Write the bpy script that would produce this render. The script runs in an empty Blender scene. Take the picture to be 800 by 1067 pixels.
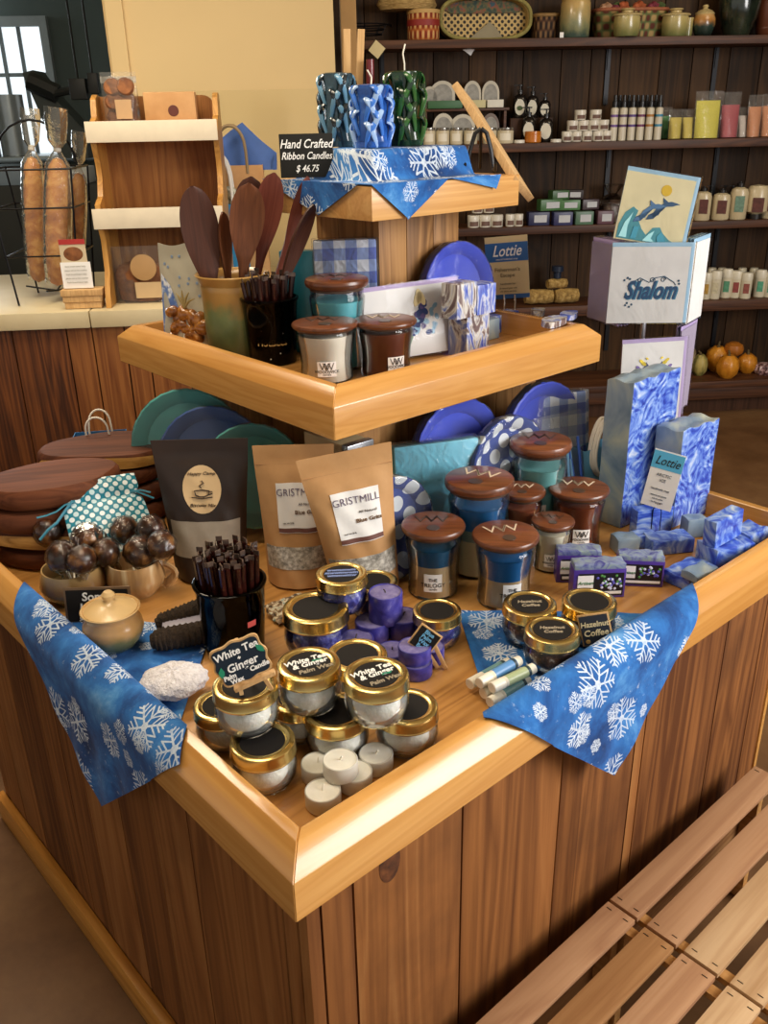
import bpy, bmesh, math, random
from mathutils import Vector, Matrix, Euler
random.seed(7)
PI = math.pi
S = bpy.context.scene
COL = S.collection
# ------------------------------------------------------------------ camera
CAM = Vector((-0.378047, -0.584358, 0.78001))
RT = Vector((0.744919, -0.666881, -0.019132))
DN = Vector((-0.282739, -0.289591, -0.914437))
FW = Vector((0.60428, 0.686591, -0.404275))
FPX = 927.153
ANG = -0.642368
RA = Vector((math.cos(ANG), math.sin(ANG), 0))      # the room's own axes
RB = Vector((-math.sin(ANG), math.cos(ANG), 0))
FLOOR = -0.72

def ray(px, py):
    return RT * ((px - 400) / FPX) + DN * ((py - 533.5) / FPX) + FW
def onz(px, py, z):
    r = ray(px, py); return CAM + r * ((z - CAM.z) / r.z)
def onx(px, py, x):
    r = ray(px, py); return CAM + r * ((x - CAM.x) / r.x)
def ony(px, py, y):
    r = ray(px, py); return CAM + r * ((y - CAM.y) / r.y)
def onb(px, py, b):
    r = ray(px, py); return CAM + r * (b / r.dot(RB))
def rm(a, b, z):
    p = CAM + RA * a + RB * b; return Vector((p.x, p.y, z))
def ab(P):
    d = P - CAM; return d.dot(RA), d.dot(RB)
def dep(P): return (P - CAM).dot(FW)
def px2m(P, n): return n * dep(P) / FPX
def height(P, ytop):
    """height above P at which the vertical through P is seen at row ytop"""
    lo, hi = 0.0, 2.0
    for _ in range(40):
        m = (lo + hi) / 2
        v = P + Vector((0, 0, m)) - CAM
        y = 533.5 + FPX * v.dot(DN) / v.dot(FW)
        if y > ytop: lo = m
        else: hi = m
    return lo
def face_cam(P):
    d = CAM - P
    return math.atan2(d.y, d.x) + PI / 2          # rotation z so that local -y looks at the camera

cd = bpy.data.cameras.new('camera'); cam = bpy.data.objects.new('camera', cd); COL.objects.link(cam)
cam.matrix_world = Matrix(((RT.x, -DN.x, -FW.x, CAM.x), (RT.y, -DN.y, -FW.y, CAM.y), (RT.z, -DN.z, -FW.z, CAM.z), (0, 0, 0, 1)))
cd.sensor_fit = 'VERTICAL'; cd.sensor_height = 36; cd.lens = FPX / 1067 * 36; cd.clip_start = 0.02
S.camera = cam
S.view_settings.view_transform = 'Standard'; S.view_settings.look = 'None'
S.view_settings.gamma = 1; S.view_settings.use_curve_mapping = False
S.view_settings.exposure = 0.0
try:
    S.cycles.use_denoising = True
    S.cycles.max_bounces = 10; S.cycles.transparent_max_bounces = 24
    S.cycles.caustics_reflective = False; S.cycles.caustics_refractive = False
    S.cycles.sample_clamp_indirect = 6
except Exception: pass

# ------------------------------------------------------------------ materials
def srgb(h):
    if isinstance(h, str):
        h = h.lstrip('#'); c = [int(h[i:i+2], 16) / 255 for i in (0, 2, 4)]
    else: c = h
    return tuple((x / 12.92 if x <= .04045 else ((x + .055) / 1.055) ** 2.4) for x in c) + (1,)
class NT:
    def __init__(s, name):
        s.m = bpy.data.materials.new(name); s.m.use_nodes = True
        s.t = s.m.node_tree; s.t.nodes.clear()
        s.out = s.n('ShaderNodeOutputMaterial')
    def n(s, typ, **kw):
        x = s.t.nodes.new(typ)
        for k, v in kw.items(): setattr(x, k, v)
        return x
    def put(s, sock, v):
        if hasattr(v, 'is_linked') or isinstance(v, bpy.types.NodeSocket): s.t.links.new(v, sock)
        else: sock.default_value = v
    def math(s, op, a, b=None, c=None):
        x = s.n('ShaderNodeMath', operation=op); s.put(x.inputs[0], a)
        if b is not None: s.put(x.inputs[1], b)
        if c is not None: s.put(x.inputs[2], c)
        return x.outputs[0]
    def coord(s, kind='Object'): return s.n('ShaderNodeTexCoord').outputs[kind]
    def mapping(s, v, scale=(1, 1, 1), rot=(0, 0, 0), loc=(0, 0, 0)):
        x = s.n('ShaderNodeMapping'); s.put(x.inputs[0], v)
        x.inputs['Scale'].default_value = scale; x.inputs['Rotation'].default_value = rot; x.inputs['Location'].default_value = loc
        return x.outputs[0]
    def noise(s, v, scale, detail=4, rough=.55, dist=0, out=0):
        x = s.n('ShaderNodeTexNoise'); s.put(x.inputs['Vector'], v); x.inputs['Scale'].default_value = scale
        x.inputs['Detail'].default_value = detail; x.inputs['Roughness'].default_value = rough; x.inputs['Distortion'].default_value = dist
        return x.outputs[out]
    def ramp(s, f, stops, interp='LINEAR'):
        x = s.n('ShaderNodeValToRGB'); s.put(x.inputs[0], f); cr = x.color_ramp; cr.interpolation = interp
        while len(cr.elements) < len(stops): cr.elements.new(.5)
        for e, (p, c) in zip(cr.elements, stops): e.position = p; e.color = srgb(c) if not isinstance(c, tuple) or len(c) == 3 else c
        return x.outputs[0]
    def mix(s, f, a, b, blend='MIX'):
        x = s.n('ShaderNodeMix', data_type='RGBA', blend_type=blend)
        s.put(x.inputs[0], f); s.put(x.inputs[6], a); s.put(x.inputs[7], b); return x.outputs[2]
    def bump(s, h, strength=.3, dist=.002):
        x = s.n('ShaderNodeBump'); x.inputs['Strength'].default_value = strength; x.inputs['Distance'].default_value = dist
        s.put(x.inputs['Height'], h); return x.outputs[0]
    def bsdf(s, color, rough=.5, metal=0, spec=.5, normal=None, coat=0, sss=0, trans=0, sheen=0, emit=None, estr=0):
        x = s.n('ShaderNodeBsdfPrincipled')
        s.put(x.inputs['Base Color'], color); s.put(x.inputs['Roughness'], rough); x.inputs['Metallic'].default_value = metal
        x.inputs['Specular IOR Level'].default_value = spec; x.inputs['Coat Weight'].default_value = coat
        x.inputs['Coat Roughness'].default_value = .15
        if sss: x.inputs['Subsurface Weight'].default_value = sss; x.inputs['Subsurface Radius'].default_value = (.02, .015, .01)
        if sheen: x.inputs['Sheen Weight'].default_value = sheen
        if emit: x.inputs['Emission Color'].default_value = emit; x.inputs['Emission Strength'].default_value = estr
        if normal is not None: s.t.links.new(normal, x.inputs['Normal'])
        s.t.links.new(x.outputs[0], s.out.inputs[0]); return x
_mc = {}
def plain(h, rough=.5, metal=0, spec=.5, coat=0, sss=0, var=0.06, vs=14, bump=0, bs=60):
    key = (h, rough, metal, spec, coat, sss, var, bump, bs)
    if key in _mc: return _mc[key]
    t = NT('paint_' + h.strip('#')); c = srgb(h)
    co = t.coord()
    lo = tuple(x * (1 - var) for x in c[:3]) + (1,); hi = tuple(min(1, x * (1 + var)) for x in c[:3]) + (1,)
    col = t.ramp(t.noise(co, vs), [(.3, lo), (.7, hi)])
    nrm = t.bump(t.noise(co, bs, 3), bump, .004) if bump else None
    t.bsdf(col, rough, metal, spec, nrm, coat, sss)
    _mc[key] = t.m; return t.m
def mottle(name, stops, scale=10, rough=.5, detail=6, dist=0, bump=0, bs=40, spec=.5, coat=0, kind='Object', stretch=(1, 1, 1), sss=0):
    t = NT(name); co = t.mapping(t.coord(kind), stretch)
    col = t.ramp(t.noise(co, scale, detail, .6, dist), stops)
    nrm = t.bump(t.noise(co, bs, 4), bump, .004) if bump else None
    t.bsdf(col, rough, 0, spec, nrm, coat, sss); return t.m
def wood(name, dark, mid, light, axis=0, scale=1.0, rough=.45, spec=.4, tone=.25, coat=0, grain=1.0, knots=False, rings=2.2):
    t = NT(name); co = t.coord()
    g = t.n('ShaderNodeNewGeometry'); ri = g.outputs['Random Per Island']
    off = t.n('ShaderNodeCombineXYZ'); t.put(off.inputs[0], t.math('MULTIPLY', ri, 17.3)); t.put(off.inputs[1], t.math('MULTIPLY', ri, 9.1)); t.put(off.inputs[2], t.math('MULTIPLY', ri, 23.7))
    oi = t.n('ShaderNodeObjectInfo').outputs['Random']
    add = t.n('ShaderNodeVectorMath', operation='ADD'); t.put(add.inputs[0], co); t.put(add.inputs[1], off.outputs[0])
    off2 = t.n('ShaderNodeCombineXYZ'); t.put(off2.inputs[0], t.math('MULTIPLY', oi, 31)); t.put(off2.inputs[1], t.math('MULTIPLY', oi, 11)); t.put(off2.inputs[2], t.math('MULTIPLY', oi, 7))
    add2 = t.n('ShaderNodeVectorMath', operation='ADD'); t.put(add2.inputs[0], add.outputs[0]); t.put(add2.inputs[1], off2.outputs[0])
    v = add2.outputs[0]
    sc = [scale * 9] * 3; sc[axis] = scale * .55
    big = t.noise(t.mapping(v, tuple(sc)), 1.0, 3, .5, 1.2)
    ring = t.math('FRACT', t.math('MULTIPLY', big, rings * 4))
    ring = t.math('ABSOLUTE', t.math('SUBTRACT', t.math('MULTIPLY', ring, 2), 1))
    s2 = [scale * 160] * 3; s2[axis] = scale * 5
    fine = t.noise(t.mapping(v, tuple(s2)), 1.0, 3, .6)
    f = t.math('ADD', t.math('MULTIPLY', ring, .32 * grain), t.math('ADD', t.math('MULTIPLY', fine, .45 * grain), t.math('MULTIPLY', big, .35)))
    f = t.math('ADD', f, t.math('MULTIPLY', t.math('SUBTRACT', ri, .5), tone))
    col = t.ramp(f, [(.2, dark), (.5, mid), (.85, light)])
    if knots:
        s3 = [scale * 7] * 3; s3[axis] = scale * 2.4
        vo = t.n('ShaderNodeTexVoronoi'); t.put(vo.inputs['Vector'], t.mapping(v, tuple(s3))); vo.inputs['Scale'].default_value = .55
        kf = t.ramp(vo.outputs['Distance'], [(.02, (1, 1, 1, 1)), (.11, (0, 0, 0, 1))])
        col = t.mix(t.math('MULTIPLY', kf, .75), col, srgb('#3a1d0c'))
        st = t.ramp(t.noise(v, 2.6, 5, .6), [(.52, (0, 0, 0, 1)), (.75, (1, 1, 1, 1))])
        col = t.mix(t.math('MULTIPLY', st, .55), col, srgb('#3b2212'))
    nrm = t.bump(fine, .18, .001)
    t.bsdf(col, rough, 0, spec, nrm, coat); return t.m
def clear(name, tint=(.96, .98, .98), refl=1.0, rough=.02, bump=0, bs=30, alpha=None, body=None):
    """thin clear film or glass: see-through with reflections; body = faint milky film share"""
    t = NT(name); tr = t.n('ShaderNodeBsdfTransparent'); tr.inputs[0].default_value = (*tint, 1)
    gl = t.n('ShaderNodeBsdfGlossy'); gl.inputs['Roughness'].default_value = rough
    fr = t.n('ShaderNodeLayerWeight'); fr.inputs[0].default_value = .22
    if bump:
        b = t.bump(t.noise(t.coord(), bs, 3, .6, .6), bump, .01); t.t.links.new(b, gl.inputs['Normal']); t.t.links.new(b, fr.inputs['Normal'])
    m = t.n('ShaderNodeMixShader'); t.put(m.inputs[0], t.math('MULTIPLY', fr.outputs['Fresnel'], refl))
    t.t.links.new(tr.outputs[0], m.inputs[1]); t.t.links.new(gl.outputs[0], m.inputs[2])
    last = m.outputs[0]
    if body:
        df = t.n('ShaderNodeBsdfDiffuse'); df.inputs[0].default_value = srgb(body[0])
        m2 = t.n('ShaderNodeMixShader'); m2.inputs[0].default_value = body[1]
        t.t.links.new(last, m2.inputs[1]); t.t.links.new(df.outputs[0], m2.inputs[2]); last = m2.outputs[0]
    t.t.links.new(last, t.out.inputs[0]); return t.m
def dots(name, base, dot, pitch, rad, kind='Object', axes=(0, 2), rough=.35, spec=.5, dot2=None, bump=0):
    t = NT(name); sp = t.n('ShaderNodeSeparateXYZ'); t.put(sp.inputs[0], t.coord(kind))
    u = t.math('DIVIDE', sp.outputs[axes[0]], pitch); v = t.math('DIVIDE', sp.outputs[axes[1]], pitch)
    def cell(du, dv):
        a = t.math('SUBTRACT', t.math('FRACT', t.math('ADD', u, du + 50)), .5); b = t.math('SUBTRACT', t.math('FRACT', t.math('ADD', v, dv + 50)), .5)
        d = t.math('SQRT', t.math('ADD', t.math('MULTIPLY', a, a), t.math('MULTIPLY', b, b)))
        return t.math('LESS_THAN', d, rad)
    col = t.mix(cell(0, 0), srgb(base), srgb(dot)); col = t.mix(cell(.5, .5), col, srgb(dot2 or dot))
    nrm = t.bump(t.noise(t.coord(), 40, 3), bump, .01) if bump else None
    t.bsdf(col, rough, 0, spec, nrm); return t.m
def snow_cloth(name, base_stops, flake, cell=.11):
    t = NT(name); uv = t.coord('UV')
    col = t.ramp(t.noise(t.mapping(uv, (1, 1, 1)), 9, 8, .65, .4), base_stops)
    fac = None
    for k, (sc, ox, R) in enumerate(((1 / cell, 0.0, .40), (1 / (cell * .62), 3.37, .30))):
        q = t.mapping(uv, (sc, sc, sc), loc=(ox, ox * .7, 0))
        vo = t.n('ShaderNodeTexVoronoi', voronoi_dimensions='2D'); t.put(vo.inputs['Vector'], q); vo.inputs['Scale'].default_value = 1; vo.inputs['Randomness'].default_value = .75
        d = t.n('ShaderNodeVectorMath', operation='SUBTRACT'); t.put(d.inputs[0], q); t.put(d.inputs[1], vo.outputs['Position'])
        sp = t.n('ShaderNodeSeparateXYZ'); t.put(sp.inputs[0], d.outputs[0])
        cs = t.n('ShaderNodeSeparateColor'); t.put(cs.inputs[0], vo.outputs['Color'])
        r = t.math('SQRT', t.math('ADD', t.math('MULTIPLY', sp.outputs[0], sp.outputs[0]), t.math('MULTIPLY', sp.outputs[1], sp.outputs[1])))
        th = t.math('ADD', t.math('ARCTAN2', sp.outputs[1], sp.outputs[0]), t.math('MULTIPLY', cs.outputs[0], 6.28))
        seg = t.math('ABSOLUTE', t.math('SUBTRACT', t.math('FRACT', t.math('ADD', t.math('DIVIDE', th, PI / 3), 20)), .5))
        tf = t.math('MULTIPLY', seg, PI / 3)
        x = t.math('MULTIPLY', r, t.math('COSINE', tf)); y = t.math('MULTIPLY', r, t.math('SINE', tf))
        rr = t.math('MULTIPLY', t.math('ADD', t.math('MULTIPLY', cs.outputs[1], .5), .62), R)
        arm = t.math('MULTIPLY', t.math('LESS_THAN', y, .015), t.math('LESS_THAN', x, rr))
        br = None
        for f0, ln in ((.35, .45), (.62, .3), (.85, .18)):
            bx = t.math('SUBTRACT', x, t.math('MULTIPLY', rr, f0))
            on = t.math('LESS_THAN', t.math('ABSOLUTE', t.math('SUBTRACT', bx, t.math('MULTIPLY', y, .9))), .016)
            on = t.math('MULTIPLY', on, t.math('LESS_THAN', y, t.math('MULTIPLY', rr, ln)))
            br = on if br is None else t.math('MAXIMUM', br, on)
        core = t.math('LESS_THAN', r, t.math('MULTIPLY', rr, .17))
        fl = t.math('MAXIMUM', t.math('MAXIMUM', arm, br), core)
        if k: fl = t.math('MULTIPLY', fl, t.math('MULTIPLY', t.math('GREATER_THAN', cs.outputs[2], .55), .8))
        else: fl = t.math('MULTIPLY', fl, t.math('MULTIPLY', t.math('GREATER_THAN', cs.outputs[2], .38), t.math('ADD', .55, t.math('MULTIPLY', cs.outputs[2], .4))))
        fac = fl if fac is None else t.math('MAXIMUM', fac, fl)
    spk = t.ramp(t.noise(uv, 95, 4, .7), [(.60, (0, 0, 0, 1)), (.70, (1, 1, 1, 1))])
    patch = t.ramp(t.noise(uv, 14, 4, .6), [(.45, (0, 0, 0, 1)), (.65, (1, 1, 1, 1))])
    fac = t.math('MAXIMUM', fac, t.math('MULTIPLY', t.math('MULTIPLY', spk, patch), .55))
    fac = t.math('MULTIPLY', fac, t.ramp(t.noise(uv, 160, 3, .7), [(.25, (.5, .5, .5, 1)), (.55, (1, 1, 1, 1))]))
    col = t.mix(fac, col, srgb(flake))
    t.bsdf(col, .8, 0, .2, t.bump(t.noise(uv, 500, 2), .15, .001), sheen=.1); return t.m
def swirl(name, stops, scale=10, rough=.35, dist=3.5, stretch=(1, 1, 1), detail=3, coat=0.2):
    t = NT(name)
    oi = t.n('ShaderNodeObjectInfo').outputs['Random']
    off = t.n('ShaderNodeCombineXYZ'); t.put(off.inputs[0], t.math('MULTIPLY', oi, 13)); t.put(off.inputs[2], t.math('MULTIPLY', oi, 29))
    add = t.n('ShaderNodeVectorMath', operation='ADD'); t.put(add.inputs[0], t.mapping(t.coord(), stretch)); t.put(add.inputs[1], off.outputs[0])
    col = t.ramp(t.noise(add.outputs[0], scale, detail, .55, dist), stops)
    t.bsdf(col, rough, 0, .5, None, coat); return t.m

# ------------------------------------------------------------------ mesh helpers
def B(): return bmesh.new()
def xf(bm, verts, M):
    for v in verts: v.co = M @ v.co
def box(bm, c, s, M=None, bev=0, mi=0):
    r = bmesh.ops.create_cube(bm, size=1); vs = r['verts']
    for v in vs: v.co = Vector((v.co.x * s[0] + c[0], v.co.y * s[1] + c[1], v.co.z * s[2] + c[2]))
    fs = set(f for v in vs for f in v.link_faces)
    for f in fs: f.material_index = mi
    if bev:
        es = list(set(e for v in vs for e in v.link_edges))
        o = bmesh.ops.bevel(bm, geom=es, offset=bev, segments=2, affect='EDGES', profile=.6)
        vs = list(set(v for f in o['faces'] for v in f.verts) | set(v for v in vs if v.is_valid))
        for f in set(f for v in vs for f in v.link_faces): f.material_index = mi
    if M is not None: xf(bm, vs, M)
    return vs
def lathe(bm, prof, seg=32, c=(0, 0, 0), mi=0, M=None, fn=None, sx=1, sy=1):
    rings = []
    for r, z in prof:
        if r < 1e-6:
            rings.append([bm.verts.new((c[0], c[1], c[2] + z))])
        else:
            ring = []
            for k in range(seg):
                a = 2 * PI * k / seg
                rr = r * (fn(a, z) if fn else 1)
                ring.append(bm.verts.new((c[0] + rr * math.cos(a) * sx, c[1] + rr * math.sin(a) * sy, c[2] + z)))
            rings.append(ring)
    for A_, B_ in zip(rings, rings[1:]):
        if len(A_) == 1 and len(B_) == 1: continue
        for k in range(seg):
            k2 = (k + 1) % seg
            if len(A_) == 1: f = bm.faces.new((A_[0], B_[k2], B_[k])) if False else bm.faces.new((A_[0], B_[k2], B_[k]))
            elif len(B_) == 1: f = bm.faces.new((A_[k], A_[k2], B_[0]))
            else: f = bm.faces.new((A_[k], A_[k2], B_[k2], B_[k]))
            f.material_index = mi
    vs = [v for r in rings for v in r]
    if M is not None: xf(bm, vs, M)
    return vs
def tube(bm, pts, r, seg=8, mi=0, closed=False, cap=True, flat=1.0):
    pts = [Vector(p) for p in pts]; n = len(pts); rings = []
    rs = r if isinstance(r, (list, tuple)) else [r] * n
    up = None
    for i in range(n):
        if closed: d = pts[(i + 1) % n] - pts[i - 1]
        else: d = pts[min(i + 1, n - 1)] - pts[max(i - 1, 0)]
        if d.length < 1e-9: d = Vector((0, 0, 1))
        d.normalize()
        if up is None:
            up = d.orthogonal().normalized()
        up = (up - d * up.dot(d))
        if up.length < 1e-6: up = d.orthogonal()
        up.normalize(); sd = d.cross(up)
        rings.append([bm.verts.new(pts[i] + (up * math.cos(2 * PI * k / seg) + sd * math.sin(2 * PI * k / seg) * flat) * rs[i]) for k in range(seg)])
    m = n if closed else n - 1
    for i in range(m):
        A_, B_ = rings[i], rings[(i + 1) % n]
        for k in range(seg):
            f = bm.faces.new((A_[k], A_[(k + 1) % seg], B_[(k + 1) % seg], B_[k])); f.material_index = mi
    if cap and not closed:
        f = bm.faces.new(list(reversed(rings[0]))); f.material_index = mi
        f = bm.faces.new(rings[-1]); f.material_index = mi
    return [v for q in rings for v in q]
def prism(bm, poly, y0, y1, mi=0, M=None):
    """polygon in x,z extruded from y0 (front) to y1 (back)"""
    f_ = [bm.verts.new((x, y0, z)) for x, z in poly]; b_ = [bm.verts.new((x, y1, z)) for x, z in poly]
    fs = [bm.faces.new(f_), bm.faces.new(list(reversed(b_)))]
    n = len(poly)
    for i in range(n): fs.append(bm.faces.new((f_[i], b_[i], b_[(i + 1) % n], f_[(i + 1) % n])))
    for f in fs: f.material_index = mi
    vs = f_ + b_
    if M is not None: xf(bm, vs, M)
    return vs
def sheet(bm, fn, nu, nv, th=0.0, mi=0, uvfn=None):
    """surface fn(u,v)->(Vector), u,v in 0..1; th>0 makes it a closed solid, thickened along its normal"""
    P = [[Vector(fn(i / nu, j / nv)) for i in range(nu + 1)] for j in range(nv + 1)]
    def nor(j, i):
        a = P[j][min(i + 1, nu)] - P[j][max(i - 1, 0)]; b = P[min(j + 1, nv)][i] - P[max(j - 1, 0)][i]
        c = a.cross(b); return c.normalized() if c.length > 1e-12 else Vector((0, 0, 1))
    top = [[bm.verts.new(P[j][i]) for i in range(nu + 1)] for j in range(nv + 1)]
    fs = []
    uvl = bm.loops.layers.uv.verify()
    def face(vs, uvs):
        try: f = bm.faces.new(vs)
        except ValueError: return
        f.material_index = mi
        for l, q in zip(f.loops, uvs): l[uvl].uv = q
    for j in range(nv):
        for i in range(nu):
            q = [(i, j), (i + 1, j), (i + 1, j + 1), (i, j + 1)]
            uvs = [(uvfn(a / nu, b / nv) if uvfn else (a / nu, b / nv)) for a, b in q]
            face([top[b][a] for a, b in q], uvs)
    vs = [v for r in top for v in r]
    if th:
        bot = [[bm.verts.new(P[j][i] - nor(j, i) * th) for i in range(nu + 1)] for j in range(nv + 1)]
        for j in range(nv):
            for i in range(nu):
                q = [(i, j), (i, j + 1), (i + 1, j + 1), (i + 1, j)]
                uvs = [(uvfn(a / nu, b / nv) if uvfn else (a / nu, b / nv)) for a, b in q]
                face([bot[b][a] for a, b in q], uvs)
        z = (0, 0)
        for i in range(nu):
            face([top[0][i], bot[0][i], bot[0][i + 1], top[0][i + 1]], [z] * 4); face([top[nv][i + 1], bot[nv][i + 1], bot[nv][i], top[nv][i]], [z] * 4)
        for j in range(nv):
            face([top[j + 1][0], bot[j + 1][0], bot[j][0], top[j][0]], [z] * 4); face([top[j][nu], bot[j][nu], bot[j + 1][nu], top[j + 1][nu]], [z] * 4)
        vs += [v for r in bot for v in r]
    return vs
def obj(name, bm, mats, parent=None, loc=None, rot=None, flat=False, ang=38):
    me = bpy.data.meshes.new(name)
    bmesh.ops.recalc_face_normals(bm, faces=bm.faces[:])
    bm.to_mesh(me); bm.free()
    for m in (mats if isinstance(mats, (list, tuple)) else [mats]): me.materials.append(m)
    if not flat:
        for p in me.polygons: p.use_smooth = True
        me.set_sharp_from_angle(angle=math.radians(ang))
    o = bpy.data.objects.new(name, me); COL.objects.link(o)
    if parent is not None: o.parent = parent
    if loc is not None: o.location = loc
    if rot is not None: o.rotation_euler = rot if not isinstance(rot, (int, float)) else (0, 0, rot)
    return o
def tag(o, label, cat, group=None, kind=None):
    if label: o['label'] = label
    if cat: o['category'] = cat
    if group: o['group'] = group
    if kind: o['kind'] = kind
    return o
def thing(name, label, cat, loc, rot=0, group=None):
    o = bpy.data.objects.new(name, None); COL.objects.link(o); o.empty_display_size = .02
    o.location = loc; o.rotation_euler = rot if not isinstance(rot, (int, float)) else (0, 0, rot)
    return tag(o, label, cat, group)
def struct(name, bm, mats, flat=False, loc=None, rot=None):
    o = obj(name, bm, mats, None, loc, rot, flat); o['kind'] = 'structure'; return o
KIDS = {}
def kids(o): return [c for c in bpy.data.objects if c.parent == o]
def dup(root, loc, rot=None, label=None, group=None, scale=None):
    r = root.copy(); COL.objects.link(r); r.location = loc
    if rot is not None: r.rotation_euler = rot if not isinstance(rot, (int, float)) else (0, 0, rot)
    if scale: r.scale = (scale,) * 3 if not isinstance(scale, (tuple, list)) else scale
    if label: r['label'] = label
    if group: r['group'] = group
    for ch in kids(root):
        c = ch.copy(); COL.objects.link(c); c.parent = r
        for g in kids(ch):
            d = g.copy(); COL.objects.link(d); d.parent = c
    return r
_fonts = {}
def text(s, size, mat, parent, M, name='lettering', align='CENTER', shear=0, bold=0, space=1.0, ext=.0003, bend=None, squash=1.0, valign='CENTER', mapf=None):
    """lettering standing in the local x,z plane of M, read from -y; bend=R wraps it round a cylinder of that radius about M's z axis"""
    cu = bpy.data.curves.new('lettering', 'FONT'); cu.body = s; cu.size = size; cu.align_x = align; cu.align_y = valign
    cu.shear = shear; cu.offset = bold; cu.space_character = space; cu.extrude = ext; cu.resolution_u = 3
    ob = bpy.data.objects.new('lettering', cu); COL.objects.link(ob)
    me = bpy.data.meshes.new_from_object(ob)
    bpy.data.objects.remove(ob); bpy.data.curves.remove(cu)
    for v in me.vertices:
        x, y, z = v.co.x * squash, v.co.y, v.co.z
        if mapf: v.co = mapf(x, y, z)
        elif bend:
            a = x / bend; rr = bend + z
            v.co = M @ Vector((rr * math.sin(a), -rr * math.cos(a), y))
        else: v.co = M @ Vector((x, -z, y))
    me.materials.clear(); me.materials.append(mat)
    o = bpy.data.objects.new(name, me); COL.objects.link(o); o.parent = parent
    return o
I4 = Matrix.Identity(4)
def T(x, y, z): return Matrix.Translation((x, y, z))
def RX(a): return Matrix.Rotation(a, 4, 'X')
def RY(a): return Matrix.Rotation(a, 4, 'Y')
def RZ(a): return Matrix.Rotation(a, 4, 'Z')
def base_line(bl, br, z):
    """from two pixels of a bottom edge standing on height z: centre, rotation, width"""
    p = onz(bl[0], bl[1], z); q = onz(br[0], br[1], z); d = q - p
    return (p + q) / 2, math.atan2(d.y, d.x), d.length
# ================================================================== display stand
PINE_X = wood('pine_rail_across', '#bd8440', '#d6a15a', '#e3b876', 0, 1.0, .27, .5, .08, .45, .4)
PINE_Y = wood('pine_rail_along', '#bd8440', '#d6a15a', '#e3b876', 1, 1.0, .27, .5, .08, .45, .4)
OLDW = wood('old_barn_boards', '#552f14', '#8d5a2e', '#b07e4a', 2, .8, .65, .25, .40, 0, .62, True)
TRAYW = wood('tray_floor_board', '#8a5a2a', '#b98343', '#c9985a', 0, .8, .35, .5, .1, .2, .8)
PEDW = wood('pedestal_boards', '#6e4a26', '#a37644', '#b98c58', 2, 1.0, .5, .3, .3, 0, .9)
DARKW = wood('dark_stained_boards', '#20120a', '#3d2414', '#523321', 2, .8, .6, .25, .3, 0, .8)

def rail(bm_mat, parent, O, W, z, prof, side):
    bm = B()
    x0, y0 = O; wx, wy = W
    def end(d, k):
        if side == 'front': return (x0 + (d if k == 0 else wx - d), y0 + d)
        if side == 'left': return (x0 + d, y0 + (d if k == 0 else wy - d))
        if side == 'right': return (x0 + wx - d, y0 + (d if k == 0 else wy - d))
        return (x0 + (d if k == 0 else wx - d), y0 + wy - d)
    a = [bm.verts.new((*end(d, 0), z + h)) for d, h in prof]; b = [bm.verts.new((*end(d, 1), z + h)) for d, h in prof]
    n = len(prof)
    for i in range(n): bm.faces.new((a[i], a[(i + 1) % n], b[(i + 1) % n], b[i]))
    bm.faces.new(a); bm.faces.new(list(reversed(b)))
    bmesh.ops.bevel(bm, geom=[e for e in bm.edges], offset=.0012, segments=1, affect='EDGES')
    return obj('rail', bm, bm_mat, parent, ang=25)
LIP = [(0, 0), (0, .054), (.026, .077), (.042, .077), (.042, 0)]
stand = thing('display_stand', 'large three-tier wooden display stand with barn board base and pale pine rails', 'display stand', (0, 0, FLOOR))
def sub(name, bm, mat, **k):
    for v in bm.verts: v.co.z -= FLOOR
    return obj(name, bm, mat, stand, **k)
def rails(O, W, z, prof):
    for side, m in (('front', PINE_X), ('left', PINE_Y), ('right', PINE_Y), ('back', PINE_X)):
        o = rail(m, stand, O, W, z - FLOOR, prof, side)
TO, TW = (0, 0), (1.245, 1.30)
MO, MW = (.446, .466), (.699, .731)
UO, UW = (.682, .635), (.388, .33)
MZ, UZ = .315, .6165
ZB, ZM, ZT = .0307, MZ + .0307, UZ + .0587
rails(TO, TW, 0, LIP)
bm = B(); box(bm, (TW[0] / 2, TW[1] / 2, .018), (TW[0] - .085, TW[1] - .085, .024)); sub('bottom_tray', bm, TRAYW, flat=True)
rails(MO, MW, MZ, LIP)
bm = B(); box(bm, (MO[0] + MW[0] / 2, MO[1] + MW[1] / 2, MZ + .018), (MW[0] - .085, MW[1] - .085, .024)); sub('middle_tray', bm, TRAYW, flat=True)
# top slab: plain boards
bm = B(); box(bm, (UO[0] + UW[0] / 2, UO[1] + UW[1] / 2, UZ + .029), (UW[0], UW[1], .058), bev=.002)
sub('top_shelf', bm, wood('pine_top', '#b98040', '#d6a462', '#e2b67a', 0, 1.0, .36, .5, .08, .15, .6))
# base boards, one island per board, with thin gaps
bm = B()
bx = .036; X1, Y1 = 1.195, 1.25
seams = [.058, .1067, .295, .51, .7078, .735, .978, 1.127, X1]
prev = bx
for i, s in enumerate([.058] + seams[1:]):
    box(bm, ((prev + s) / 2, bx + .009, (FLOOR + 0) / 2), (s - prev - .003, .018, -FLOOR - .004), bev=.0012); prev = s
seams = [.084, .306, .42, .5456, .69, .776, .859, 1.007, 1.12, Y1]
prev = bx + .019
for s in seams:
    box(bm, (bx + .009, (prev + s) / 2, FLOOR / 2), (.018, s - prev - .003, -FLOOR - .004), bev=.0012); prev = s
for i in range(6):
    w = (X1 - bx) / 6; box(bm, (bx + w * (i + .5), Y1 - .009, FLOOR / 2), (w - .003, .017, -FLOOR - .004))
    w = (Y1 - bx - .04) / 6; box(bm, (X1 - .009, bx + .02 + w * (i + .5), FLOOR / 2), (.017, w - .003, -FLOOR - .004))
sub('base', bm, OLDW)
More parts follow.
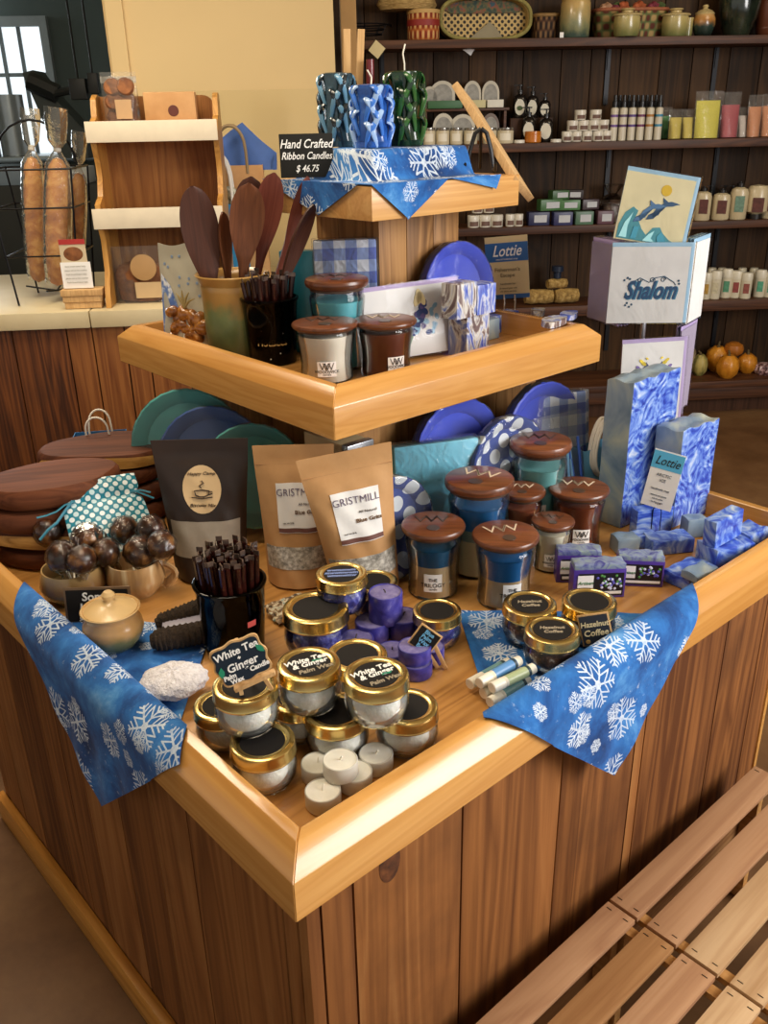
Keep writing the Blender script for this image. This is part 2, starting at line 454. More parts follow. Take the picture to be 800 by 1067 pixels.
# knots in the front boards
bm = B()
for x, z, r in ((.165, -.055, .024), (.04, -.26, .0)):
    if r: lathe(bm, [(0, .0012), (r * .55, .001), (r, 0), (r, -.002)], 24, (0, 0, 0), M=T(x, bx - .0006, z) @ RX(PI / 2) @ Matrix.Diagonal((.72, 1.25, 1, 1)))
sub('knot', bm, mottle('knot_wood', [(.3, '#2a150a'), (.55, '#5a3218'), (.8, '#7d4c27')], 60, .6))
bm = B(); box(bm, (X1 + .004, bx + .006, FLOOR / 2), (.012, .02, -FLOOR - .01), bev=.002)
sub('corner_trim', bm, PINE_X)
SKIRT = wood('skirting_pine', '#a2641f', '#c98b3b', '#daa258', 1, 1.0, .4, .5, .1, .15, .7)
bm = B(); box(bm, (bx - .0105, (bx + Y1) / 2, FLOOR + .038), (.019, Y1 - bx + .02, .072), bev=.002); sub('skirting', bm, SKIRT)
# pedestals between the tiers
def pedestal(name, x0, y0, x1, y1, z0, z1, n, mat):
    bm = B(); w = (x1 - x0) / n
    for i in range(n):
        box(bm, (x0 + w * (i + .5), y0 + .009, (z0 + z1) / 2), (w - .0015, .018, z1 - z0), bev=.001)
        box(bm, (x0 + w * (i + .5), y1 - .009, (z0 + z1) / 2), (w - .0015, .018, z1 - z0))
    w = (y1 - y0 - .036) / n
    for i in range(n):
        box(bm, (x0 + .009, y0 + .018 + w * (i + .5), (z0 + z1) / 2), (.018, w - .0015, z1 - z0), bev=.001)
        box(bm, (x1 - .009, y0 + .018 + w * (i + .5), (z0 + z1) / 2), (.018, w - .0015, z1 - z0))
    sub(name, bm, mat)
PX0, PY0 = .60, .60
bm = B(); box(bm, (.835, .85, .046), (.59, .59, .032), bev=.002); sub('plinth', bm, PEDW)
pedestal('pedestal', PX0, PY0, 1.11, 1.13, .03, MZ + .006, 4, PEDW)
pedestal('upper_pedestal', UO[0] + .12, UO[1] + .12, ony(478, 222, UO[1] + .12).x, .95, MZ + .03, UZ + .001, 3, PEDW)

# ================================================================== room
FLOORM = NT('brown_concrete')
co = FLOORM.coord()
fc = FLOORM.ramp(FLOORM.noise(co, 3.2, 7, .65), [(.3, '#593b1f'), (.5, '#735132'), (.72, '#886642')])
fc = FLOORM.mix(FLOORM.math('MULTIPLY', FLOORM.noise(co, 40, 3), .35), fc, srgb('#4c3420'))
FLOORM.bsdf(fc, .45, 0, .4, FLOORM.bump(FLOORM.noise(co, 70, 3), .1, .003))
def rbox(bm, a0, a1, b0, b1, z0, z1, bev=0, mi=0):
    """box given in room axes; the object sits at the camera's foot and is turned by ANG"""
    return box(bm, ((a0 + a1) / 2, (b0 + b1) / 2, (z0 + z1) / 2), (a1 - a0, b1 - b0, z1 - z0), None, bev, mi)
RLOC = (CAM.x, CAM.y, 0)
def rstruct(name, bm, m, flat=True): return struct(name, bm, m, flat, RLOC, ANG)
bm = B(); rbox(bm, -6, 6, -2.5, 8, FLOOR - .1, FLOOR); rstruct('floor', bm, FLOORM.m)
CREAM = plain('#d3b886', .75, spec=.2, var=.03, vs=2)
bm = B(); rbox(bm, -.755, .165, 4.15, 4.28, FLOOR, 2.1); rstruct('wall_cream', bm, CREAM)
bm = B(); rbox(bm, -.745, -.675, 4.128, 4.152, FLOOR, 2.1, .004); rstruct('trim_1', bm, CREAM)
# plank wall behind the shelves
BROWNW = wood('shelf_wall_boards', '#21150b', '#3b2714', '#54391f', 2, .7, .65, .25, .35, 0, .8)
bm = B(); a = .02
random.seed(3)
while a < 4.4:
    w = random.uniform(.13, .2); rbox(bm, a, a + w - .004, 4.75, 4.77, FLOOR, 2.1, .002); a += w
rbox(bm, .0, 4.5, 4.772, 4.86, FLOOR, 2.1)
rstruct('wall_back', bm, BROWNW, False)
bm = B(); rbox(bm, .205, .275, 4.40, 4.47, FLOOR, 2.1, .004)
rstruct('trim_2', bm, plain('#b98d50', .6))
DARKG = plain('#56625f', .7, spec=.3, var=.08, vs=1.5)
bm = B(); rbox(bm, -5.2, .1, 6.9, 7.0, FLOOR, 2.1); rstruct('wall_bakery', bm, DARKG)
bm = B(); rbox(bm, -5.2, -5.1, 2.0, 7.0, FLOOR, 2.1); rstruct('wall_left', bm, DARKG)
bm = B(); rbox(bm, 4.4, 4.5, 1.0, 4.9, FLOOR, 2.1); rstruct('wall_right', bm, BROWNW)
bm = B(); rbox(bm, -6, 6, -2.5, 8, 2.1, 2.2); rstruct('ceiling', bm, plain('#cdbf9e', .8))

# ------------------------------------------------------------------ light
def area(name, loc, target, sx, sy, power, color):
    d = bpy.data.lights.new(name, 'AREA'); d.shape = 'RECTANGLE'; d.size = sx; d.size_y = sy; d.energy = power; d.color = color
    o = bpy.data.objects.new(name, d); COL.objects.link(o); o.location = loc
    o.rotation_euler = (Vector(target) - Vector(loc)).to_track_quat('-Z', 'Y').to_euler(); return o
area('window_daylight', (1.9, -2.3, 1.25), (.6, .3, .1), 1.8, 1.6, 128, (1.0, .97, .95))
area('ceiling_lamp', rm(-.9, 2.6, 1.95), rm(-.9, 2.6, 0), 1.2, .6, 40, (1.0, .86, .66))
area('ceiling_lamp', rm(-.35, 1.1, 1.95), rm(-.2, 1.3, 0), 1.0, .5, 18, (1.0, .84, .62))
area('ceiling_lamp', rm(2.2, 3.3, 1.95), rm(2.2, 4.0, 0), .8, .4, 7, (1.0, .80, .54))
area('bakery_daylight', rm(-2.6, 6.7, 1.1), rm(-1.0, 4.5, .2), 1.2, 1.2, 30, (.85, .94, 1.0))
W = bpy.data.worlds.new('world'); S.world = W; W.use_nodes = True
bg = W.node_tree.nodes['Background']; bg.inputs[0].default_value = (1, .965, .91, 1); bg.inputs[1].default_value = .54

# ================================================================== slatted crates on the floor beside the base
random.seed(11)
SL = [wood('crate_slat_a', '#94694a', '#ae8460', '#c09a76', 0, 1.0, .55, .3, .2, 0, .7), wood('crate_slat_b', '#a67f56', '#c4a27a', '#d2b48c', 0, 1.0, .55, .3, .2, 0, .7), wood('crate_slat_c', '#835730', '#a0754a', '#b58b60', 0, 1.0, .55, .3, .2, 0, .7)]
CRW = wood('crate_frame_wood', '#8a5c2c', '#b3834b', '#c99c63', 1, 1.0, .6, .3, .2, 0, .7)
STAPLE = plain('#5a554e', .4, 1)
def crate(x0, x1, label, order):
    t = thing('slatted_crate', label, 'crate', ((x0 + x1) / 2, -.18, FLOOR), 0, 'slatted wooden crates beside the stand')
    L = x1 - x0; H = -.405 - FLOOR
    ys = [(-.062, -.010), (-.132, -.079), (-.202, -.145), (-.273, -.221), (-.345, -.292)]
    for (a, b), k in zip(ys, order):
        bm = B(); box(bm, (0, (a + b) / 2 + .18, H - .005), (L, b - a, .010), bev=.0012)
        s = obj('slat', bm, SL[k], t)
        for e in (-1, 1):
            for q in (-.3, .3):
                bm = B(); box(bm, (e * (L / 2 - .012), (a + b) / 2 + .18 + q * (b - a), H + .0004), (.0012, .009, .0008)); obj('staple', bm, STAPLE, s, flat=True)
    for e in (-1, 1):
        bm = B(); box(bm, (e * (L / 2 - .016), .0025, H - .0155), (.018, .345, .011)); box(bm, (e * (L / 2 - .016), .0025, .02), (.018, .345, .03))
        for y in (-.155, .155): box(bm, (e * (L / 2 - .016), y, (H - .02) / 2), (.0178, .03, H - .022))
        obj('end_frame', bm, CRW, t)
    for y in (-.176, .176):
        for z in (.05, .16, .25):
            bm = B(); box(bm, (0, y, z), (L, .009, .055), bev=.001); obj('side_slat', bm, SL[random.randrange(3)], t)
crate(.607, 1.091, 'pale slatted wooden crate against the stand, farther of the two at lower right', [0, 0, 1, 1, 0])
crate(.125, .601, 'tan slatted wooden crate against the stand, nearer of the two at lower right', [0, 2, 0, 1, 2])

# ================================================================== snowflake cloths over the bottom rails
BLUE = [(.30, '#0c2450'), (.44, '#1b4c8c'), (.55, '#2a6cb4'), (.64, '#4c8cca'), (.76, '#8ab4dc')]
SNOW = snow_cloth('snowflake_cotton', BLUE, '#d9e4ee', .092)
def polysmooth(pts, t):
    for (t0, p0), (t1, p1) in zip(pts, pts[1:]):
        if t <= t1: f = (t - t0) / (t1 - t0); return Vector(p0).lerp(Vector(p1), f)
    return Vector(pts[-1][1])
DR = [(-.60, (.595, .0335)), (-.047, (.048, .0335)), (0, (.049, .084)), (.016, (.026, .0845)), (.0507, (-.006, .058)), (.1047, (-.0055, .0)), (.5, (-.0055, -.395))]
def drape(t):
    acc = Vector((0, 0)); n = 0
    for k in range(-3, 4):
        acc += polysmooth(DR, t + k * .005); n += 1
    p = acc / n
    return p + Vector((-.0015, .0015)) if -.03 < t < .1 else p
def cloth(label, A, Bq, D, C, left):
    def fn(u, v):
        a = Vector(A).lerp(Vector(Bq), u); b = Vector(C).lerp(Vector(D), u); q = a.lerp(b, v)
        t_, s_ = q.x, q.y
        d, z = drape(t_)
        hang = max(0, t_ - .1047)
        d -= .004 * math.sin(s_ * 38) ** 2 * min(1, hang * 14) + hang * .03
        if t_ < -.06: z += .0009 * (1 + math.sin(s_ * 60 + t_ * 40)) * min(1, (-.06 - t_) * 20)
        return (d, s_, z) if left else (s_, d, z)
    def uvf(u, v):
        a = Vector(A).lerp(Vector(Bq), u); b = Vector(C).lerp(Vector(D), u); q = a.lerp(b, v); return (q.y + (3.1 if left else 0), q.x)
    bm = B(); sheet(bm, fn, 60, 70, .0012 * (1 if left else -1), uvfn=uvf)
    o = obj('snowflake_cloth', bm, SNOW); tag(o, label, 'cloth', 'blue snowflake cloths'); return o
cloth('blue snowflake cloth draped over the left rail under the lidded jar', (.264, .491), (.04, .235), (-.235, .535), (-.005, .815), True)
cloth('blue snowflake cloth draped over the right rail under the coffee jars', (.238, .58), (.012, .325), (-.30, .556), (-.005, .842), False)
# ================================================================== shared materials
GLASS = clear('clear_glass', (.988, .992, .99), .8)
SMOKE = clear('smoked_glass', (.50, .50, .49), .8)
BLACKG = clear('dark_tinted_glass', (.10, .11, .11), 1.0)
FILM = clear('cellophane', (.97, .97, .96), 1.0, .06, .5, 24, body=('#e8e6e0', .05))
MILKY = clear('frosted_poly_bag', (.93, .93, .92), .8, .12, .5, 18, body=('#cfcac0', .35))
GOLD = plain('#d9bd78', .24, 1, var=.05)
CHALK = plain('#1d1a18', .75, spec=.2, var=.1)
WHITE = plain('#eeece8', .6, spec=.3, var=.02)
INK = plain('#33302e', .7, spec=.1)
CHALKW = plain('#f2f0ea', .8, spec=.1, var=.02)
GREENL = plain('#1f8a66', .6)
LIDW = wood('lid_wood', '#4f2a16', '#80492a', '#9c6340', 0, 2.0, .32, .5, .2, .3, .5)
ETCH = plain('#d9c6ac', .6)
GASKET = plain('#4a3a30', .3)
WAXW = mottle('crystal_wax_white', [(.3, '#cfcebe'), (.5, '#e9e8de'), (.75, '#f8f7f2')], 60, .3, 5, 0, .6, 120, coat=.3, sss=.2)
WAXP = mottle('crystal_wax_purple', [(.3, '#15143f'), (.48, '#2f2f7c'), (.58, '#5a5eb4'), (.68, '#c3c6ea')], 62, .3, 5, 0, .6, 120, coat=.3)
BEANS = mottle('coffee_beans_wax', [(.35, '#24140a'), (.5, '#4a2b17'), (.6, '#7d522f'), (.68, '#e0d4c2')], 55, .4, 3, 0, .8, 90, coat=.2)
PALMW = mottle('white_candle_wax', [(.3, '#d9d4c4'), (.7, '#efebde')], 30, .45, sss=.2)
PURP = mottle('purple_candle_wax', [(.28, '#1d1c5c'), (.48, '#37338c'), (.62, '#5550a6'), (.78, '#9a94cc')], 38, .4, 6, .5, coat=.15)
PURPT = mottle('purple_candle_top', [(.25, '#4d457f'), (.5, '#736b9e'), (.8, '#9891b8')], 70, .5, 6)
WICK = plain('#e6e0d0', .8)
KRAFT = mottle('kraft_paper', [(.3, '#b48655'), (.7, '#c79a68')], 12, .6, 5, 0, .2, 20, .3)
PALE = wood('pale_easel_wood', '#b98f5c', '#d9b27c', '#e6c798', 2, 2.5, .6, .3, .1, 0, .5)

def cyl_patch(R, a0, a1, z0, z1, rfn=None, n=14, m=4, off=.0006):
    """curved label on a round body, centred on local -y"""
    def fn(u, v):
        a = a0 + (a1 - a0) * u; z = z0 + (z1 - z0) * v; r = (rfn(z) if rfn else R) + off
        return (r * math.sin(a), -r * math.cos(a), z)
    bm = B(); sheet(bm, fn, n, m, .0004); return bm
def interp(prof, z):
    for (r0, z0), (r1, z1) in zip(prof, prof[1:]):
        if z0 <= z <= z1 and z1 > z0: return r0 + (r1 - r0) * (z - z0) / (z1 - z0)
    return prof[-1][0]

# ------------------------------------------------------------------ wood-lidded jar candles
WX = {}
def wax(h):
    if h not in WX: WX[h] = plain(h, .4, var=.03, sss=.12)
    return WX[h]
def wood_candle(px, yb, yt, wpx, z, layers, label, lab=True, tall=False, glass=None, yaw=0, word=None, group='wood-lidded jar candles', lx=0, etch=ETCH, yrot=0):
    P = onz(px, yb, z); R = px2m(P + Vector((0, 0, .06)), wpx / 2); H = height(P, yt)
    t = thing('jar_candle', label, 'candle', P, face_cam(P) + yaw, group)
    k = R
    outer = [(.74 * k, 0), (.80 * k, .02 * H), (.80 * k, .08 * H), (.775 * k, .30 * H), (.81 * k, .52 * H), (.875 * k, .74 * H), (.885 * k, .79 * H), (.84 * k, .82 * H), (.83 * k, .88 * H)]
    inner = [(max(.01, r - .0025), zz) for r, zz in outer]
    bm = B(); lathe(bm, [(0, 0)] + outer + [(r, zz) for r, zz in reversed(inner[1:])] + [(0, .03 * H)], 40)
    obj('jar', bm, glass or GLASS, t)
    for i, (f0, f1, hx) in enumerate(layers):
        z0, z1 = f0 * H, f1 * H
        zs = [z0 + (z1 - z0) * q / 6 for q in range(7)]
        bm = B(); lathe(bm, [(0, z0)] + [(interp(inner, zz) - .0008, zz) for zz in zs] + [(0, z1)], 36)
        w = obj('wax', bm, wax(hx), t)
        if i: w['label'] = 'wax layer of another colour'
    bm = B(); lathe(bm, [(.80 * k, .865 * H), (.86 * k, .87 * H), (.865 * k, .895 * H), (.80 * k, .90 * H)], 36); obj('gasket', bm, GASKET, t)
    bm = B(); lathe(bm, [(0, .895 * H), (.88 * k, .895 * H), (.97 * k, .915 * H), (k, .945 * H), (k, .965 * H), (.97 * k, .99 * H), (.90 * k, H), (0, H + .0008)], 48)
    lid = obj('lid', bm, LIDW, t)
    M = T(0, 0, H + .001) @ RZ(yrot) @ RX(-PI / 2) 
    text('W', .034 * k / .05, etch, lid, M @ T(-.011 * k / .05, 0, .012 * k / .05), 'emblem', bold=-.0004, squash=1.1)
    text('W', .034 * k / .05, etch, lid, M @ T(.006 * k / .05, 0, .012 * k / .05), 'emblem', bold=-.0004, squash=1.1)
    bm = B(); lathe(bm, [(0, H + .0012), (.2 * k, H + .0012), (.2 * k, H + .0004)], 20, (.0 * k, -.38 * k, 0), M=RZ(yrot)); obj('emblem', bm, GASKET if etch is ETCH else etch, lid)
    if lab:
        a = .36; zc = .27 * H; lh = .13 * H
        l = obj('label', cyl_patch(0, -a + lx, a + lx, zc - lh, zc + lh, lambda q: interp(outer, q)), WHITE, t)
        Rl = interp(outer, zc) + .0012
        ML = RZ(lx) @ T(0, 0, 0)
        if word:
            text(word[0], .0075 * k / .05, INK, l, ML @ T(0, 0, zc + .045 * H), bend=Rl); text(word[1], .0095 * k / .05, INK, l, ML @ T(0, 0, zc - .035 * H), bend=Rl)
        else:
            text('W', .017 * k / .05, INK, l, ML @ RZ(-.07) @ T(0, 0, zc + .04 * H), bend=Rl, bold=-.0003); text('W', .017 * k / .05, INK, l, ML @ RZ(.07) @ T(0, 0, zc + .04 * H), bend=Rl, bold=-.0003)
            text('WOODWICK', .0062 * k / .05, INK, l, ML @ T(0, 0, zc - .045 * H), bend=Rl)
        text('candle', .005 * k / .05, INK, l, ML @ T(0, 0, zc - .09 * H), bend=Rl)
    return t
TRI = [(.03, .42, '#c9a876'), (.42, .58, '#5f8fa8'), (.58, .74, '#1f5f96')]
TRI2 = [(.03, .40, '#b8a884'), (.40, .55, '#5d8aa5'), (.55, .76, '#2a6aa6')]
wood_candle(451, 614, 545, 66, ZB, [(.03, .48, '#d8b98a'), (.48, .72, '#1c5a80')], 'three-layer candle with wooden lid, cream below blue, beside the dotted blue plate', word=('THE', 'TRILOGY'), lx=-.0, etch=GASKET)
wood_candle(524, 624, 555, 69, ZB, [(.03, .42, '#d2b183'), (.42, .72, '#1d5d97')], 'three-layer candle with dark lid and white monogram, in front of the blue candle stack', word=('THE', 'TRILOGY'), lx=.35, yrot=.3)
wood_candle(497, 592, 497, 71, ZB, [(.03, .40, '#d6c496'), (.40, .52, '#8a9a8c'), (.52, .74, '#24649c')], 'tall blue and cream candle with white monogram lid, behind the two short layered candles', lab=False, yrot=-.3)
wood_candle(558, 554, 458, 63, ZB, [(.03, .74, '#6fb0b0')], 'pale teal jar candle with wooden lid, rearmost against the plaid napkins', lab=True, etch=GASKET)
wood_candle(541, 573, 509, 48, ZB, [(.03, .74, '#8a4a30')], 'small rust candle with plain wooden lid, squeezed behind the white votive candle', lab=True)
wood_candle(599, 565, 507, 62, ZB, [(.03, .76, '#7a3a1e')], 'cinnamon brown jar candle with wooden lid and white label beside the tall soap loaf', lab=True, lx=.25)
wood_candle(573, 590, 541, 45, ZB, [(.03, .76, '#e8dfc4')], 'small cream jar candle with wooden lid beside the boxed soaps', lab=True, etch=GASKET)

# ------------------------------------------------------------------ gold-lidded squat jars
def squat_jar(px, yb, z, wpx, fill, label, cat='candle', lidtext=None, group=None, hk=.86, beads=False):
    P = onz(px, yb, z); R = px2m(P + Vector((0, 0, .05)), wpx / 2); H = 2 * R * hk * .86
    t = thing('gold_lid_jar', label, cat, P, face_cam(P), group)
    outer = [(.70 * R, 0), (.80 * R, .03 * H), (.93 * R, .18 * H), (.985 * R, .36 * H), (.965 * R, .50 * H), (.90 * R, .62 * H), (.86 * R, .70 * H), (.87 * R, .80 * H)]
    inner = [(r - .002, q) for r, q in outer]
    bm = B(); lathe(bm, [(0, 0)] + outer + list(reversed(inner[1:])) + [(0, .03 * H)], 40); obj('jar', bm, GLASS, t)
    zs = [.04, .12, .2, .3, .4, .5, .58, .64]
    def wob(a, q): return 1 + .006 * math.sin(a * 9 + q * 300) 
    bm = B(); lathe(bm, [(0, .04 * H)] + [(interp(inner, q * H) - .0008, q * H) for q in zs] + [(.5 * R, .67 * H), (0, .65 * H)], 40, fn=wob); obj('filling', bm, fill, t)
    bm = B(); lathe(bm, [(.84 * R, .70 * H), (.985 * R, .70 * H), (1.0 * R, .73 * H), (.98 * R, .76 * H), (.98 * R, .92 * H), (.96 * R, .975 * H), (.90 * R, H), (.82 * R, H), (.78 * R, .975 * H), (.70 * R, .965 * H), (0, .965 * H), (0, .93 * H), (.9 * R, .90 * H), (.92 * R, .74 * H)], 48); lid = obj('lid', bm, GOLD, t)
    bm = B(); lathe(bm, [(0, .972 * H), (.67 * R, .972 * H), (.68 * R, .964 * H)], 40); obj('chalk_disc', bm, CHALK, lid)
    if lidtext:
        for s, size, dx, dz, rot, m in lidtext:
            k = R / .045
            text(s, size * k, m, lid, T(0, 0, .975 * H) @ RX(-PI / 2) @ RY(rot) @ T(dx * k, 0, dz * k), shear=.2, bold=.0003)
    t['H'] = H
    return t, P, H
CH2 = plain('#9c8f78', .8); CHB = plain('#7f93c9', .8)
WT = [('White Tea', .014, -.002, .010, -.35, CHALKW), ('& Ginger', .014, .001, -.001, -.35, CHALKW), ('~', .026, .012, .004, -.35, GREENL), ('Palm Wax', .012, .004, -.016, -.35, CH2)]
WT2 = [('White Tea', .014, -.002, .012, -.5, CHALKW), ('& Ginger', .014, .001, .001, -.5, CHALKW), ('~', .026, .012, -.004, -.5, GREENL), ('Palm Wax', .011, .004, -.017, -.5, CH2)]
gj = 'white palm wax jars with gold lids'
# lower layer stands on the tray, upper layer on their lids
low = []
def lowjar(px, yb, w, label, **k):
    t, P, H = squat_jar(px, yb, ZB, w, WAXW, label, group=gj, **k); low.append((t, P, H)); return H
HL = lowjar(277, 812, 70, 'gold-lidded white wax jar on the tray, foremost at the corner rail')
lowjar(236, 770, 62, 'gold-lidded white wax jar on the tray, tucked against the left rail')
lowjar(352, 780, 68, 'gold-lidded white wax jar on the tray right behind the white tealights')
lowjar(424, 775, 67, 'gold-lidded white wax jar on the tray, closest to the lip balm tubes')
lowjar(373, 722, 66, 'gold-lidded white wax jar with bare black lid behind the lettered lids')
lowjar(313, 762, 62, 'white wax jar hidden between the lower gold-lidded jars')
ZU = ZB + HL + .001
easel_jar, PJ, HJ = squat_jar(259, 754, ZU, 69, WAXW, 'gold-lidded white wax jar that carries the little easel sign', group=gj)
squat_jar(324, 732, ZU, 68, WAXW, 'upper white wax jar with chalk lettered lid, nearer the easel sign', lidtext=WT, group=gj)
squat_jar(393, 744, ZU, 70, WAXW, 'upper white wax jar with chalk lettered lid, nearer the purple votives', lidtext=WT2, group=gj)

gp = 'purple palm wax jars with gold lids'
_, PJ1, HP = squat_jar(331, 676, ZB, 70, WAXP, 'gold-lidded purple wax jar under another purple jar, with bare black lid', group=gp)
squat_jar(357, 632, ZB + HP * .62, 55, WAXP, 'purple wax jar with scribbled chalk lid stacked on top of its neighbours', group=gp, lidtext=[('wwmmwm', .011, 0, .012, 0, CHB), ('mwwmwwm', .011, 0, .002, 0, CHB), ('wmmwmw', .011, 0, -.008, 0, CHB)])
squat_jar(390, 638, ZB, 52, WAXP, 'purple wax jar mostly hidden behind the tallest purple votive', group=gp)
squat_jar(455, 668, ZB, 52, WAXP, 'purple wax jar behind the diamond chalk sign', group=gp)

gc = 'coffee candle jars with gold lids'
AR = [('Hazelnut', .011, 0, .006, -.2, CH2), ('Coffee', .011, 0, -.006, -.2, CH2)]
squat_jar(550, 664, ZB + .0062, 57, BEANS, 'gold-lidded coffee bean jar next to the layered candle', group=gc, lidtext=AR)
squat_jar(573, 692, ZB + .0062, 59, BEANS, 'gold-lidded coffee bean jar in front, nearest the lip balm tubes', group=gc, lidtext=AR)
squat_jar(611, 662, ZB + .0062, 58, BEANS, 'gold-lidded coffee bean jar behind the hazelnut coffee sign', group=gc)

# ------------------------------------------------------------------ tealights and votives
def votive(px, yb, z, wpx, h, label, cupm, topm, name='votive_candle', group=None):
    P = onz(px, yb, z); R = px2m(P + Vector((0, 0, h)), wpx / 2)
    t = thing(name, label, 'candle', P, random.uniform(0, 6), group)
    bm = B(); lathe(bm, [(0, 0), (.95 * R, 0), (R, .002), (R, h * .94), (.985 * R, h * .985), (.95 * R, h), (.93 * R, h), (.92 * R, h * .95), (0, h * .94)], 36); obj('body', bm, cupm, t)
    bm = B(); lathe(bm, [(0, h * .9), (.925 * R, h * .9), (.925 * R, h * .965), (.5 * R, h * .975), (.1 * R, h * .96), (0, h * .96)], 30); obj('wax', bm, topm, t)
    bm = B(); tube(bm, [(0, 0, h * .95), (.0015, 0, h * .97 + .004), (.004, 0, h * .97 + .006)], .0011, 6); obj('wick', bm, plain('#4a4038', .8) if topm is PURPT else WICK, t)
    return P
CUP = clear('clear_cup', (.97, .97, .95), .6, .1, body=('#e9e5d8', .6))
gt = 'white tealights'
TH = .022
votive(392, 799, ZB, 36, TH, 'white tealight on the tray, behind the others near the lower gold jars', CUP, PALMW, 'tealight', gt)
votive(332, 809, ZB, 36, TH, 'white tealight on the tray, beside the foremost gold-lidded jar', CUP, PALMW, 'tealight', gt)
votive(370, 818, ZB, 37, TH, 'white tealight on the tray, to the right behind the foremost tealight', CUP, PALMW, 'tealight', gt)
votive(337, 838, ZB, 38, TH, 'white tealight nearest the corner of the rail', CUP, PALMW, 'tealight', gt)
votive(355, 806, ZB + TH + .001, 37, TH, 'white tealight stacked on top of the other tealights', CUP, PALMW, 'tealight', gt)
gv = 'purple votive candles'
VH = .026
votive(327, 692, ZB, 37, VH, 'purple votive standing alone in front of the bare purple jar', PURP, PURPT, 'votive_candle', gv)
votive(371, 680, ZB, 38, VH, 'purple votive directly behind the bare-lidded white jar', PURP, PURPT, 'votive_candle', gv)
votive(388, 664, ZB, 36, VH * 1.2, 'purple votive at the foot of the tall purple pillar', PURP, PURPT, 'votive_candle', gv)
votive(420, 660, ZB, 36, VH * 1.3, 'purple votive partly behind the diamond chalk sign', PURP, PURPT, 'votive_candle', gv)
votive(409, 690, ZB, 34, VH * .9, 'low purple votive under the front of the votive pile', PURP, PURPT, 'votive_candle', gv)
votive(448, 688, ZB, 30, VH, 'purple votive under the leg of the diamond sign', PURP, PURPT, 'votive_candle', gv)
votive(434, 702, ZB, 33, VH * .85, 'lower purple votive of the short stack of two', PURP, PURPT, 'votive_candle', gv)
votive(432, 686, ZB + VH * .87, 35, VH * .9, 'upper purple votive of the short stack of two', PURP, PURPT, 'votive_candle', gv)
votive(402, 645, ZB + VH * 1.05, 36, .050, 'tall purple pillar candle on top of the votive pile', PURP, PURPT, 'votive_candle', gv)

# ------------------------------------------------------------------ lip balm tubes
TUBEW = plain('#e9e3d2', .35, spec=.5); 
BALM = [plain('#5d8fc4', .35), plain('#8aa08a', .35), plain('#6f9a9e', .35), plain('#a8b58c', .35)]
def balm(bx, by, ex, ey, z, label, m):
    p = onz(bx, by, z); q = onz(ex, ey, z); d = (q - p); L = d.length
    t = thing('lip_balm_tube', label, 'lip balm', p, (0, 0, math.atan2(d.y, d.x)), 'lip balm tubes')
    r = .0082
    def cy(x0, x1, rr): bm = B(); lathe(bm, [(0, x0), (rr * .9, x0), (rr, x0 + .001), (rr, x1 - .001), (rr * .9, x1), (0, x1)], 20, M=RY(PI / 2)); return bm
    obj('cap', cy(0, L * .27, r), TUBEW, t); obj('body', cy(L * .275, L, r * .95), TUBEW, t)
    bm = B(); lathe(bm, [(r * .965, L * .33), (r * .975, L * .34), (r * .975, L * .86), (r * .965, L * .87)], 20, M=RY(PI / 2)); obj('wrapper', bm, m, t)
    bm = B(); lathe(bm, [(r * .97, L * .80), (r * .985, L * .80), (r * .985, L * .86), (r * .97, L * .86)], 20, M=RY(PI / 2)); obj('band', bm, plain('#223a44', .5), t)
zl = ZB + .006 + .009
balm(489, 713, 530, 690, zl, 'white-capped lip balm tube, rearmost of the little row', BALM[2])
balm(499, 712, 541, 688, zl + .0168, 'lip balm tube with blue wrapper lying on top of the row', BALM[0])
balm(503, 723, 545, 700, zl, 'lip balm tube with sage wrapper in the middle of the row', BALM[1])
balm(512, 717, 556, 696, zl + .0168, 'lip balm tube with grey-green wrapper on top near the coffee jars', BALM[3])
balm(510, 732, 550, 708, zl, 'lip balm tube at the front of the row against the folded cloth', BALM[2])

# ------------------------------------------------------------------ chalk signs
FRAMEW = plain('#6b5238', .6)
def board(name, w, h, t, mat_b, mat_f, parent, M, fr=.004, th=.004):
    bm = B(); box(bm, (0, 0, 0), (w, th, h), bev=.0006, M=M); o = obj('board', bm, mat_f, parent)
    bm = B(); box(bm, (0, -th / 2 - .0002, 0), (w - 2 * fr, .0012, h - 2 * fr), M=M); obj('chalk_face', bm, mat_b, o)
    return o
# framed sign behind the lidded jar
C0, r0, w0 = base_line((70, 650), (139, 648), ZB)
t = thing('chalk_sign', 'framed chalk sign with white lettering, partly hidden by the lidded pottery jar', 'sign', C0, (-.16, 0, r0))
hh = .062
o = board('sign', w0, hh, t, CHALK, FRAMEW, t, T(0, 0, hh / 2))
for s, sz, x, z in (('Somp', .020, -.002, .046), ('Loo', .023, -.012, .026), ('$ 1', .012, -.024, .008)): text(s, sz, CHALKW, o, T(x, -.0035, z), shear=.1, bold=.0004)
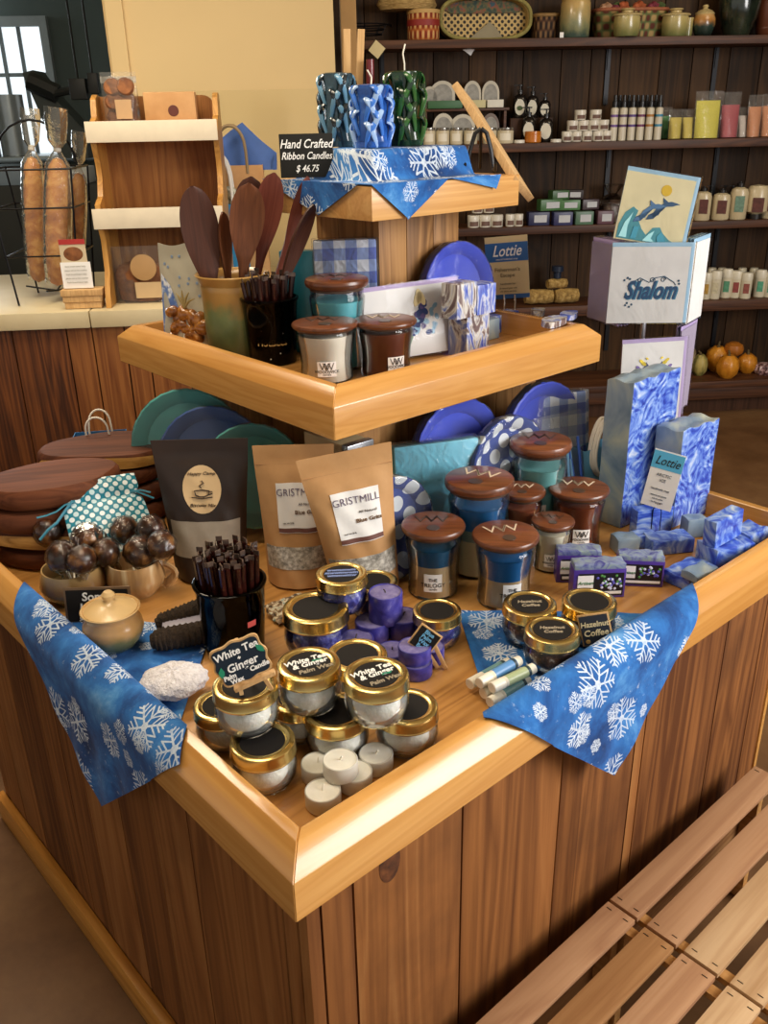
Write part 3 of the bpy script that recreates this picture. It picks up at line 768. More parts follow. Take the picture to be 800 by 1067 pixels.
# plaque on a small pale easel standing on the white jar's lid
C0 = onz(264, 722, ZU + HJ); r0 = face_cam(C0)
t = thing('easel_sign', 'scalloped chalk plaque for white tea and ginger on a pale mini easel', 'sign', C0, (0, 0, r0 + .0))
k = px2m(C0, 1)
bm = B(); tube(bm, [(-.014, 0, 0), (-.021, .006, .066)], .0032, 4); obj('leg', bm, PALE, t)
bm = B(); tube(bm, [(.022, 0, .002), (-.010, .008, .072)], .0032, 4); obj('leg', bm, PALE, t)
bm = B(); tube(bm, [(0, .024, 0), (-.014, .012, .070)], .0028, 4); obj('leg', bm, PALE, t)
Mt = T(.001, -.004, .022) @ RY(-.36)
bm = B(); box(bm, (.002, -.004, 0), (.052, .009, .005), bev=.0006, M=Mt); obj('ledge', bm, PALE, t)
def scallop(w, h, n=64):
    pts = []
    for i in range(n):
        a = 2 * PI * i / n; c, s = math.cos(a), math.sin(a)
        e = 4.5; r = (abs(c) ** e + abs(s) ** e) ** (-1 / e); r *= 1 + .055 * math.cos(8 * a)
        pts.append((w / 2 * r * c * .93, h / 2 * r * s * .93))
    return pts
Mp = Mt @ T(.000, -.0055, .034) @ RX(-.15)
pw, ph = .068, .056
bm = B(); prism(bm, scallop(pw, ph), -.002, .002, M=Mp); pl = obj('plaque', bm, PALE, t)
bm = B(); prism(bm, scallop(pw * .93, ph * .91), -.0028, -.0015, M=Mp); obj('chalk_face', bm, plain('#1f2a36', .8, spec=.2), pl)
for s, sz, x, z in (('White Tea', .0125, 0, .014), ('+', .007, 0, .005), ('Ginger', .014, .0, -.004), ('Palm', .008, -.020, -.013), ('Wax', .008, -.014, -.020), ('Candle', .0085, .017, -.014)):
    text(s, sz, CHALKW, pl, Mp @ T(x, -.003, z), shear=.15, bold=.0003)
for x, z, a in ((-.026, -.004, .3), (.027, .006, -.5)):
    bm = B(); prism(bm, [(0, -.007), (.003, -.003), (.0035, .001), (0, .007), (-.0035, .001), (-.003, -.003)], -.0034, -.0028, M=Mp @ T(x, 0, z) @ RY(a)); obj('painted_leaf', bm, GREENL, pl, flat=True)
# diamond sign on a clothes peg
C0 = onz(449, 668, ZB + .03); r0 = face_cam(C0)
C0 = onz(452, 696, ZB)
t = thing('peg_sign', 'small diamond chalk sign with pale blue writing held by a wooden peg', 'sign', C0, (0, 0, r0))
Mp = T(-.013, -.008, .054) @ RX(-.2) @ RY(.62)
o = board('sign', .037, .037, t, CHALK, PALE, t, Mp, .0022, .003)
CHBL = plain('#6fb0d8', .8)
for i, s in enumerate(('Blue', 'Palm', 'Wax', 'Bell')): text(s, .0088, CHBL, o, Mp @ T(0, -.003, .0115 - i * .0078), bold=.0002)
for dx in (-.004, .005):
    bm = B(); box(bm, (0, 0, 0), (.006, .004, .05), bev=.0008, M=T(.000 + dx * 1.6, -.003, .024) @ RY(-.5 if dx < 0 else -.4)); obj('peg_half', bm, PALE, t)
# hazelnut coffee sign
C0 = onz(622, 668, ZB + .03); r0 = face_cam(C0)
t = thing('price_sign', 'square chalk sign reading hazelnut coffee, leaning on a coffee jar', 'sign', C0, (-.12, 0, r0))
Mp = T(-.004, 0, .019) @ RY(-.28)
o = board('sign', .046, .050, t, plain('#2a303c', .8), PALE, t, Mp, .0022, .003)
for s, sz, z in (('Hazelnut', .0115, .009), ('Coffee', .0135, -.005)): text(s, sz, plain('#e9d9ae', .8), o, Mp @ T(0, -.003, z), shear=.15, bold=.0003)
for dx in (-.014, .014):
    bm = B(); lathe(bm, [(0, .0028), (.003, .0028), (.004, .002)], 10, M=Mp @ T(dx, 0, -.018) @ RX(PI / 2)); obj('painted_bean', bm, plain('#c9a05a', .8), o)
# ================================================================== pouches
def pouch(bl, br, yt, z, T_, label, mats, name='coffee_bag', cat='bag', group=None, lean=0, roll=0, seal=.13, puff=1.0, taper=.0, film=None, cx=None, wrinkle=1.0, topwave=0):
    Pc, rot, Wd = base_line(bl, br, z); H = height(Pc, yt)
    t = thing(name, label, cat, Pc, Euler((lean, roll, rot), 'ZYX') if False else (lean, roll, rot), group)
    sd = random.uniform(0, 9)
    def half(u, v):
        g = (1 - v / (1 - seal)) if v < 1 - seal else 0
        g = max(0, g) ** .62
        lens = (1 - abs(u) ** 3.2)
        th = T_ / 2 * g * lens * puff
        wr = wrinkle * .0022 * math.sin(u * 7 + v * 9 + sd) * math.sin(v * 13 + u * 3 + sd) * min(1, g * 3) * lens
        return max(th + wr, .0006)
    def xw(u, v): return u * Wd / 2 * (1 + taper * v - .03 * math.sin(min(1, v * 1.2) * PI))
    def front(u, v, off=0): return Vector((xw(u, v), -half(u, v) - off, v * H + (topwave * math.sin(u * 3) * v if topwave else 0)))
    bm = B()
    nu, nv = 24, 26
    F = [[bm.verts.new(front(2 * i / nu - 1, j / nv)) for i in range(nu + 1)] for j in range(nv + 1)]
    K = [[(F[j][i] if i in (0, nu) else bm.verts.new(Vector((front(2 * i / nu - 1, j / nv).x, half(2 * i / nu - 1, j / nv), front(2 * i / nu - 1, j / nv).z)))) for i in range(nu + 1)] for j in range(nv + 1)]
    for j in range(nv):
        for i in range(nu):
            bm.faces.new((F[j][i], F[j][i + 1], F[j + 1][i + 1], F[j + 1][i])); bm.faces.new((K[j][i], K[j + 1][i], K[j + 1][i + 1], K[j][i + 1]))
    for i in range(nu):
        for q, rev in ((0, 0), (nv, 1)):
            f = [F[q][i], K[q][i], K[q][i + 1], F[q][i + 1]]
            f = list(dict.fromkeys(f))
            if len(f) >= 3: bm.faces.new(f)
    obj('body', bm, mats, t)
    return t, front, Wd, H
def patch(front, u0, u1, v0, v1, off=.0012, n=12):
    bm = B(); sheet(bm, lambda a, b: front(u0 + (u1 - u0) * a, v0 + (v1 - v0) * b, off), n, n, .0005); return bm
def disc_patch(front, uc, vc, ru, rv, off=.0014, n=30):
    bm = B(); c = bm.verts.new(front(uc, vc, off)); R1 = []
    for rr in (.5, 1):
        R1.append([bm.verts.new(front(uc + ru * rr * math.cos(2 * PI * k / n), vc + rv * rr * math.sin(2 * PI * k / n), off)) for k in range(n)])
    for k in range(n):
        bm.faces.new((c, R1[0][k], R1[0][(k + 1) % n])); bm.faces.new((R1[0][k], R1[1][k], R1[1][(k + 1) % n], R1[0][(k + 1) % n]))
    return bm
def on_front(front, u, v, Wd, off=.0025):
    """frame lying on the pouch front at (u,v)"""
    p = front(u, v, off); a = (front(u + .02, v, off) - front(u - .02, v, off)).normalized(); b = (front(u, v + .02, off) - front(u, v - .02, off)).normalized()
    n = a.cross(b).normalized(); b = n.cross(a)
    return Matrix(((a.x, -n.x, b.x, p.x), (a.y, -n.y, b.y, p.y), (a.z, -n.z, b.z, p.z), (0, 0, 0, 1)))
DBROWN = mottle('dark_brown_foil', [(.3, '#241811'), (.7, '#35251b')], 9, .42, 4, 0, .15, 14)
FLOURW = mottle('bag_window_mix', [(.3, '#8d8171'), (.7, '#a59a89')], 20, .5)
GRITS = mottle('blue_grits_grain', [(.3, '#6a665e'), (.5, '#a9a398'), (.7, '#d8d3c8')], 150, .5, 3)
TANP = plain('#d9b98a', .7)
# dark biscuit bag
t, fr, Wd, H = pouch((184, 600), (258, 598), 462, ZB, .085, 'dark brown biscuit mix bag with round tan cup label and clear window', DBROWN, 'biscuit_bag', lean=-.06, taper=.30)
obj('window', patch(fr, -.86, .86, .18, .44), FLOURW, t)
lb = obj('round_label', disc_patch(fr, .0, .66, .44, .165), TANP, t)
M0 = on_front(fr, 0, .66, Wd)
DK = plain('#3a2a20', .7)
bm = B(); k = Wd
tube(bm, [(-.10 * k, 0, -.01 * k), (-.085 * k, 0, -.065 * k), (-.03 * k, 0, -.09 * k), (.03 * k, 0, -.09 * k), (.085 * k, 0, -.065 * k), (.10 * k, 0, -.01 * k), (0, 0, .003 * k)], .0012, 6, closed=True)
tube(bm, [(.095 * k, 0, -.02 * k), (.14 * k, 0, -.02 * k), (.14 * k, 0, -.05 * k), (.08 * k, 0, -.065 * k)], .001, 6)
tube(bm, [(-.14 * k, 0, -.095 * k), (0, 0, -.115 * k), (.14 * k, 0, -.095 * k)], .001, 6)
tube(bm, [(0, 0, .03 * k), (-.03 * k, 0, .06 * k), (.03 * k, 0, .095 * k), (0, 0, .13 * k)], .001, 6)
xf(bm, bm.verts, M0); obj('cup_drawing', bm, DK, lb)
mpb = lambda uc, vc: (lambda x, y, z: fr(uc + x / (Wd / 2), vc + y / H, .0024 + z))
text('Happy Camp', .058 * k, DK, lb, I4, shear=.3, mapf=mpb(0, .77)); text('Biscuits Mix', .064 * k, DK, lb, I4, shear=.3, mapf=mpb(0, .555))
# kraft grits bags
def grits(bl, br, yt, label, roll, taper=.2, Tk=.075):
    t, fr, Wd, H = pouch(bl, br, yt, ZB, Tk, label, KRAFT, 'grits_bag', group='kraft grits bags', lean=-.05, roll=roll, taper=taper)
    obj('window', patch(fr, -.93, .93, .14, .30), GRITS, t)
    bm = B(); 
    l = obj('label', patch(fr, -.50, .62, .40, .745), WHITE, t)
    bm = patch(fr, -.50, .62, .405, .435, .002); obj('stripe', bm, plain('#6a4238', .6), l)
    def mp(uc, vc): return lambda x, y, z: fr(uc + x / (Wd / 2), vc + y / H, .0022 + z)
    text('GRISTMILL', .155 * Wd, plain('#5a4a66', .7), l, I4, bold=-.0002, squash=.78, mapf=mp(.06, .68))
    text('All Natural', .05 * Wd, DK, l, I4, mapf=mp(.30, .60)); text('Blue Grits', .08 * Wd, plain('#6a4a2a', .7), l, I4, bold=.0002, mapf=mp(.30, .545))
    text('net wt 2 lb', .035 * Wd, DK, l, I4, mapf=mp(-.22, .47))
    bm = B(); tube(bm, [fr(-.99 + 1.98 * i / 12, .868, .0006) for i in range(13)], .0007, 5); obj('zip_seam', bm, plain('#a67a4c', .6), t)
grits((280, 606), (347, 604), 467, 'kraft grits bag standing behind the tilted one, beside the dark bag', 0.0)
grits((350, 622), (416, 614), 474, 'kraft blue grits bag tilted to one side, in front of the dotted plate', -.12, .42)

# ================================================================== plates
def plate(P, R, yaw, tilt, mat, label, group, depth=.02, name='paper_plate', wrapped=False, cat='plate'):
    """stands on its rim at P, leaning back by tilt"""
    t = thing(name, label, cat, P, (-tilt, 0, yaw), group)
    prof = [(0, .012), (.68 * R, .012), (.75 * R, .010), (.80 * R, 0.002), (.97 * R, -.006), (R, -.004), (R, -.002), (.97 * R, -.0035), (.81 * R, .0055), (.76 * R, .0135), (.68 * R, .0155), (0, .0155)]
    if depth: prof = prof[:-5] + [(.99 * R, depth - .004), (.81 * R, depth + .004), (.70 * R, depth + .012), (0, depth + .012)]
    fl = lambda a, z: 1 + .006 * math.cos(a * 28)
    bm = B(); lathe(bm, prof, 84, M=T(0, 0, R) @ RX(-PI / 2), fn=fl)
    for v in bm.verts: pass
    o = obj('plates', bm, mat, t) if False else obj('stack', bm, mat, t)
    if wrapped:
        bm = B(); lathe(bm, [(0, -.008), (.9 * R, -.0085), (1.0 * R, -.007), (1.012 * R, .0), (1.012 * R, depth), (.9 * R, depth + .006)], 48, M=T(0, 0, R) @ RX(-PI / 2), fn=lambda a, z: 1 + .01 * math.sin(a * 13))
        obj('wrap', bm, FILM, t)
    return t
TEAL = plain('#4db8b2', .42); NAVY = plain('#1d55a6', .4); COB = plain('#2340c8', .38); TURQ = plain('#39a7c4', .45)
gpl = 'wrapped paper plate stacks'
def lean_plate(cx, cy, R, mat, label, yaw, tilt, z=ZB, depth=.014, near=1.0):
    c = CAM + (onz(cx, cy, z + R * math.cos(tilt)) - CAM) * near; R *= near
    n = Vector((math.sin(yaw), -math.cos(yaw), 0))          # the way it faces
    base = c + n * R * math.sin(tilt); base.z = z
    return plate(base, R, yaw, tilt, mat, label, gpl, depth, wrapped=True)
lean_plate(197, 466, .118, TEAL, 'teal paper plate stack leaning on the pedestal, next to the wooden boards', -.80, .2, z=.063)
lean_plate(221, 472, .112, NAVY, 'navy paper plate stack leaning between the two teal stacks', -.80, .2, z=.063, near=.975)
lean_plate(263, 480, .106, TEAL, 'teal paper plate stack leaning behind the dark brown bag', -.80, .2, z=.063, near=.955)
DOTS = dots('dotted_plate', '#1d3f93', '#dfe6ee', .052, .27, axes=(0, 2))
lean_plate(408, 533, .098, DOTS, 'navy plate stack with white dots behind the tilted kraft bag', -.02, .10, z=ZB + .008, near=.955)
lean_plate(478, 490, .115, COB, 'cobalt paper plate stack leaning on the pedestal above the turquoise napkins', -.02, .12, z=.063, near=1.03)
lean_plate(531, 494, .100, DOTS, 'navy plate stack with white dots behind the teal candle', -.05, .12, z=.063, near=1.015)
lean_plate(566, 474, .115, COB, 'cobalt paper plate stack behind the plaid napkins', -.02, .12, z=.063, near=1.04)

t = thing('carton', 'cream carton with a silver corner clip between the kraft bags and the pedestal', 'box', Vector((.562, .605, .0627)), 0)
bm = B(); box(bm, (0, 0, .10), (.058, .125, .20), bev=.003); obj('box', bm, plain('#cbb68a', .55), t)
bm = B(); box(bm, (.0, -.056, .192), (.0605, .016, .02), bev=.002); obj('corner_clip', bm, plain('#b8bcc2', .3, .9), t)
# small wooden plate stand under the dotted plate
C0 = onz(408, 594, ZB); t = thing('plate_stand', 'small pale wooden plate stand below the dotted plate', 'stand', C0, -.5)
bm = B(); lathe(bm, [(0, 0), (.030, 0), (.032, .003), (.030, .006), (0, .006)], 30); obj('foot', bm, PALE, t)
for dx in (-.010, .010):
    bm = B(); tube(bm, [(dx, -.01, .006), (dx, -.012, .02)], .0025, 8); obj('peg', bm, PALE, t)

# ================================================================== napkin packs
PLAID = NT('blue_plaid'); co = PLAID.coord(); sp = PLAID.n('ShaderNodeSeparateXYZ'); PLAID.put(sp.inputs[0], co)
def band(s, p, w): return PLAID.math('LESS_THAN', PLAID.math('FRACT', PLAID.math('ADD', PLAID.math('DIVIDE', s, p), 50)), w)
m1 = PLAID.math('ADD', PLAID.math('MULTIPLY', band(sp.outputs[0], .045, .5), .5), PLAID.math('MULTIPLY', band(sp.outputs[2], .045, .5), .5))
PLAID.bsdf(PLAID.ramp(m1, [(0, '#dfe4f2'), (.5, '#7f97d2'), (1, '#3252b4')], 'CONSTANT'), .5)
PLAID.m.node_tree.nodes
def pack(bl, br, yt, z, th, mat, label, lean=-.2, roll=0, name='napkin_pack', wrap=True, group=None, cat='napkins'):
    Pc, rot, Wd = base_line(bl, br, z); H = height(Pc, yt)
    t = thing(name, label, cat, Pc, (lean, roll, rot), group)
    bm = B()
    for i in range(3): box(bm, (0, th * (i - 1) / 3, H / 2), (Wd, th / 3.2, H), bev=th / 8)
    obj('napkins', bm, mat, t) if False else obj('folded_stack', bm, mat, t)
    if wrap:
        bm = B(); box(bm, (0, 0, H / 2), (Wd + .006, th + .006, H + .006), bev=.003); obj('wrap', bm, FILM, t)
    return t
pack((414, 579), (498, 566), 466, ZB, .03, plain('#62c4e4', .45), 'turquoise napkin pack leaning in front of the cobalt plates', lean=-.12, group='wrapped napkin packs')
pack((548, 533), (605, 519), 418, ZB, .04, PLAID.m, 'blue plaid napkin pack beside the white corded bag', lean=-.16, roll=.04, group='wrapped napkin packs')
# ribbon straws bag in front of the plaid pack
t, fr, Wd, H = pouch((563, 546), (612, 532), 436, ZB, .018, 'clear bag of pale blue straws in front of the plaid napkins', FILM, 'straw_bag', lean=-.2)
random.seed(5)
for i in range(9):
    x = -.4 + .1 * i; bm = B(); tube(bm, [(x * Wd, -.004, .004), ((x * .7 + random.uniform(-.1, .1)) * Wd, -.006, H * .75)], .003, 7); obj('straw', bm, plain(random.choice(['#7fb4e0', '#3f66c8', '#cfe0f2']), .4), t)

# ================================================================== wooden serving boards
MAHOG = [wood('mahogany_a', '#4a2615', '#6f3f26', '#84522f', 0, 1.2, .65, .25, .2, 0, .45), wood('mahogany_b', '#522b18', '#7b472b', '#925c3a', 0, 1.2, .65, .25, .2, 0, .45)]
SAP = wood('sapwood_edge', '#8a5f2a', '#b98a45', '#cfa35e', 0, 1.2, .5, .4, .2)
def wooden_board(P, rx, ry, yaw, th, label, edge, mi, seed):
    rnd = random.Random(seed)
    t = thing('serving_board', label, 'board', P, yaw, 'mahogany serving boards')
    ph = [rnd.uniform(0, 6) for _ in range(4)]
    def shape(a, q=1): return 1 + .05 * math.sin(2 * a + ph[0]) + .035 * math.sin(3 * a + ph[1]) + .02 * math.sin(5 * a + ph[2])
    bm = B()
    lathe(bm, [(0, 0), (.90, 0), (.97, th * .15), (1.0, th * .45), (.985, th * .8), (.94, th * .97), (.88, th), (.5, th + .001), (0, th + .001)], 56, fn=shape)
    for v in bm.verts: v.co.x *= rx; v.co.y *= ry; v.co.z += .004 * math.sin(v.co.x * 13 + ph[3]) * min(1, math.hypot(v.co.x / rx, v.co.y / ry))
    obj('slab', bm, MAHOG[mi], t)
    if edge:
        bm = B(); n = 26
        a0, a1 = edge
        def fn(u, v):
            a = a0 + (a1 - a0) * u; r = shape(a) * (1.004 - .004 * abs(v * 2 - 1)) ; k = math.sin(PI * u) ** .5
            zz = th * (.2 + .68 * v * (.4 + .6 * k)); rr = r * (.985 if v > .9 else 1.0)
            x = rr * math.cos(a) * rx; y = rr * math.sin(a) * ry
            return (x * 1.003, y * 1.003, zz + .004 * math.sin(x * 13 + ph[3]))
        sheet(bm, fn, n, 4, -.0012); obj('sapwood', bm, SAP, t)
    return P
# front pile
Pf = Vector((.172, .975, 0)); zz = ZB
for i, (dx, dy, rx, ry, th, lab, e) in enumerate(((.0, .0, .125, .08, .034, 'lowest mahogany board of the front pile, dark edge on the tray', None), (.0, .0, .13, .082, .036, 'mahogany board with pale sapwood edge, low in the front pile', (-2.6, -.4)), (-.005, .01, .12, .08, .040, 'thick reddish board in the middle of the front pile', None), (.004, .005, .128, .08, .040, 'mahogany board topping the front pile of wooden boards', None))):
    wooden_board(Pf + Vector((dx, dy, zz)), rx, ry, -.75 + .06 * i, th, lab, e, i % 2, 20 + i); zz += th + .003
Pr = Vector((.335, 1.085, 0)); zz = ZB
for i, (dx, dy, rx, ry, th, lab, e) in enumerate(((-.01, .0, .135, .085, .040, 'thick mahogany board at the bottom of the rear pile', None), (-.015, .0, .138, .088, .036, 'dark mahogany board low in the rear pile of boards', None), (-.005, .0, .133, .085, .032, 'mahogany board below the top one in the rear pile', None), (.005, .0, .133, .085, .034, 'top board of the rear pile with a yellow sapwood edge', (-2.7, -.5)))):
    wooden_board(Pr + Vector((dx, dy, zz)), rx, ry, -.70 + .05 * i, th, lab, e, (i + 1) % 2, 40 + i); zz += th + .003

# white corded paper bag behind the boards
def cord_bag(bl, br, yt, z, th, mat, cordm, label, loop, dep_=None, name='gift_bag', group=None, lean=0, tissue=None, cordr=.0022, loops=2):
    Pc, rot, Wd = base_line(bl, br, z); H = height(Pc, yt)
    t = thing(name, label, 'gift bag', Pc, (lean, 0, rot), group)
    bm = B()
    w, d = Wd / 2, th / 2
    prof = [(-w, -d), (w, -d), (w * .99, 0), (w, d), (-w, d), (-w * .99, 0)]
    lo = [bm.verts.new((x, y, 0)) for x, y in prof]; hi = [bm.verts.new((x * 1.01, y * .8, H)) for x, y in prof]; hi2 = [bm.verts.new((x * .985, y * .76, H)) for x, y in prof]; lo2 = [bm.verts.new((x * .97, y * .93, .003)) for x, y in prof]
    n = 6
    for A_, B_ in ((lo, hi), (hi, hi2), (hi2, lo2)):
        for i in range(n): bm.faces.new((A_[i], A_[(i + 1) % n], B_[(i + 1) % n], B_[i]))
    bm.faces.new(lo); bm.faces.new(lo2)
    obj('paper_body', bm, mat, t, flat=True)
    for k in range(loops):
        y = (-d if k == 0 else d) * .82
        bm = B(); pts = []
        for i in range(15):
            a = PI * i / 14; pts.append((-math.cos(a) * w * .45, y - .004 + (loop * .25 * math.sin(a) * (1 if k else -.4)), H - .03 + .03 * min(1, 3 * math.sin(a)) + loop * math.sin(a) ** .7))
        tube(bm, pts, cordr, 8); obj('handle', bm, cordm, t)
    if tissue:
        bm = B()
        lathe(bm, [(0, H - .03), (.7, H - .02), (.9, H + .002), (.6, H + .022), (0, H + .03)], 40, fn=lambda a, z: 1 + .18 * math.sin(a * 7 + z * 90) + .1 * math.sin(a * 13))
        for v in bm.verts: v.co.x *= w * .85; v.co.y *= d * .7
        obj('shredded_paper', bm, tissue, t)
    return t, Wd, H
CORDW = plain('#e6e1d6', .7)
cord_bag((88, 520), (140, 516), 452, ZB, .05, plain('#2f6fa8', .5), CORDW, 'blue gift bag with white cord handles behind the wooden boards', .045)
t, Wd, H = cord_bag((598, 526), (642, 512), 462, ZB, .045, plain('#6fb4dc', .5), CORDW, 'pale blue bag with white cord coils beside the card rack', .05, loops=0)
random.seed(9)
for i in range(8):
    bm = B(); f = random.uniform(-1, 1); ph = random.uniform(0, .8); k = px2m(t.location, 1)
    pts = [((-2 + f * 2 + (19 + f) * math.cos(a) * (1 - .25 * math.sin(a))) * k, -.03 + .003 * i + .008 * math.sin(a + ph), H - 2 * k + (29 + 2 * f) * k * math.sin(a)) for a in [2 * PI * q / 28 for q in range(28)]]
    tube(bm, pts, .0023, 7, closed=True); obj('cord_coil', bm, CORDW, t)

# ================================================================== dotted drawstring pouch on the boards
DOTT = dots('dotted_satin', '#127f96', '#e9f2f2', .022, .30, axes=(0, 1), rough=.4, dot2='#62b8c6', bump=.1)
p0 = onz(122, 578, ZB + .045)
t = thing('drawstring_pouch', 'turquoise satin drawstring pouch with white dots lying across the boards', 'pouch', p0, (-.75, 0, face_cam(p0) + .12))
k = px2m(p0, 1)
def fn(u, v):
    x = (u - .5) * 80 * k * (1 + .22 * math.sin(PI * min(1, v / .75)) * 0 + .10 * (1 - v)) - (v - .5) * .008; z = v * .150
    gath = math.exp(-((v - .74) / .05) ** 2)
    x *= 1 - .14 * gath
    y = -.012 * max(0, math.sin(PI * u)) ** .6 * (1 - .6 * gath) * (1 if v < .97 else .5) - .002 * math.sin(u * 22) * (gath + .35 * (v > .78))
    return (x, y, z)
DOTT = dots('dotted_satin', '#127f96', '#e9f2f2', .0175, .27, axes=(0, 2), rough=.4, dot2='#c9e2e6', bump=.1)
bm = B(); sheet(bm, fn, 34, 30, .006); obj('satin', bm, DOTT, t)
for sgn in (-1, 1):
    for q in (0, 1):
        bm = B(); pts = [(sgn * (.050 + .017 * i + .003 * q) , -.008, .111 - (.010 * q + .005) * i * (1 if sgn < 0 else .6) + .003 * math.sin(i * 2 + q)) for i in range(5 if sgn < 0 else 3)]
        tube(bm, pts, .0026, 6, flat=.6); obj('drawstring', bm, plain('#13748c', .45), t)

# ================================================================== pottery
GLAZE = mottle('stoneware_glaze', [(.3, '#4d5232'), (.48, '#8d8252'), (.62, '#b08f58'), (.8, '#c7ab78')], 9, .28, 5, .6, 0, 40, .5, .4)
def banded(name, stops, zspan, rough=.25):
    t = NT(name); sp = t.n('ShaderNodeSeparateXYZ'); t.put(sp.inputs[0], t.coord())
    nz = t.noise(t.coord(), 22, 4)
    f = t.math('ADD', t.math('DIVIDE', sp.outputs[2], zspan), t.math('MULTIPLY', t.math('SUBTRACT', nz, .5), .45))
    t.bsdf(t.ramp(f, stops), rough, 0, .5, None, .35); return t.m
JARG = banded('jar_glaze', [(.0, '#43502f'), (.32, '#6f6a3e'), (.5, '#b38a55'), (.75, '#c4955c'), (1, '#d6bd8a')], .075)
MUGG = banded('mug_glaze', [(.0, '#3c4226'), (.35, '#645230'), (.6, '#85603a'), (1, '#a88a58')], .06)
MUGS = mottle('striped_mug_glaze', [(.3, '#7b5a35'), (.5, '#b48d5d'), (.62, '#d8c49c'), (.8, '#94744a')], 14, .3, 3, 1.2, 0, 40, .5, .4, stretch=(1, 1, .25))
def lidded_jar():
    P = onz(121, 672, ZB + .0062); R = px2m(P + Vector((0, 0, .04)), 31.5); H = .058
    t = thing('lidded_jar', 'small tan and green glazed pottery jar with knobbed lid on the blue cloth', 'jar', P, 0)
    prof = [(0, 0), (.58 * R, 0), (.70 * R, .004), (.93 * R, .018), (R, .032), (.95 * R, .044), (.84 * R, .053), (.86 * R, .060), (.97 * R, .066), (.94 * R, .0675), (.80 * R, .0615), (.78 * R, .05), (0, .05)]
    bm = B(); lathe(bm, prof, 44); obj('body', bm, JARG, t)
    bm = B(); lathe(bm, [(0, .0605), (.86 * R, .062), (.87 * R, .0655), (.7 * R, .070), (.35 * R, .076), (.2 * R, .0785), (.16 * R, .081), (.21 * R, .086), (.22 * R, .090), (.13 * R, .095), (0, .0955)], 40); obj('lid', bm, plain('#d3b27c', .28, coat=.3, var=.12), t)
lidded_jar()
CELLO = clear('twisted_cellophane', (.97, .96, .94), 2.2, .10, .6, 60)
CHOC = mottle('chocolate', [(.35, '#26120a'), (.52, '#4a2614'), (.62, '#8a5a2a'), (.75, '#c9a468')], 34, .3, 4, 0, .3, 60, coat=.4)
def mug(px, yb, wpx, H, mat, label, spots, hang):
    P = onz(px, yb, ZB); R = px2m(P + Vector((0, 0, .03)), wpx / 2)
    t = thing('pottery_mug', label, 'mug', P, face_cam(P))
    bm = B(); lathe(bm, [(0, 0), (.66 * R, 0), (.72 * R, .004), (.95 * R, .3 * H), (R, .5 * H), (.93 * R, .8 * H), (.88 * R, H), (.84 * R, H), (.88 * R, .8 * H), (.9 * R, .4 * H), (.6 * R, .08 * H), (0, .08 * H)], 40); obj('body', bm, mat, t)
    bm = B(); tube(bm, [(R * .86 * math.cos(hang), R * .86 * math.sin(hang), .88 * H)] + [((R * (.95 + .42 * math.sin(PI * i / 8))) * math.cos(hang), (R * (.95 + .42 * math.sin(PI * i / 8))) * math.sin(hang), H * (.92 - .7 * i / 8)) for i in range(1, 8)] + [(R * .95 * math.cos(hang), R * .95 * math.sin(hang), .2 * H)], .0048, 8, flat=1.6); obj('handle', bm, mat, t)
    for i, (qx, qy, qs, lab) in enumerate(spots):
        zt = ZB + H + .018 + .016 * (i % 2)
        Q = onz(qx, qy, zt); r = px2m(Q, 15 * qs)
        c = thing('truffle_pop', lab, 'candy', Q, random.uniform(0, 6), 'cellophane-wrapped chocolate truffle pops')
        rd = random.Random(i + px)
        bm = B(); lathe(bm, [(0, -r), (.5 * r, -.87 * r), (.87 * r, -.5 * r), (r, 0), (.87 * r, .5 * r), (.5 * r, .87 * r), (0, r)], 20); obj('chocolate', bm, CHOC, c)
        bm = B(); vs = lathe(bm, [(.12 * r, -1.6 * r), (.3 * r, -1.2 * r), (.95 * r, -.55 * r), (1.1 * r, 0), (.95 * r, .55 * r), (.55 * r, .95 * r), (0, 1.1 * r)], 18, fn=lambda a, z: 1 + .07 * math.sin(a * 7 + z * 400) + .05 * rd.uniform(-1, 1))
        for v in vs: v.co += Vector((rd.uniform(-1, 1), rd.uniform(-1, 1), rd.uniform(-1, 1))) * r * .07
        obj('wrapper', bm, CELLO, c, flat=True)
        d = (P + Vector((0, 0, H * .3)) - Q); cs = math.cos(-c.rotation_euler.z); sn = math.sin(-c.rotation_euler.z)
        d = Vector((d.x * cs - d.y * sn, d.x * sn + d.y * cs, d.z))
        bm = B(); tube(bm, [(0, 0, -.9 * r), d * .5, d], .0016, 6); obj('stick', bm, plain('#e9e2d2', .6), c)
mug(80, 622, 68, .060, MUGG, 'brown-green pottery mug holding truffle pops, nearer the left rail', [(50, 553, 1, 'truffle pop nearest the front wooden boards'), (64, 580, 1.05, 'truffle pop low at the rim, towards the rail'), (74, 545, 1, 'truffle pop at the rear, below the dotted pouch'), (91, 562, 1.1, 'truffle pop in the centre of the left bunch'), (97, 548, .95, 'truffle pop behind the central one of the left bunch'), (85, 583, 1.0, 'truffle pop hanging over the front of the brown mug'), (110, 576, 1.0, 'truffle pop on the bunch side facing the striped mug')], .2)
mug(144, 616, 60, .062, MUGS, 'striped cream and brown pottery mug holding truffle pops, beside the dark bag', [(130, 553, 1, 'dark truffle pop at the back of the striped mug'), (158, 551, .95, 'truffle pop touching the dark brown bag, upper one'), (146, 575, 1.1, 'big dark truffle pop at the front of the striped mug'), (168, 568, 1, 'truffle pop touching the dark brown bag, lower one')], -.3)

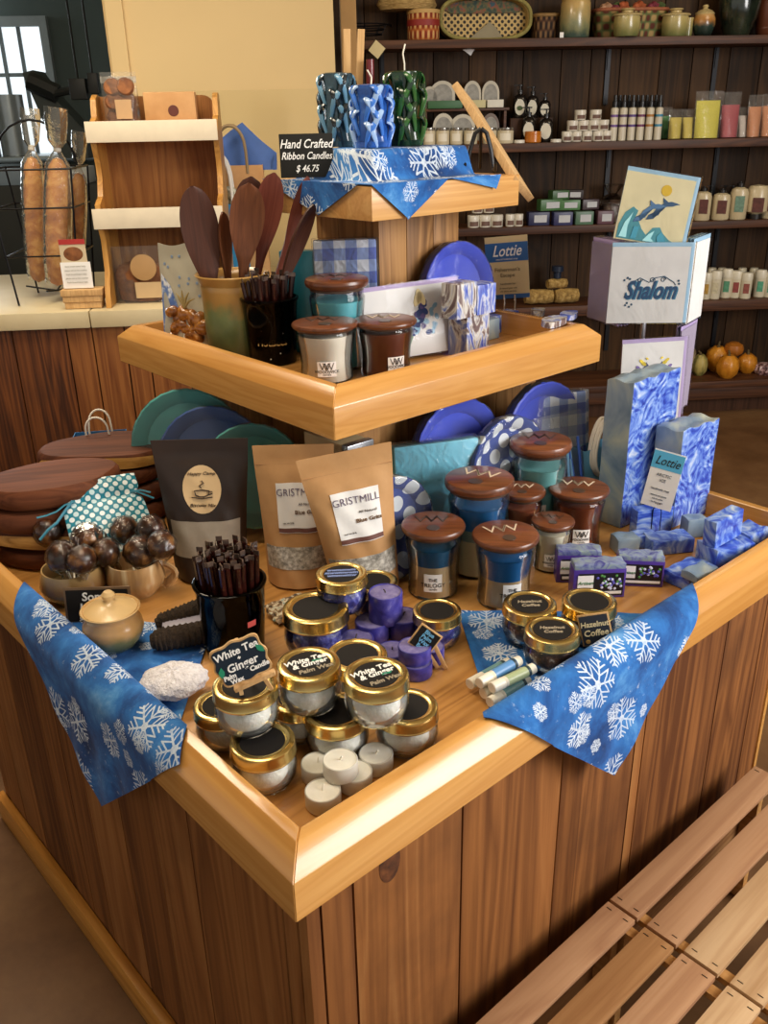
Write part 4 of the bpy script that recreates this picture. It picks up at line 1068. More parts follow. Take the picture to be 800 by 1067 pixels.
# ================================================================== crocheted soap savers
def crochet(P, rx, ry, rz, rot, mat, label, hole=None, bump=.0028, seg=44, name='crocheted_pouch'):
    bm = B(); n = 26
    prof = [(math.sin(PI * i / n), -math.cos(PI * i / n)) for i in range(n + 1)]
    lathe(bm, prof, seg)
    for v in bm.verts:
        d = v.co.copy(); a = math.atan2(d.y, d.x)
        s = 1 + bump / max(rx, ry) * 2.2 * (.55 * math.sin(a * 8 + d.z * 3) * math.sin(d.z * 8 + a * 2))
        e = 1.0
        v.co = Vector((d.x * rx * s, d.y * ry * s, max(-.999, d.z) * rz * s + rz))
    t = obj(name, bm, mat, None, P, rot); tag(t, label, 'soap saver'); return t
YARNB = mottle('brown_yarn', [(.3, '#1f160d'), (.7, '#3d2c1b')], 160, .95, 3, 0, 1, 260)
YARNW = mottle('white_yarn', [(.3, '#cfc9cc'), (.7, '#f4f0f2')], 160, .95, 3, 0, 1, 260)
p = onz(192, 655, ZB); q = onz(178, 676, ZB)
# the brown one: a folded crocheted sleeve round a pale soap
P0 = onz(192, 668, ZB + .0062); t = thing('crocheted_pouch', 'dark brown crocheted soap saver folded around a pale soap', 'soap saver', P0, face_cam(P0))
def roll_(pts, r, name, mat):
    bm = B(); n = 40; P_ = []; 
    for i in range(n + 1):
        f = i / n * (len(pts) - 1); j = min(int(f), len(pts) - 2); P_.append(Vector(pts[j]).lerp(Vector(pts[j + 1]), f - j))
    vs = tube(bm, P_, [r * min(1, .55 + 3.2 * min(i, n - i) / n) * (1 + .07 * math.sin(i * 2.1)) for i in range(n + 1)], 18)
    for v in vs: v.co += Vector((0, 0, .0013 * math.sin(v.co.x * 700) * math.sin(v.co.z * 600 + v.co.y * 500)))
    return obj(name, bm, mat, t)
roll_([(-.040, .030, .018), (-.015, .034, .021), (.015, .040, .026), (.045, .046, .032)], .017, 'upper_fold', YARNB)
roll_([(-.050, -.012, .016), (-.02, -.014, .018), (.02, -.012, .018), (.050, -.008, .016)], .018, 'lower_fold', YARNB)
bm = B(); box(bm, (.004, .012, .018), (.07, .034, .022), bev=.006); obj('soap', bm, plain('#8f8a99', .4), t)
P0 = onz(182, 721, ZB + .0068)
crochet(P0, px2m(P0, 35), .040, .019, face_cam(P0), YARNW, 'white crocheted soap saver lying on the blue cloth')
# woven coaster and twine behind the glass
P0 = onz(302, 640, ZB)
BEADM = mottle('beaded_weave', [(.35, '#2a2620'), (.48, '#8a6a45'), (.56, '#d8ccb0'), (.7, '#2f7d86')], 110, .6, 2)
def fn(u, v): return ((u - .5) * .07, (v - .5) * .05, .004 + .012 * v + .003 * math.sin(u * 20) * math.sin(v * 16))
bm = B(); sheet(bm, fn, 30, 24, .004); t = obj('woven_coaster', bm, BEADM, None, P0, face_cam(P0) + .5); tag(t, 'small woven tan and teal coaster between the straw glass and kraft bags', 'coaster')

# ================================================================== honey straw glasses
TEA = mottle('dark_honey_straw', [(.3, '#180806'), (.7, '#3a1610')], 30, .22, coat=.4)
def straw_glass(px, yb, yt, wpx, z, label, n, hs, seed, group, lab, tintm, lean=.1, wb=.8):
    P = onz(px, yb, z); H = height(P, yt); R = px2m(P + Vector((0, 0, H)), wpx / 2)
    t = thing('straw_glass', label, 'glass', P, face_cam(P))
    o_ = [(wb * R, 0), (wb * R * 1.02, .004), (.93 * R, .75 * H), (.97 * R, .93 * H), (1.02 * R, .97 * H), (1.02 * R, .99 * H), (.99 * R, H)]
    bm = B(); lathe(bm, [(0, 0)] + o_ + [(r - .003, q) for r, q in reversed(o_[1:])] + [(0, .008)], 40); obj('glass', bm, tintm, t)
    rd = random.Random(seed)
    cs = []
    k = 0
    for i in range(n):
        r = R * .86 * math.sqrt((i + .5) / n); a = i * 2.39996
        x, y = r * math.cos(a), r * math.sin(a)
        s = thing('honey_straw', ('dark honey straw bundled upright in ' + lab), 'honey straw', P + Vector((0, 0, .009)), t.rotation_euler.z, group)
        h = H * hs + rd.uniform(-.006, .006)
        top = (x * (1 + lean) + rd.uniform(-.002, .002), y * (1 + lean) + rd.uniform(-.002, .002), h)
        bm = B(); tube(bm, [(x * .74, y * .74, 0), (x * .9, y * .9, h * .55), top], .0041, 7); obj('tube', bm, TEA, s)
        ang_ = rd.uniform(0, PI)
        bm = B(); box(bm, (0, 0, .003), (.0095, .0014, .008), M=T(*top) @ RZ(ang_)); obj('crimped_end', bm, FILMTIP, s, flat=True)
    return t, P, H, R
FILMTIP = plain('#4f4038', .2, var=.5, vs=90)
t, P, H, R = straw_glass(246, 676, 604, 76, ZB, 'dark glass packed with honey straws behind the easel sign', 52, 1.26, 4, 'honey straws in the bottom glass', 'the glass behind the easel sign', BLACKG, .02)
bm = cyl_patch(0, .42, .72, H * .50, H * .58, lambda q: R * (.8 + .13 * q / H / .75) + .0004); obj('red_print', bm, plain('#b54a44', .5), t)

# ================================================================== swirled soap
SOAPB = swirl('blue_swirl_soap', [(.28, '#1c2f9c'), (.42, '#3d5fc6'), (.52, '#6f8fd6'), (.62, '#9bb2da'), (.75, '#c9d2da')], 11, .35, 4.5)
SOAPL = swirl('loaf_face_soap', [(.27, '#1a2480'), (.4, '#3450b8'), (.5, '#5f80d0'), (.60, '#86a3dc'), (.75, '#cdd6e4')], 13, .35, 6.0)
SOAPG = swirl('grey_green_soap', [(.3, '#5f7890'), (.5, '#8396a4'), (.65, '#a3aca4'), (.8, '#c3c4a8')], 6, .4, 2.5)
def soap_block(P, s, rot, label, group, mats=(SOAPB,), name='soap_bar', bev=.002, top=.002, cat='soap'):
    bm = B(); vs = box(bm, (0, 0, s[2] / 2), s, bev=bev)
    bmesh.ops.subdivide_edges(bm, edges=[e for e in bm.edges if e.calc_length() > .02], cuts=5, use_grid_fill=True)
    for v in bm.verts:
        if v.co.z > s[2] * .9: v.co.z += top * math.sin(v.co.x * 170 + rot[2] if not isinstance(rot, (int, float)) else v.co.x * 170) * math.cos(v.co.y * 140)
    if len(mats) > 1:
        for f in bm.faces:
            if f.normal.y < -.7: f.material_index = 0
            else: f.material_index = 1
    o = obj(name, bm, list(mats), None, P, rot); return tag(o, label, cat, group)
def loaf(bl, bc, br, yt, label):
    """three bottom pixels: left edge, front corner, right edge"""
    a, c, b = (onz(*q, ZB) for q in (bl, bc, br))
    ex = (b - c); w = ex.length; rot = math.atan2(ex.y, ex.x); dpt = max(.06, abs((a - c).dot(Vector((-math.sin(rot), math.cos(rot), 0)))))
    H = height(c, yt)
    ctr = c + Vector((math.cos(rot), math.sin(rot), 0)) * w / 2 + Vector((-math.sin(rot), math.cos(rot), 0)) * dpt / 2
    bm = B(); box(bm, (0, 0, H / 2), (w, dpt, H), bev=.003)
    bmesh.ops.subdivide_edges(bm, edges=[e for e in bm.edges if e.calc_length() > .03], cuts=6, use_grid_fill=True)
    for v in bm.verts:
        if v.co.z > H * .97: v.co.z += .003 * math.sin(v.co.x * 120) + .002 * math.sin(v.co.y * 150)
        v.co.x *= 1 + .012 * math.sin(v.co.z * 40); 
    for f in bm.faces: f.material_index = 0 if f.normal.y < -.6 else 1
    o = obj('soap_loaf', bm, [SOAPL, SOAPG], None, ctr, rot); tag(o, label, 'soap', 'tall swirled soap loaves'); return ctr, rot, w, dpt, H
loaf((630, 538), (646, 551), (693, 528), 400, 'taller blue swirled soap loaf standing upright beside the card rack')
loaf((682, 537), (700, 551), (736, 535), 450, 'shorter blue swirled soap loaf standing upright nearest the corner of the tray')
gs = 'cut blue soap bars'
def bar(px, py, z, s, deg, label, rx=0, ry=0, mats=(SOAPB,)):
    P = onz(px, py, z); return soap_block(P, s, (math.radians(rx), math.radians(ry), math.radians(deg)), label, gs, mats)
bar(677, 553, ZB, (.078, .026, .052), -26, 'blue soap bar standing on edge before the taller loaf')
bar(650, 573, ZB, (.044, .036, .030), -30, 'small grey-green soap cube near the boxed soaps', mats=(SOAPG,))
bar(670, 568, ZB, (.040, .030, .026), -34, 'small blue soap offcut behind the boxed soaps')
bar(695, 572, ZB, (.082, .046, .028), -32, 'blue soap bar lying flat in the middle of the soap pile')
bar(721, 557, ZB, (.040, .030, .038), -30, 'pale blue soap cube at the foot of the shorter loaf', mats=(SOAPG,))
bar(718, 603, ZB, (.085, .055, .022), -4, 'pale blue soap bar lying flat against the rail', rx=0)
bar(728, 600, ZB + .0245, (.055, .034, .014), -8, 'cream topped soap slice lying on the flat bar by the rail', mats=(SOAPG,))
bar(753, 588, ZB, (.088, .052, .046), -18, 'thick cream and blue soap bar beside the rail')
bar(782, 570, ZB, (.075, .05, .018), 4, 'flat soap bar at the far end, closest to the tray corner')
bar(752, 562, ZB + .0485, (.078, .026, .052), -6, 'blue soap bar balanced upright on the thick one', ry=-5)
bar(779, 561, ZB + .0205, (.06, .046, .022), -6, 'blue soap bar on top of the flat one, next to the tray corner')
# boxed soaps
VIOL = mottle('violet_soap_box', [(.3, '#3c2a80'), (.7, '#5a3f9e')], 10, .35, coat=.3)
SOAPT = swirl('lavender_soap_top', [(.3, '#3a3a86'), (.5, '#7a86a8'), (.7, '#8fa39a'), (.8, '#5a5aa8')], 30, .5, 3)
BLK = plain('#16141a', .4)
def soapbox(bl, br, yt, label, seed):
    Pc, rot, Wd = base_line(bl, br, ZB); H = height(Pc, yt); D = .032
    Pc = Pc + Vector((-math.sin(rot), math.cos(rot), 0)) * D / 2
    t = thing('boxed_soap', label, 'soap', Pc, rot, 'violet boxed soaps')
    bm = B(); box(bm, (0, 0, H * .42), (Wd, D, H * .84), bev=.001); obj('sleeve', bm, VIOL, t)
    bm = B(); box(bm, (0, 0, H * .90), (Wd * .98, D * .96, H * .17), bev=.002)
    bmesh.ops.subdivide_edges(bm, edges=[e for e in bm.edges if e.calc_length() > .01], cuts=5, use_grid_fill=True)
    for v in bm.verts:
        if v.co.z > H * .95: v.co.z += .0025 * math.sin(v.co.x * 190 + seed) * math.cos(v.co.y * 160)
    obj('soap', bm, SOAPT, t)
    bm = B(); box(bm, (.03 * Wd, -D / 2 - .0004, H * .40), (Wd * .86, .0012, H * .66)); l = obj('label', bm, BLK, t)
    bm = B(); box(bm, (-.27 * Wd, -D / 2 - .0008, H * .48), (Wd * .30, .0012, H * .40)); obj('name_panel', bm, WHITE, l)
    bm = B(); box(bm, (.03 * Wd, -D / 2 - .0008, H * .16), (Wd * .80, .0012, H * .08)); obj('text_strip', bm, WHITE, l)
    text('Artisan', .10 * Wd, plain('#3f7d4f', .6), l, T(-.27 * Wd, -D / 2 - .0018, H * .46), shear=.3)
    rd = random.Random(seed); bm = B()
    for i in range(34):
        x, z = rd.gauss(.20, .13) * Wd, rd.gauss(.48, .12) * H
        if -.10 * Wd < x < .44 * Wd and .26 * H < z < .70 * H: lathe(bm, [(0, .0012), (.0022, .0006), (.0026, 0)], 8, M=T(x, -D / 2 - .0009, z) @ RX(PI / 2), mi=rd.choice([0, 0, 1, 2]))
    obj('printed_flowers', bm, [plain('#5b57b8', .6), plain('#cfd4ec', .6), plain('#4f8a46', .6)], l)
soapbox((579, 607), (625, 607), 574, 'violet boxed soap at the back, beside the small cream candle', 1)
soapbox((596, 624), (650, 622), 588, 'violet boxed soap in front with a flower label', 2)
soapbox((642, 610), (690, 612), 580, 'violet boxed soap nearest the cut blue bars', 3)

# soap price card on a wire holder
CYAN = plain('#58b4dd', .5)
Pc, rot, Wd = base_line((664, 556), (692, 550), ZB)
Pc = onz(682, 557, ZB)
rot = face_cam(Pc) - .2
t = thing('price_card', 'white price card with light blue heading leaning on the taller soap loaf', 'sign', Pc, (0, .0, rot))
Mc = T(-.004, -.004, .058) @ RY(.13) @ RX(-.12)
w_, h_ = px2m(Pc, 31), .112
bm = B(); box(bm, (0, 0, h_ / 2), (w_, .0012, h_), M=Mc); c = obj('card', bm, WHITE, t)
bm = B(); box(bm, (0, -.0007, h_ * .83), (w_, .0008, h_ * .30), M=Mc); obj('heading', bm, CYAN, c)
text('Lottie', .024, INK, c, Mc @ T(0, -.0014, h_ * .82), shear=.35, squash=.8)
for s, q, sz in (('ARCTIC', .58, .008), ('ICE', .49, .008), ('handmade soap', .33, .0055), ('natural and gentle', .22, .0042), ('cut to order', .16, .0042), ('by the pound', .10, .0042)): text(s, sz, plain('#6a6f78', .7), c, Mc @ T(0, -.0012, h_ * q))
bm = B(); tube(bm, [(-.008, 0, 0), (-.008, -.002, .05), (-.004, -.003, .068), (0, -.003, .064), (.004, -.003, .068), (.008, -.002, .05), (.008, 0, 0)], .001, 6); obj('wire_holder', bm, plain('#2a2a2c', .4, 1), t)
# ================================================================== middle tier
# pottery crock with wooden spoons
CROCK = banded('crock_glaze', [(.0, '#4a4a2c'), (.25, '#55633f'), (.48, '#6f7a4a'), (.64, '#a9803f'), (1, '#b98f4f')], .185, .3)
P = onz(249, 370, ZM); H = height(P, 284); R = px2m(P + Vector((0, 0, H)), 38)
crock = thing('utensil_crock', 'green and ochre glazed stoneware crock holding wooden spoons', 'crock', P, 0)
bm = B(); lathe(bm, [(0, 0), (.80 * R, 0), (.84 * R, .01), (.86 * R, .5 * H), (.88 * R, .80 * H), (.90 * R, .86 * H), (.885 * R, .88 * H), (.93 * R, .93 * H), (1.02 * R, .985 * H), (1.0 * R, H), (.94 * R, .985 * H), (.82 * R, .9 * H), (.80 * R, .5 * H), (.76 * R, .03 * H), (0, .03 * H)], 48)
obj('body', bm, CROCK, crock)
SPW = [wood('spoon_dark', '#3a2015', '#553022', '#69402e', 2, 2.0, .5, .35, .2, .05, .35), wood('spoon_brown', '#55301c', '#7f4c2e', '#985f3c', 2, 2.0, .5, .35, .2, .05, .35), wood('spoon_red', '#5f2c22', '#864838', '#9c5a46', 2, 2.0, .5, .35, .2, .05, .35)]
def spoon(tip, wpx, bowl_len, label, mat, tiltdepth=0.0, roll=0.0, concave=.006, foot=(0, 0), edge=None):
    """tip pixel of the bowl end, leaning out of the crock"""
    fx = max(-.032, min(.032, (tip[0] - 262) * .0006)); foot_p = P + Vector((RT.x, RT.y, 0)) * fx + Vector((FW.x, FW.y, 0)) * (tiltdepth * .8) + Vector((0, 0, .012))
    vdir = RT; 
    # point above: choose depth at crock centre shifted back by tiltdepth
    r = ray(*tip); dd = dep(P) + tiltdepth - .165; tipp = CAM + r * dd
    ax = tipp - foot_p; L = ax.length; ax.normalize()
    view = (CAM - tipp).normalized(); y = -(view - ax * view.dot(ax)).normalized()
    y = Matrix.Rotation(roll, 3, ax) @ y
    x = y.cross(ax).normalized()
    Mx = Matrix(((x.x, y.x, ax.x, foot_p.x), (x.y, y.y, ax.y, foot_p.y), (x.z, y.z, ax.z, foot_p.z), (0, 0, 0, 1)))
    W_ = px2m(tipp, wpx) / 2; bl = bowl_len * px2m(tipp, 1) / L
    def hw(v):
        hv = .0075
        s = (v - (1 - bl)) / bl
        if s <= -.35: return hv * (1 - .1 * (1 - v))
        if s <= 0.0: f = (s + .35) / .35; return hv + (W_ * .52 - hv) * f * f
        e = max(0, 1 - ((s - .55) / .452) ** 2) ** .5 if s > .55 else None
        return max(.001, W_ * e) if e is not None else W_ * (.52 + .48 * math.sin(s / .55 * PI / 2))
    def prof(u, v, side):
        s = max(0, (v - (1 - bl)) / bl); c = concave * math.sin(PI * min(1, s)) ** .8 if s > 0 else 0
        w = hw(v); th = (.0060 * (1 - s) + .0032 * s) * max(.15, (1 - u * u)) ** .5
        yy = -th * side + c * (1 - u * u) * (1.0 if side > 0 else .9) * 1.0
        return Vector((w * u, yy - .010 * v * (1 - v), v * L))
    bm = B(); nu, nv = 12, 44
    F = [[bm.verts.new(prof(2 * i / nu - 1, j / nv, 1)) for i in range(nu + 1)] for j in range(nv + 1)]
    K = [[(F[j][i] if i in (0, nu) else bm.verts.new(prof(2 * i / nu - 1, j / nv, -1))) for i in range(nu + 1)] for j in range(nv + 1)]
    for j in range(nv):
        for i in range(nu):
            bm.faces.new((F[j][i], F[j][i + 1], F[j + 1][i + 1], F[j + 1][i])); bm.faces.new((K[j][i], K[j + 1][i], K[j + 1][i + 1], K[j][i + 1]))
    o = obj('wooden_spoon', bm, mat); o.matrix_world = Mx
    return tag(o, label, 'spoon', 'wooden spoons in the crock')
spoon((200, 194), 40, 92, 'broad dark wooden spoon leaning farthest out to the counter side', SPW[0], .00, .1, .004, (.004, -.004))
spoon((232, 221), 24, 62, 'thin dark spoon seen edge-on between two broad spoons', SPW[1], .03, 1.0, .004, (.006, .006))
spoon((262, 184), 34, 66, 'dark wooden spoon peeking out behind the lighter brown one', SPW[0], .04, 0, .005, (.0, .012))
spoon((260, 191), 37, 74, 'light brown wooden spoon facing forward in the middle of the crock', SPW[1], -.016, 0, .007, (-.002, -.006))
spoon((286, 180), 30, 76, 'reddish wooden spoon with long oval bowl, tallest in the crock', SPW[2], .024, -.2, .006, (-.006, .002))
spoon((321, 184), 18, 70, 'narrow red wooden spatula leaning across to the candle sign', SPW[2], .004, .5, .002, (-.012, -.002))
spoon((327, 213), 24, 84, 'dark wooden ladle seen from the side, leaning to the plaid pack', SPW[0], -.022, .95, .012, (-.016, .004))
# black glass with drink straws
t, Pg, Hg, Rg = straw_glass(285, 376, 309, 60, ZM, 'black glass with white lettering in front of the stoneware crock', 30, 1.22, 8, 'dark drink straws in the black glass', 'the black glass before the crock', BLACKG, .12, .82)
text('HotBees', .017, plain('#c9a86a', .5), t, T(0, 0, Hg * .36), bend=Rg * .87, bold=.0003)
for x, z in ((-.4, .55), (.3, .2), (-.1, .12), (.45, .5)):
    bm = B(); lathe(bm, [(0, .001), (.0013, 0)], 8, M=RZ(x) @ T(0, -Rg * .885, Hg * z) @ RX(PI / 2)); obj('printed_dot', bm, CHALKW, t)
# candles
wood_candle(354, 381, 289, 65, ZM, [(.03, .76, '#5fb4c0')], 'turquoise jar candle with wooden lid, tall, behind the white and brown ones', lab=False, etch=GASKET)
wood_candle(341, 394, 335, 69, ZM, [(.03, .80, '#e6e2d2')], 'white jar candle with wooden lid at the corner of the middle tray', etch=GASKET)
wood_candle(402, 389, 332, 66, ZM, [(.03, .80, '#5e2b18')], 'dark brown jar candle with wooden lid before the flower card', lx=.45)
# teal box and plaid pack behind
Pb, rb_, wb_ = base_line((304, 368), (328, 368), ZM)
bm = B(); box(bm, (0, .02, height(Pb, 262) / 2), (wb_ + .03, .03, height(Pb, 262)), bev=.003); o = obj('teal_box', bm, plain('#1f6f80', .4, coat=.3), None, Pb, rb_); tag(o, 'glossy teal gift box between the crock and the turquoise candle', 'box')
Pb, rb_, wb_ = base_line((330, 322), (394, 318), ZM)
t = pack((332, 369), (394, 366), 252, ZM, .035, PLAID.m, 'blue and white plaid napkin pack behind the turquoise candle', lean=-.04, group=None)
# toys bag: clear bag of wooden pegs
t, fr, Wd, Hh = pouch((396, 356), (438, 349), 262, ZM, .025, 'clear bag of wooden toggles behind the flower card', FILM, 'toggle_bag', lean=-.1)
for i, (x, h, w) in enumerate(((-.36, .55, .10), (-.14, .72, .12), (.08, .62, .11), (.30, .85, .13))):
    bm = B(); w *= Wd; prism(bm, [(-w, 0), (w, 0), (w * .9, Hh * h * .7), (0, Hh * h), (-w * .9, Hh * h * .7)], -.004, .004, M=T(x * Wd, -.002 + .006 * (i % 2), .004)); obj('toggle', bm, plain('#c2894a', .5, var=.15), t)
bm = patch(fr, -.98, .98, .82, .99); obj('header', bm, plain('#2c4f8a', .5), t)
# plates behind on the middle tier
def mid_plate(px, ytop, yp, mat, label):
    c = ony(px, ytop, yp); R = (c.z - ZM) / 2; return plate(Vector((c.x, yp - .045, ZM)), R, -.02, .10, mat, label, gpl, .016, wrapped=True)
pack((437, 353), (470, 348), 268, ZM, .018, DOTS, 'navy napkin pack with white dots between the wooden toggles and the cobalt plates', lean=-.06)
mid_plate(466, 252, .747, COB, 'wrapped cobalt plate stack behind the flower card on the middle tray')

# greeting cards: envelope, card, sleeve and a printed picture
ENVL = plain('#b7a3cf', .6); ENVB = plain('#9cc3de', .6); CARDW = plain('#f1efec', .55, spec=.3)
SLEEVE = clear('card_sleeve', (.985, .985, .985), .8, .05, .25, 12)
def card(M, w, h, env, label, parent=None, off=(.008, .008), cardm=None, loc=None, rot=None, group=None, scale_in=None):
    t = thing('greeting_card', label, 'card', loc, rot, group)
    bm = B(); box(bm, (0, .0022, h / 2), (w, .0012, h)); obj('envelope', bm, env, t)
    cw, ch = w - off[0], h - off[1]
    bm = B(); box(bm, (-off[0] / 2, 0, ch / 2), (cw, .0016, ch)); c = obj('card', bm, cardm or CARDW, t)
    bm = B(); box(bm, (0, .0008, h / 2), (w + .004, .0062, h + .004)); obj('sleeve', bm, SLEEVE, t)
    return t, c, cw, ch
def blob(bm, pts, y=-.0012, mi=0, th=.0006):
    prism(bm, pts, y - th, y + th, mi)
def ell(cx, cz, rx, rz, a=0, n=18):
    return [(cx + rx * math.cos(t_) * math.cos(a) - rz * math.sin(t_) * math.sin(a), cz + rx * math.cos(t_) * math.sin(a) + rz * math.sin(t_) * math.cos(a)) for t_ in [2 * PI * k / n for k in range(n)]]
# bluebonnet card on the middle tier
Pc, rot, Wd = base_line((384, 380), (483, 367), ZM); Hc = height(Pc, 298)
t, c, cw, ch = card(None, Wd, Hc, ENVL, 'white flower greeting card with lilac envelope on the middle tray', loc=Pc, rot=(-.16, -.03, rot))
FL = [plain('#2a3f7c', .6), plain('#5f5490', .6), plain('#e8d9a8', .6), plain('#2f7d3c', .6), plain('#9cc9e6', .6)]
bm = B(); rd = random.Random(2)
blob(bm, [(-.12 * Wd, .06 * Hc), (-.09 * Wd, .06 * Hc), (.0 * Wd, .34 * Hc), (-.03 * Wd, .36 * Hc)], mi=3)
for i in range(26):
    f = i / 25; x = .02 * Wd + f * .10 * Wd + rd.gauss(0, .045 * Wd * (1.2 - f)); z = (.30 + .42 * f) * Hc
    blob(bm, ell(x, z, .035 * Wd, .026 * Wd, rd.uniform(0, 3), 12), y=-.0013 - .00004 * i, mi=rd.choice([0, 0, 1, 0, 4]) if f < .75 else rd.choice([1, 0]))
for dx, dz, a in ((0, 0, 1.57), (-.02, -.035, 1.2), (.03, -.03, 1.9)): blob(bm, ell((.07 + dx) * Wd, (.80 + dz) * Hc, .07 * Wd, .03 * Wd, a, 14), y=-.0024, mi=2)
for i in range(8): blob(bm, ell((.16 + rd.uniform(-.04, .08)) * Wd, (.3 + .05 * i) * Hc, .02 * Wd, .03 * Wd, rd.uniform(0, 3), 10), mi=4)
obj('flower_print', bm, FL, c, flat=True)

# stacked soap bars beside the card
SOAPW = swirl('white_blue_slice', [(.3, '#2c46b4'), (.42, '#8a97c6'), (.5, '#dcdad2'), (.58, '#7d6a68'), (.68, '#5a4a4c'), (.8, '#c9c4c0')], 18, .35, 3.0, stretch=(1.6, 1, .5))
SOAPV = swirl('blue_striped_slice', [(.3, '#24329c'), (.48, '#5b74cc'), (.56, '#c9cede'), (.66, '#3a50b4'), (.8, '#dfe0e2')], 20, .35, 2.4, stretch=(1.6, 1, .4))
gm = 'soap bars on the middle tray'
def mbar(bl, br, yt, z, d, label, mat, rz=0, mats=None):
    Pc, rot, w = base_line(bl, br, z); h = height(Pc, yt)
    Pc = Pc + Vector((-math.sin(rot), math.cos(rot), 0)) * d / 2
    bm = B(); box(bm, (0, 0, h / 2), (w, d, h), bev=.0015)
    o = obj('soap_bar', bm, [mat], None, Pc, rot + rz); tag(o, label, 'soap', gm); return Pc.z + h
z1 = mbar((486, 373), (509, 365), 326, ZM, .045, 'white and maroon soap bar at the bottom of the little stack by the card', SOAPW)
mbar((476, 334), (496, 329), 295, z1 + .001, .04, 'maroon streaked soap bar on the stack, touching the flower card', SOAPW)
mbar((497, 329), (516, 325), 296, z1 + .001, .04, 'blue streaked soap bar on the stack, next to the maroon one', SOAPV)
mbar((514, 349), (540, 342), 327, ZM, .035, 'dark blue soap bar lying between the stack and the rail', SOAPV)
mbar((505, 356), (520, 352), 333, ZM, .03, 'pale soap offcut between the soap stack and the dark blue bar', SOAPG)
# slices resting on the rail top
def rail_slice(px, py, z, s, deg, tilt, label, mat):
    Pq = onz(px, py, z); bm = B(); n = 20
    pts = [((abs(math.cos(a)) ** .8) * math.copysign(1, math.cos(a)) * s[0] / 2 * (1 - .25 * math.sin(a)), (abs(math.sin(a)) ** .8) * math.copysign(1, math.sin(a)) * s[1] / 2) for a in [2 * PI * k / n for k in range(n)]]
    prism(bm, pts, -s[2], 0, M=RX(-PI / 2) @ T(0, 0, 0)); 
    for v in bm.verts: pass
    o = obj('soap_slice', bm, [mat], None, Pq, (tilt, 0, math.radians(deg))); return tag(o, label, 'soap', gm)
zr = MZ + .078
rail_slice(576, 338, zr, (.075, .038, .012), 12, .05, 'blue and brown soap slice resting on the middle rail, nearest the card rack', SOAPW)
rail_slice(592, 331, zr, (.06, .034, .010), 25, .0, 'white edged soap slice on the middle rail end', SOAPV)
rail_slice(548, 338, ZM + .012, (.065, .04, .014), 10, .0, 'cream soap slice with a brown top, behind the rail slices', SOAPG)
rail_slice(560, 328, ZM + .030, (.05, .03, .012), 30, .0, 'small brown topped soap slice leaning behind the rail', SOAPW)
# Lottie sign
Pc, rot, Wd = base_line((512, 345), (552, 337), ZM); 
Pc = onz(530, 338, ZM); rot = face_cam(Pc) - .12
t = thing('shelf_sign', 'tan and blue soap sign standing on the middle tray before the dark shelves', 'sign', Pc, (0, 0, rot))
w_, zb = px2m(Pc, 43), height(Pc, 311); h_ = height(Pc, 246) - zb
Mc = T(-.002, 0, zb) @ RY(-.09)
bm = B(); box(bm, (0, 0, h_ / 2), (w_, .0014, h_), M=Mc); c = obj('card', bm, plain('#d9c293', .55), t)
for z0, z1 in ((.60, .90), (.0, .07)):
    bm = B(); box(bm, (0, -.0007, h_ * (z0 + z1) / 2), (w_, .0012, h_ * (z1 - z0)), M=Mc); obj('blue_band', bm, plain('#2b5f9e', .5), c)
text('Lottie', .034, WHITE, c, Mc @ T(0, -.0018, h_ * .765), shear=.35, squash=.78, bold=.0003)
text('natural botanical soap', .0055, WHITE, c, Mc @ T(0, -.0018, h_ * .64))
for s, q, sz in (('Fisherman\'s', .47, .012), ('Escape', .38, .012), ('handmade bar', .24, .006), ('all natural goat milk', .17, .005), ('ask about samples', .12, .005)): text(s, sz, plain('#6b5a44', .7), c, Mc @ T(0, -.0012, h_ * q))
for dx in (-.012, .012):
    bm = B(); tube(bm, [(dx, .004, 0), (dx, .004, zb + .004), (dx, -.008, zb - .002), (dx, -.008, zb + .01)], .0016, 8); obj('wire_leg', bm, plain('#d8d8d4', .3, .8), t)

# cellophane gift bag with caramels
t, fr, Wd, Hh = pouch((172, 362), (226, 367), 256, ZM, .05, 'snowflake cellophane bag of caramels at the tray end, beside the crock', clear('printed_cellophane', (.93, .92, .88), 1.3, .06, .7, 26, body=('#d8d2bc', .62)), 'candy_bag', lean=-.08, topwave=.006)
CAR = mottle('caramel_wrap', [(.3, '#5a2f10'), (.5, '#9a5f24'), (.65, '#c98b3f'), (.8, '#f0d9a8')], 50, .2, 4, 0, .6, 70, coat=.5)
rd = random.Random(6)
for i in range(22):
    x, z = rd.uniform(-.28, .42) * Wd, rd.uniform(.06, .36) * Hh
    bm = B(); lathe(bm, [(0, -.014), (.004, -.012), (.0085, -.007), (.0095, 0), (.0085, .007), (.004, .012), (0, .014)], 10, M=T(x, rd.uniform(-.021, -.012), z) @ Matrix.Scale(1.3, 4) @ RY(rd.uniform(0, 3)) @ RX(rd.uniform(-.4, .4))); obj('caramel', bm, CAR, t)
bm = patch(fr, .05, .50, .07, .18, .002); obj('label', bm, WHITE, t)
SNB = mottle('blue_snow_print', [(.42, '#3f62ac'), (.55, '#6f8cc4'), (.62, '#e9edf2')], 26, .5, 4)
bm = B(); 
pts = [(-.95, .04), (-.35, .10), (-.05, .34), (-.5, .62), (-.92, .72)]
vs = [bm.verts.new(fr(u, v, .0016)) for u, v in pts]; bm.faces.new(vs); bmesh.ops.subdivide_edges(bm, edges=bm.edges[:], cuts=3, use_grid_fill=True); obj('blue_print', bm, SNB, t)
DOTP = plain('#8da2bc', .6)
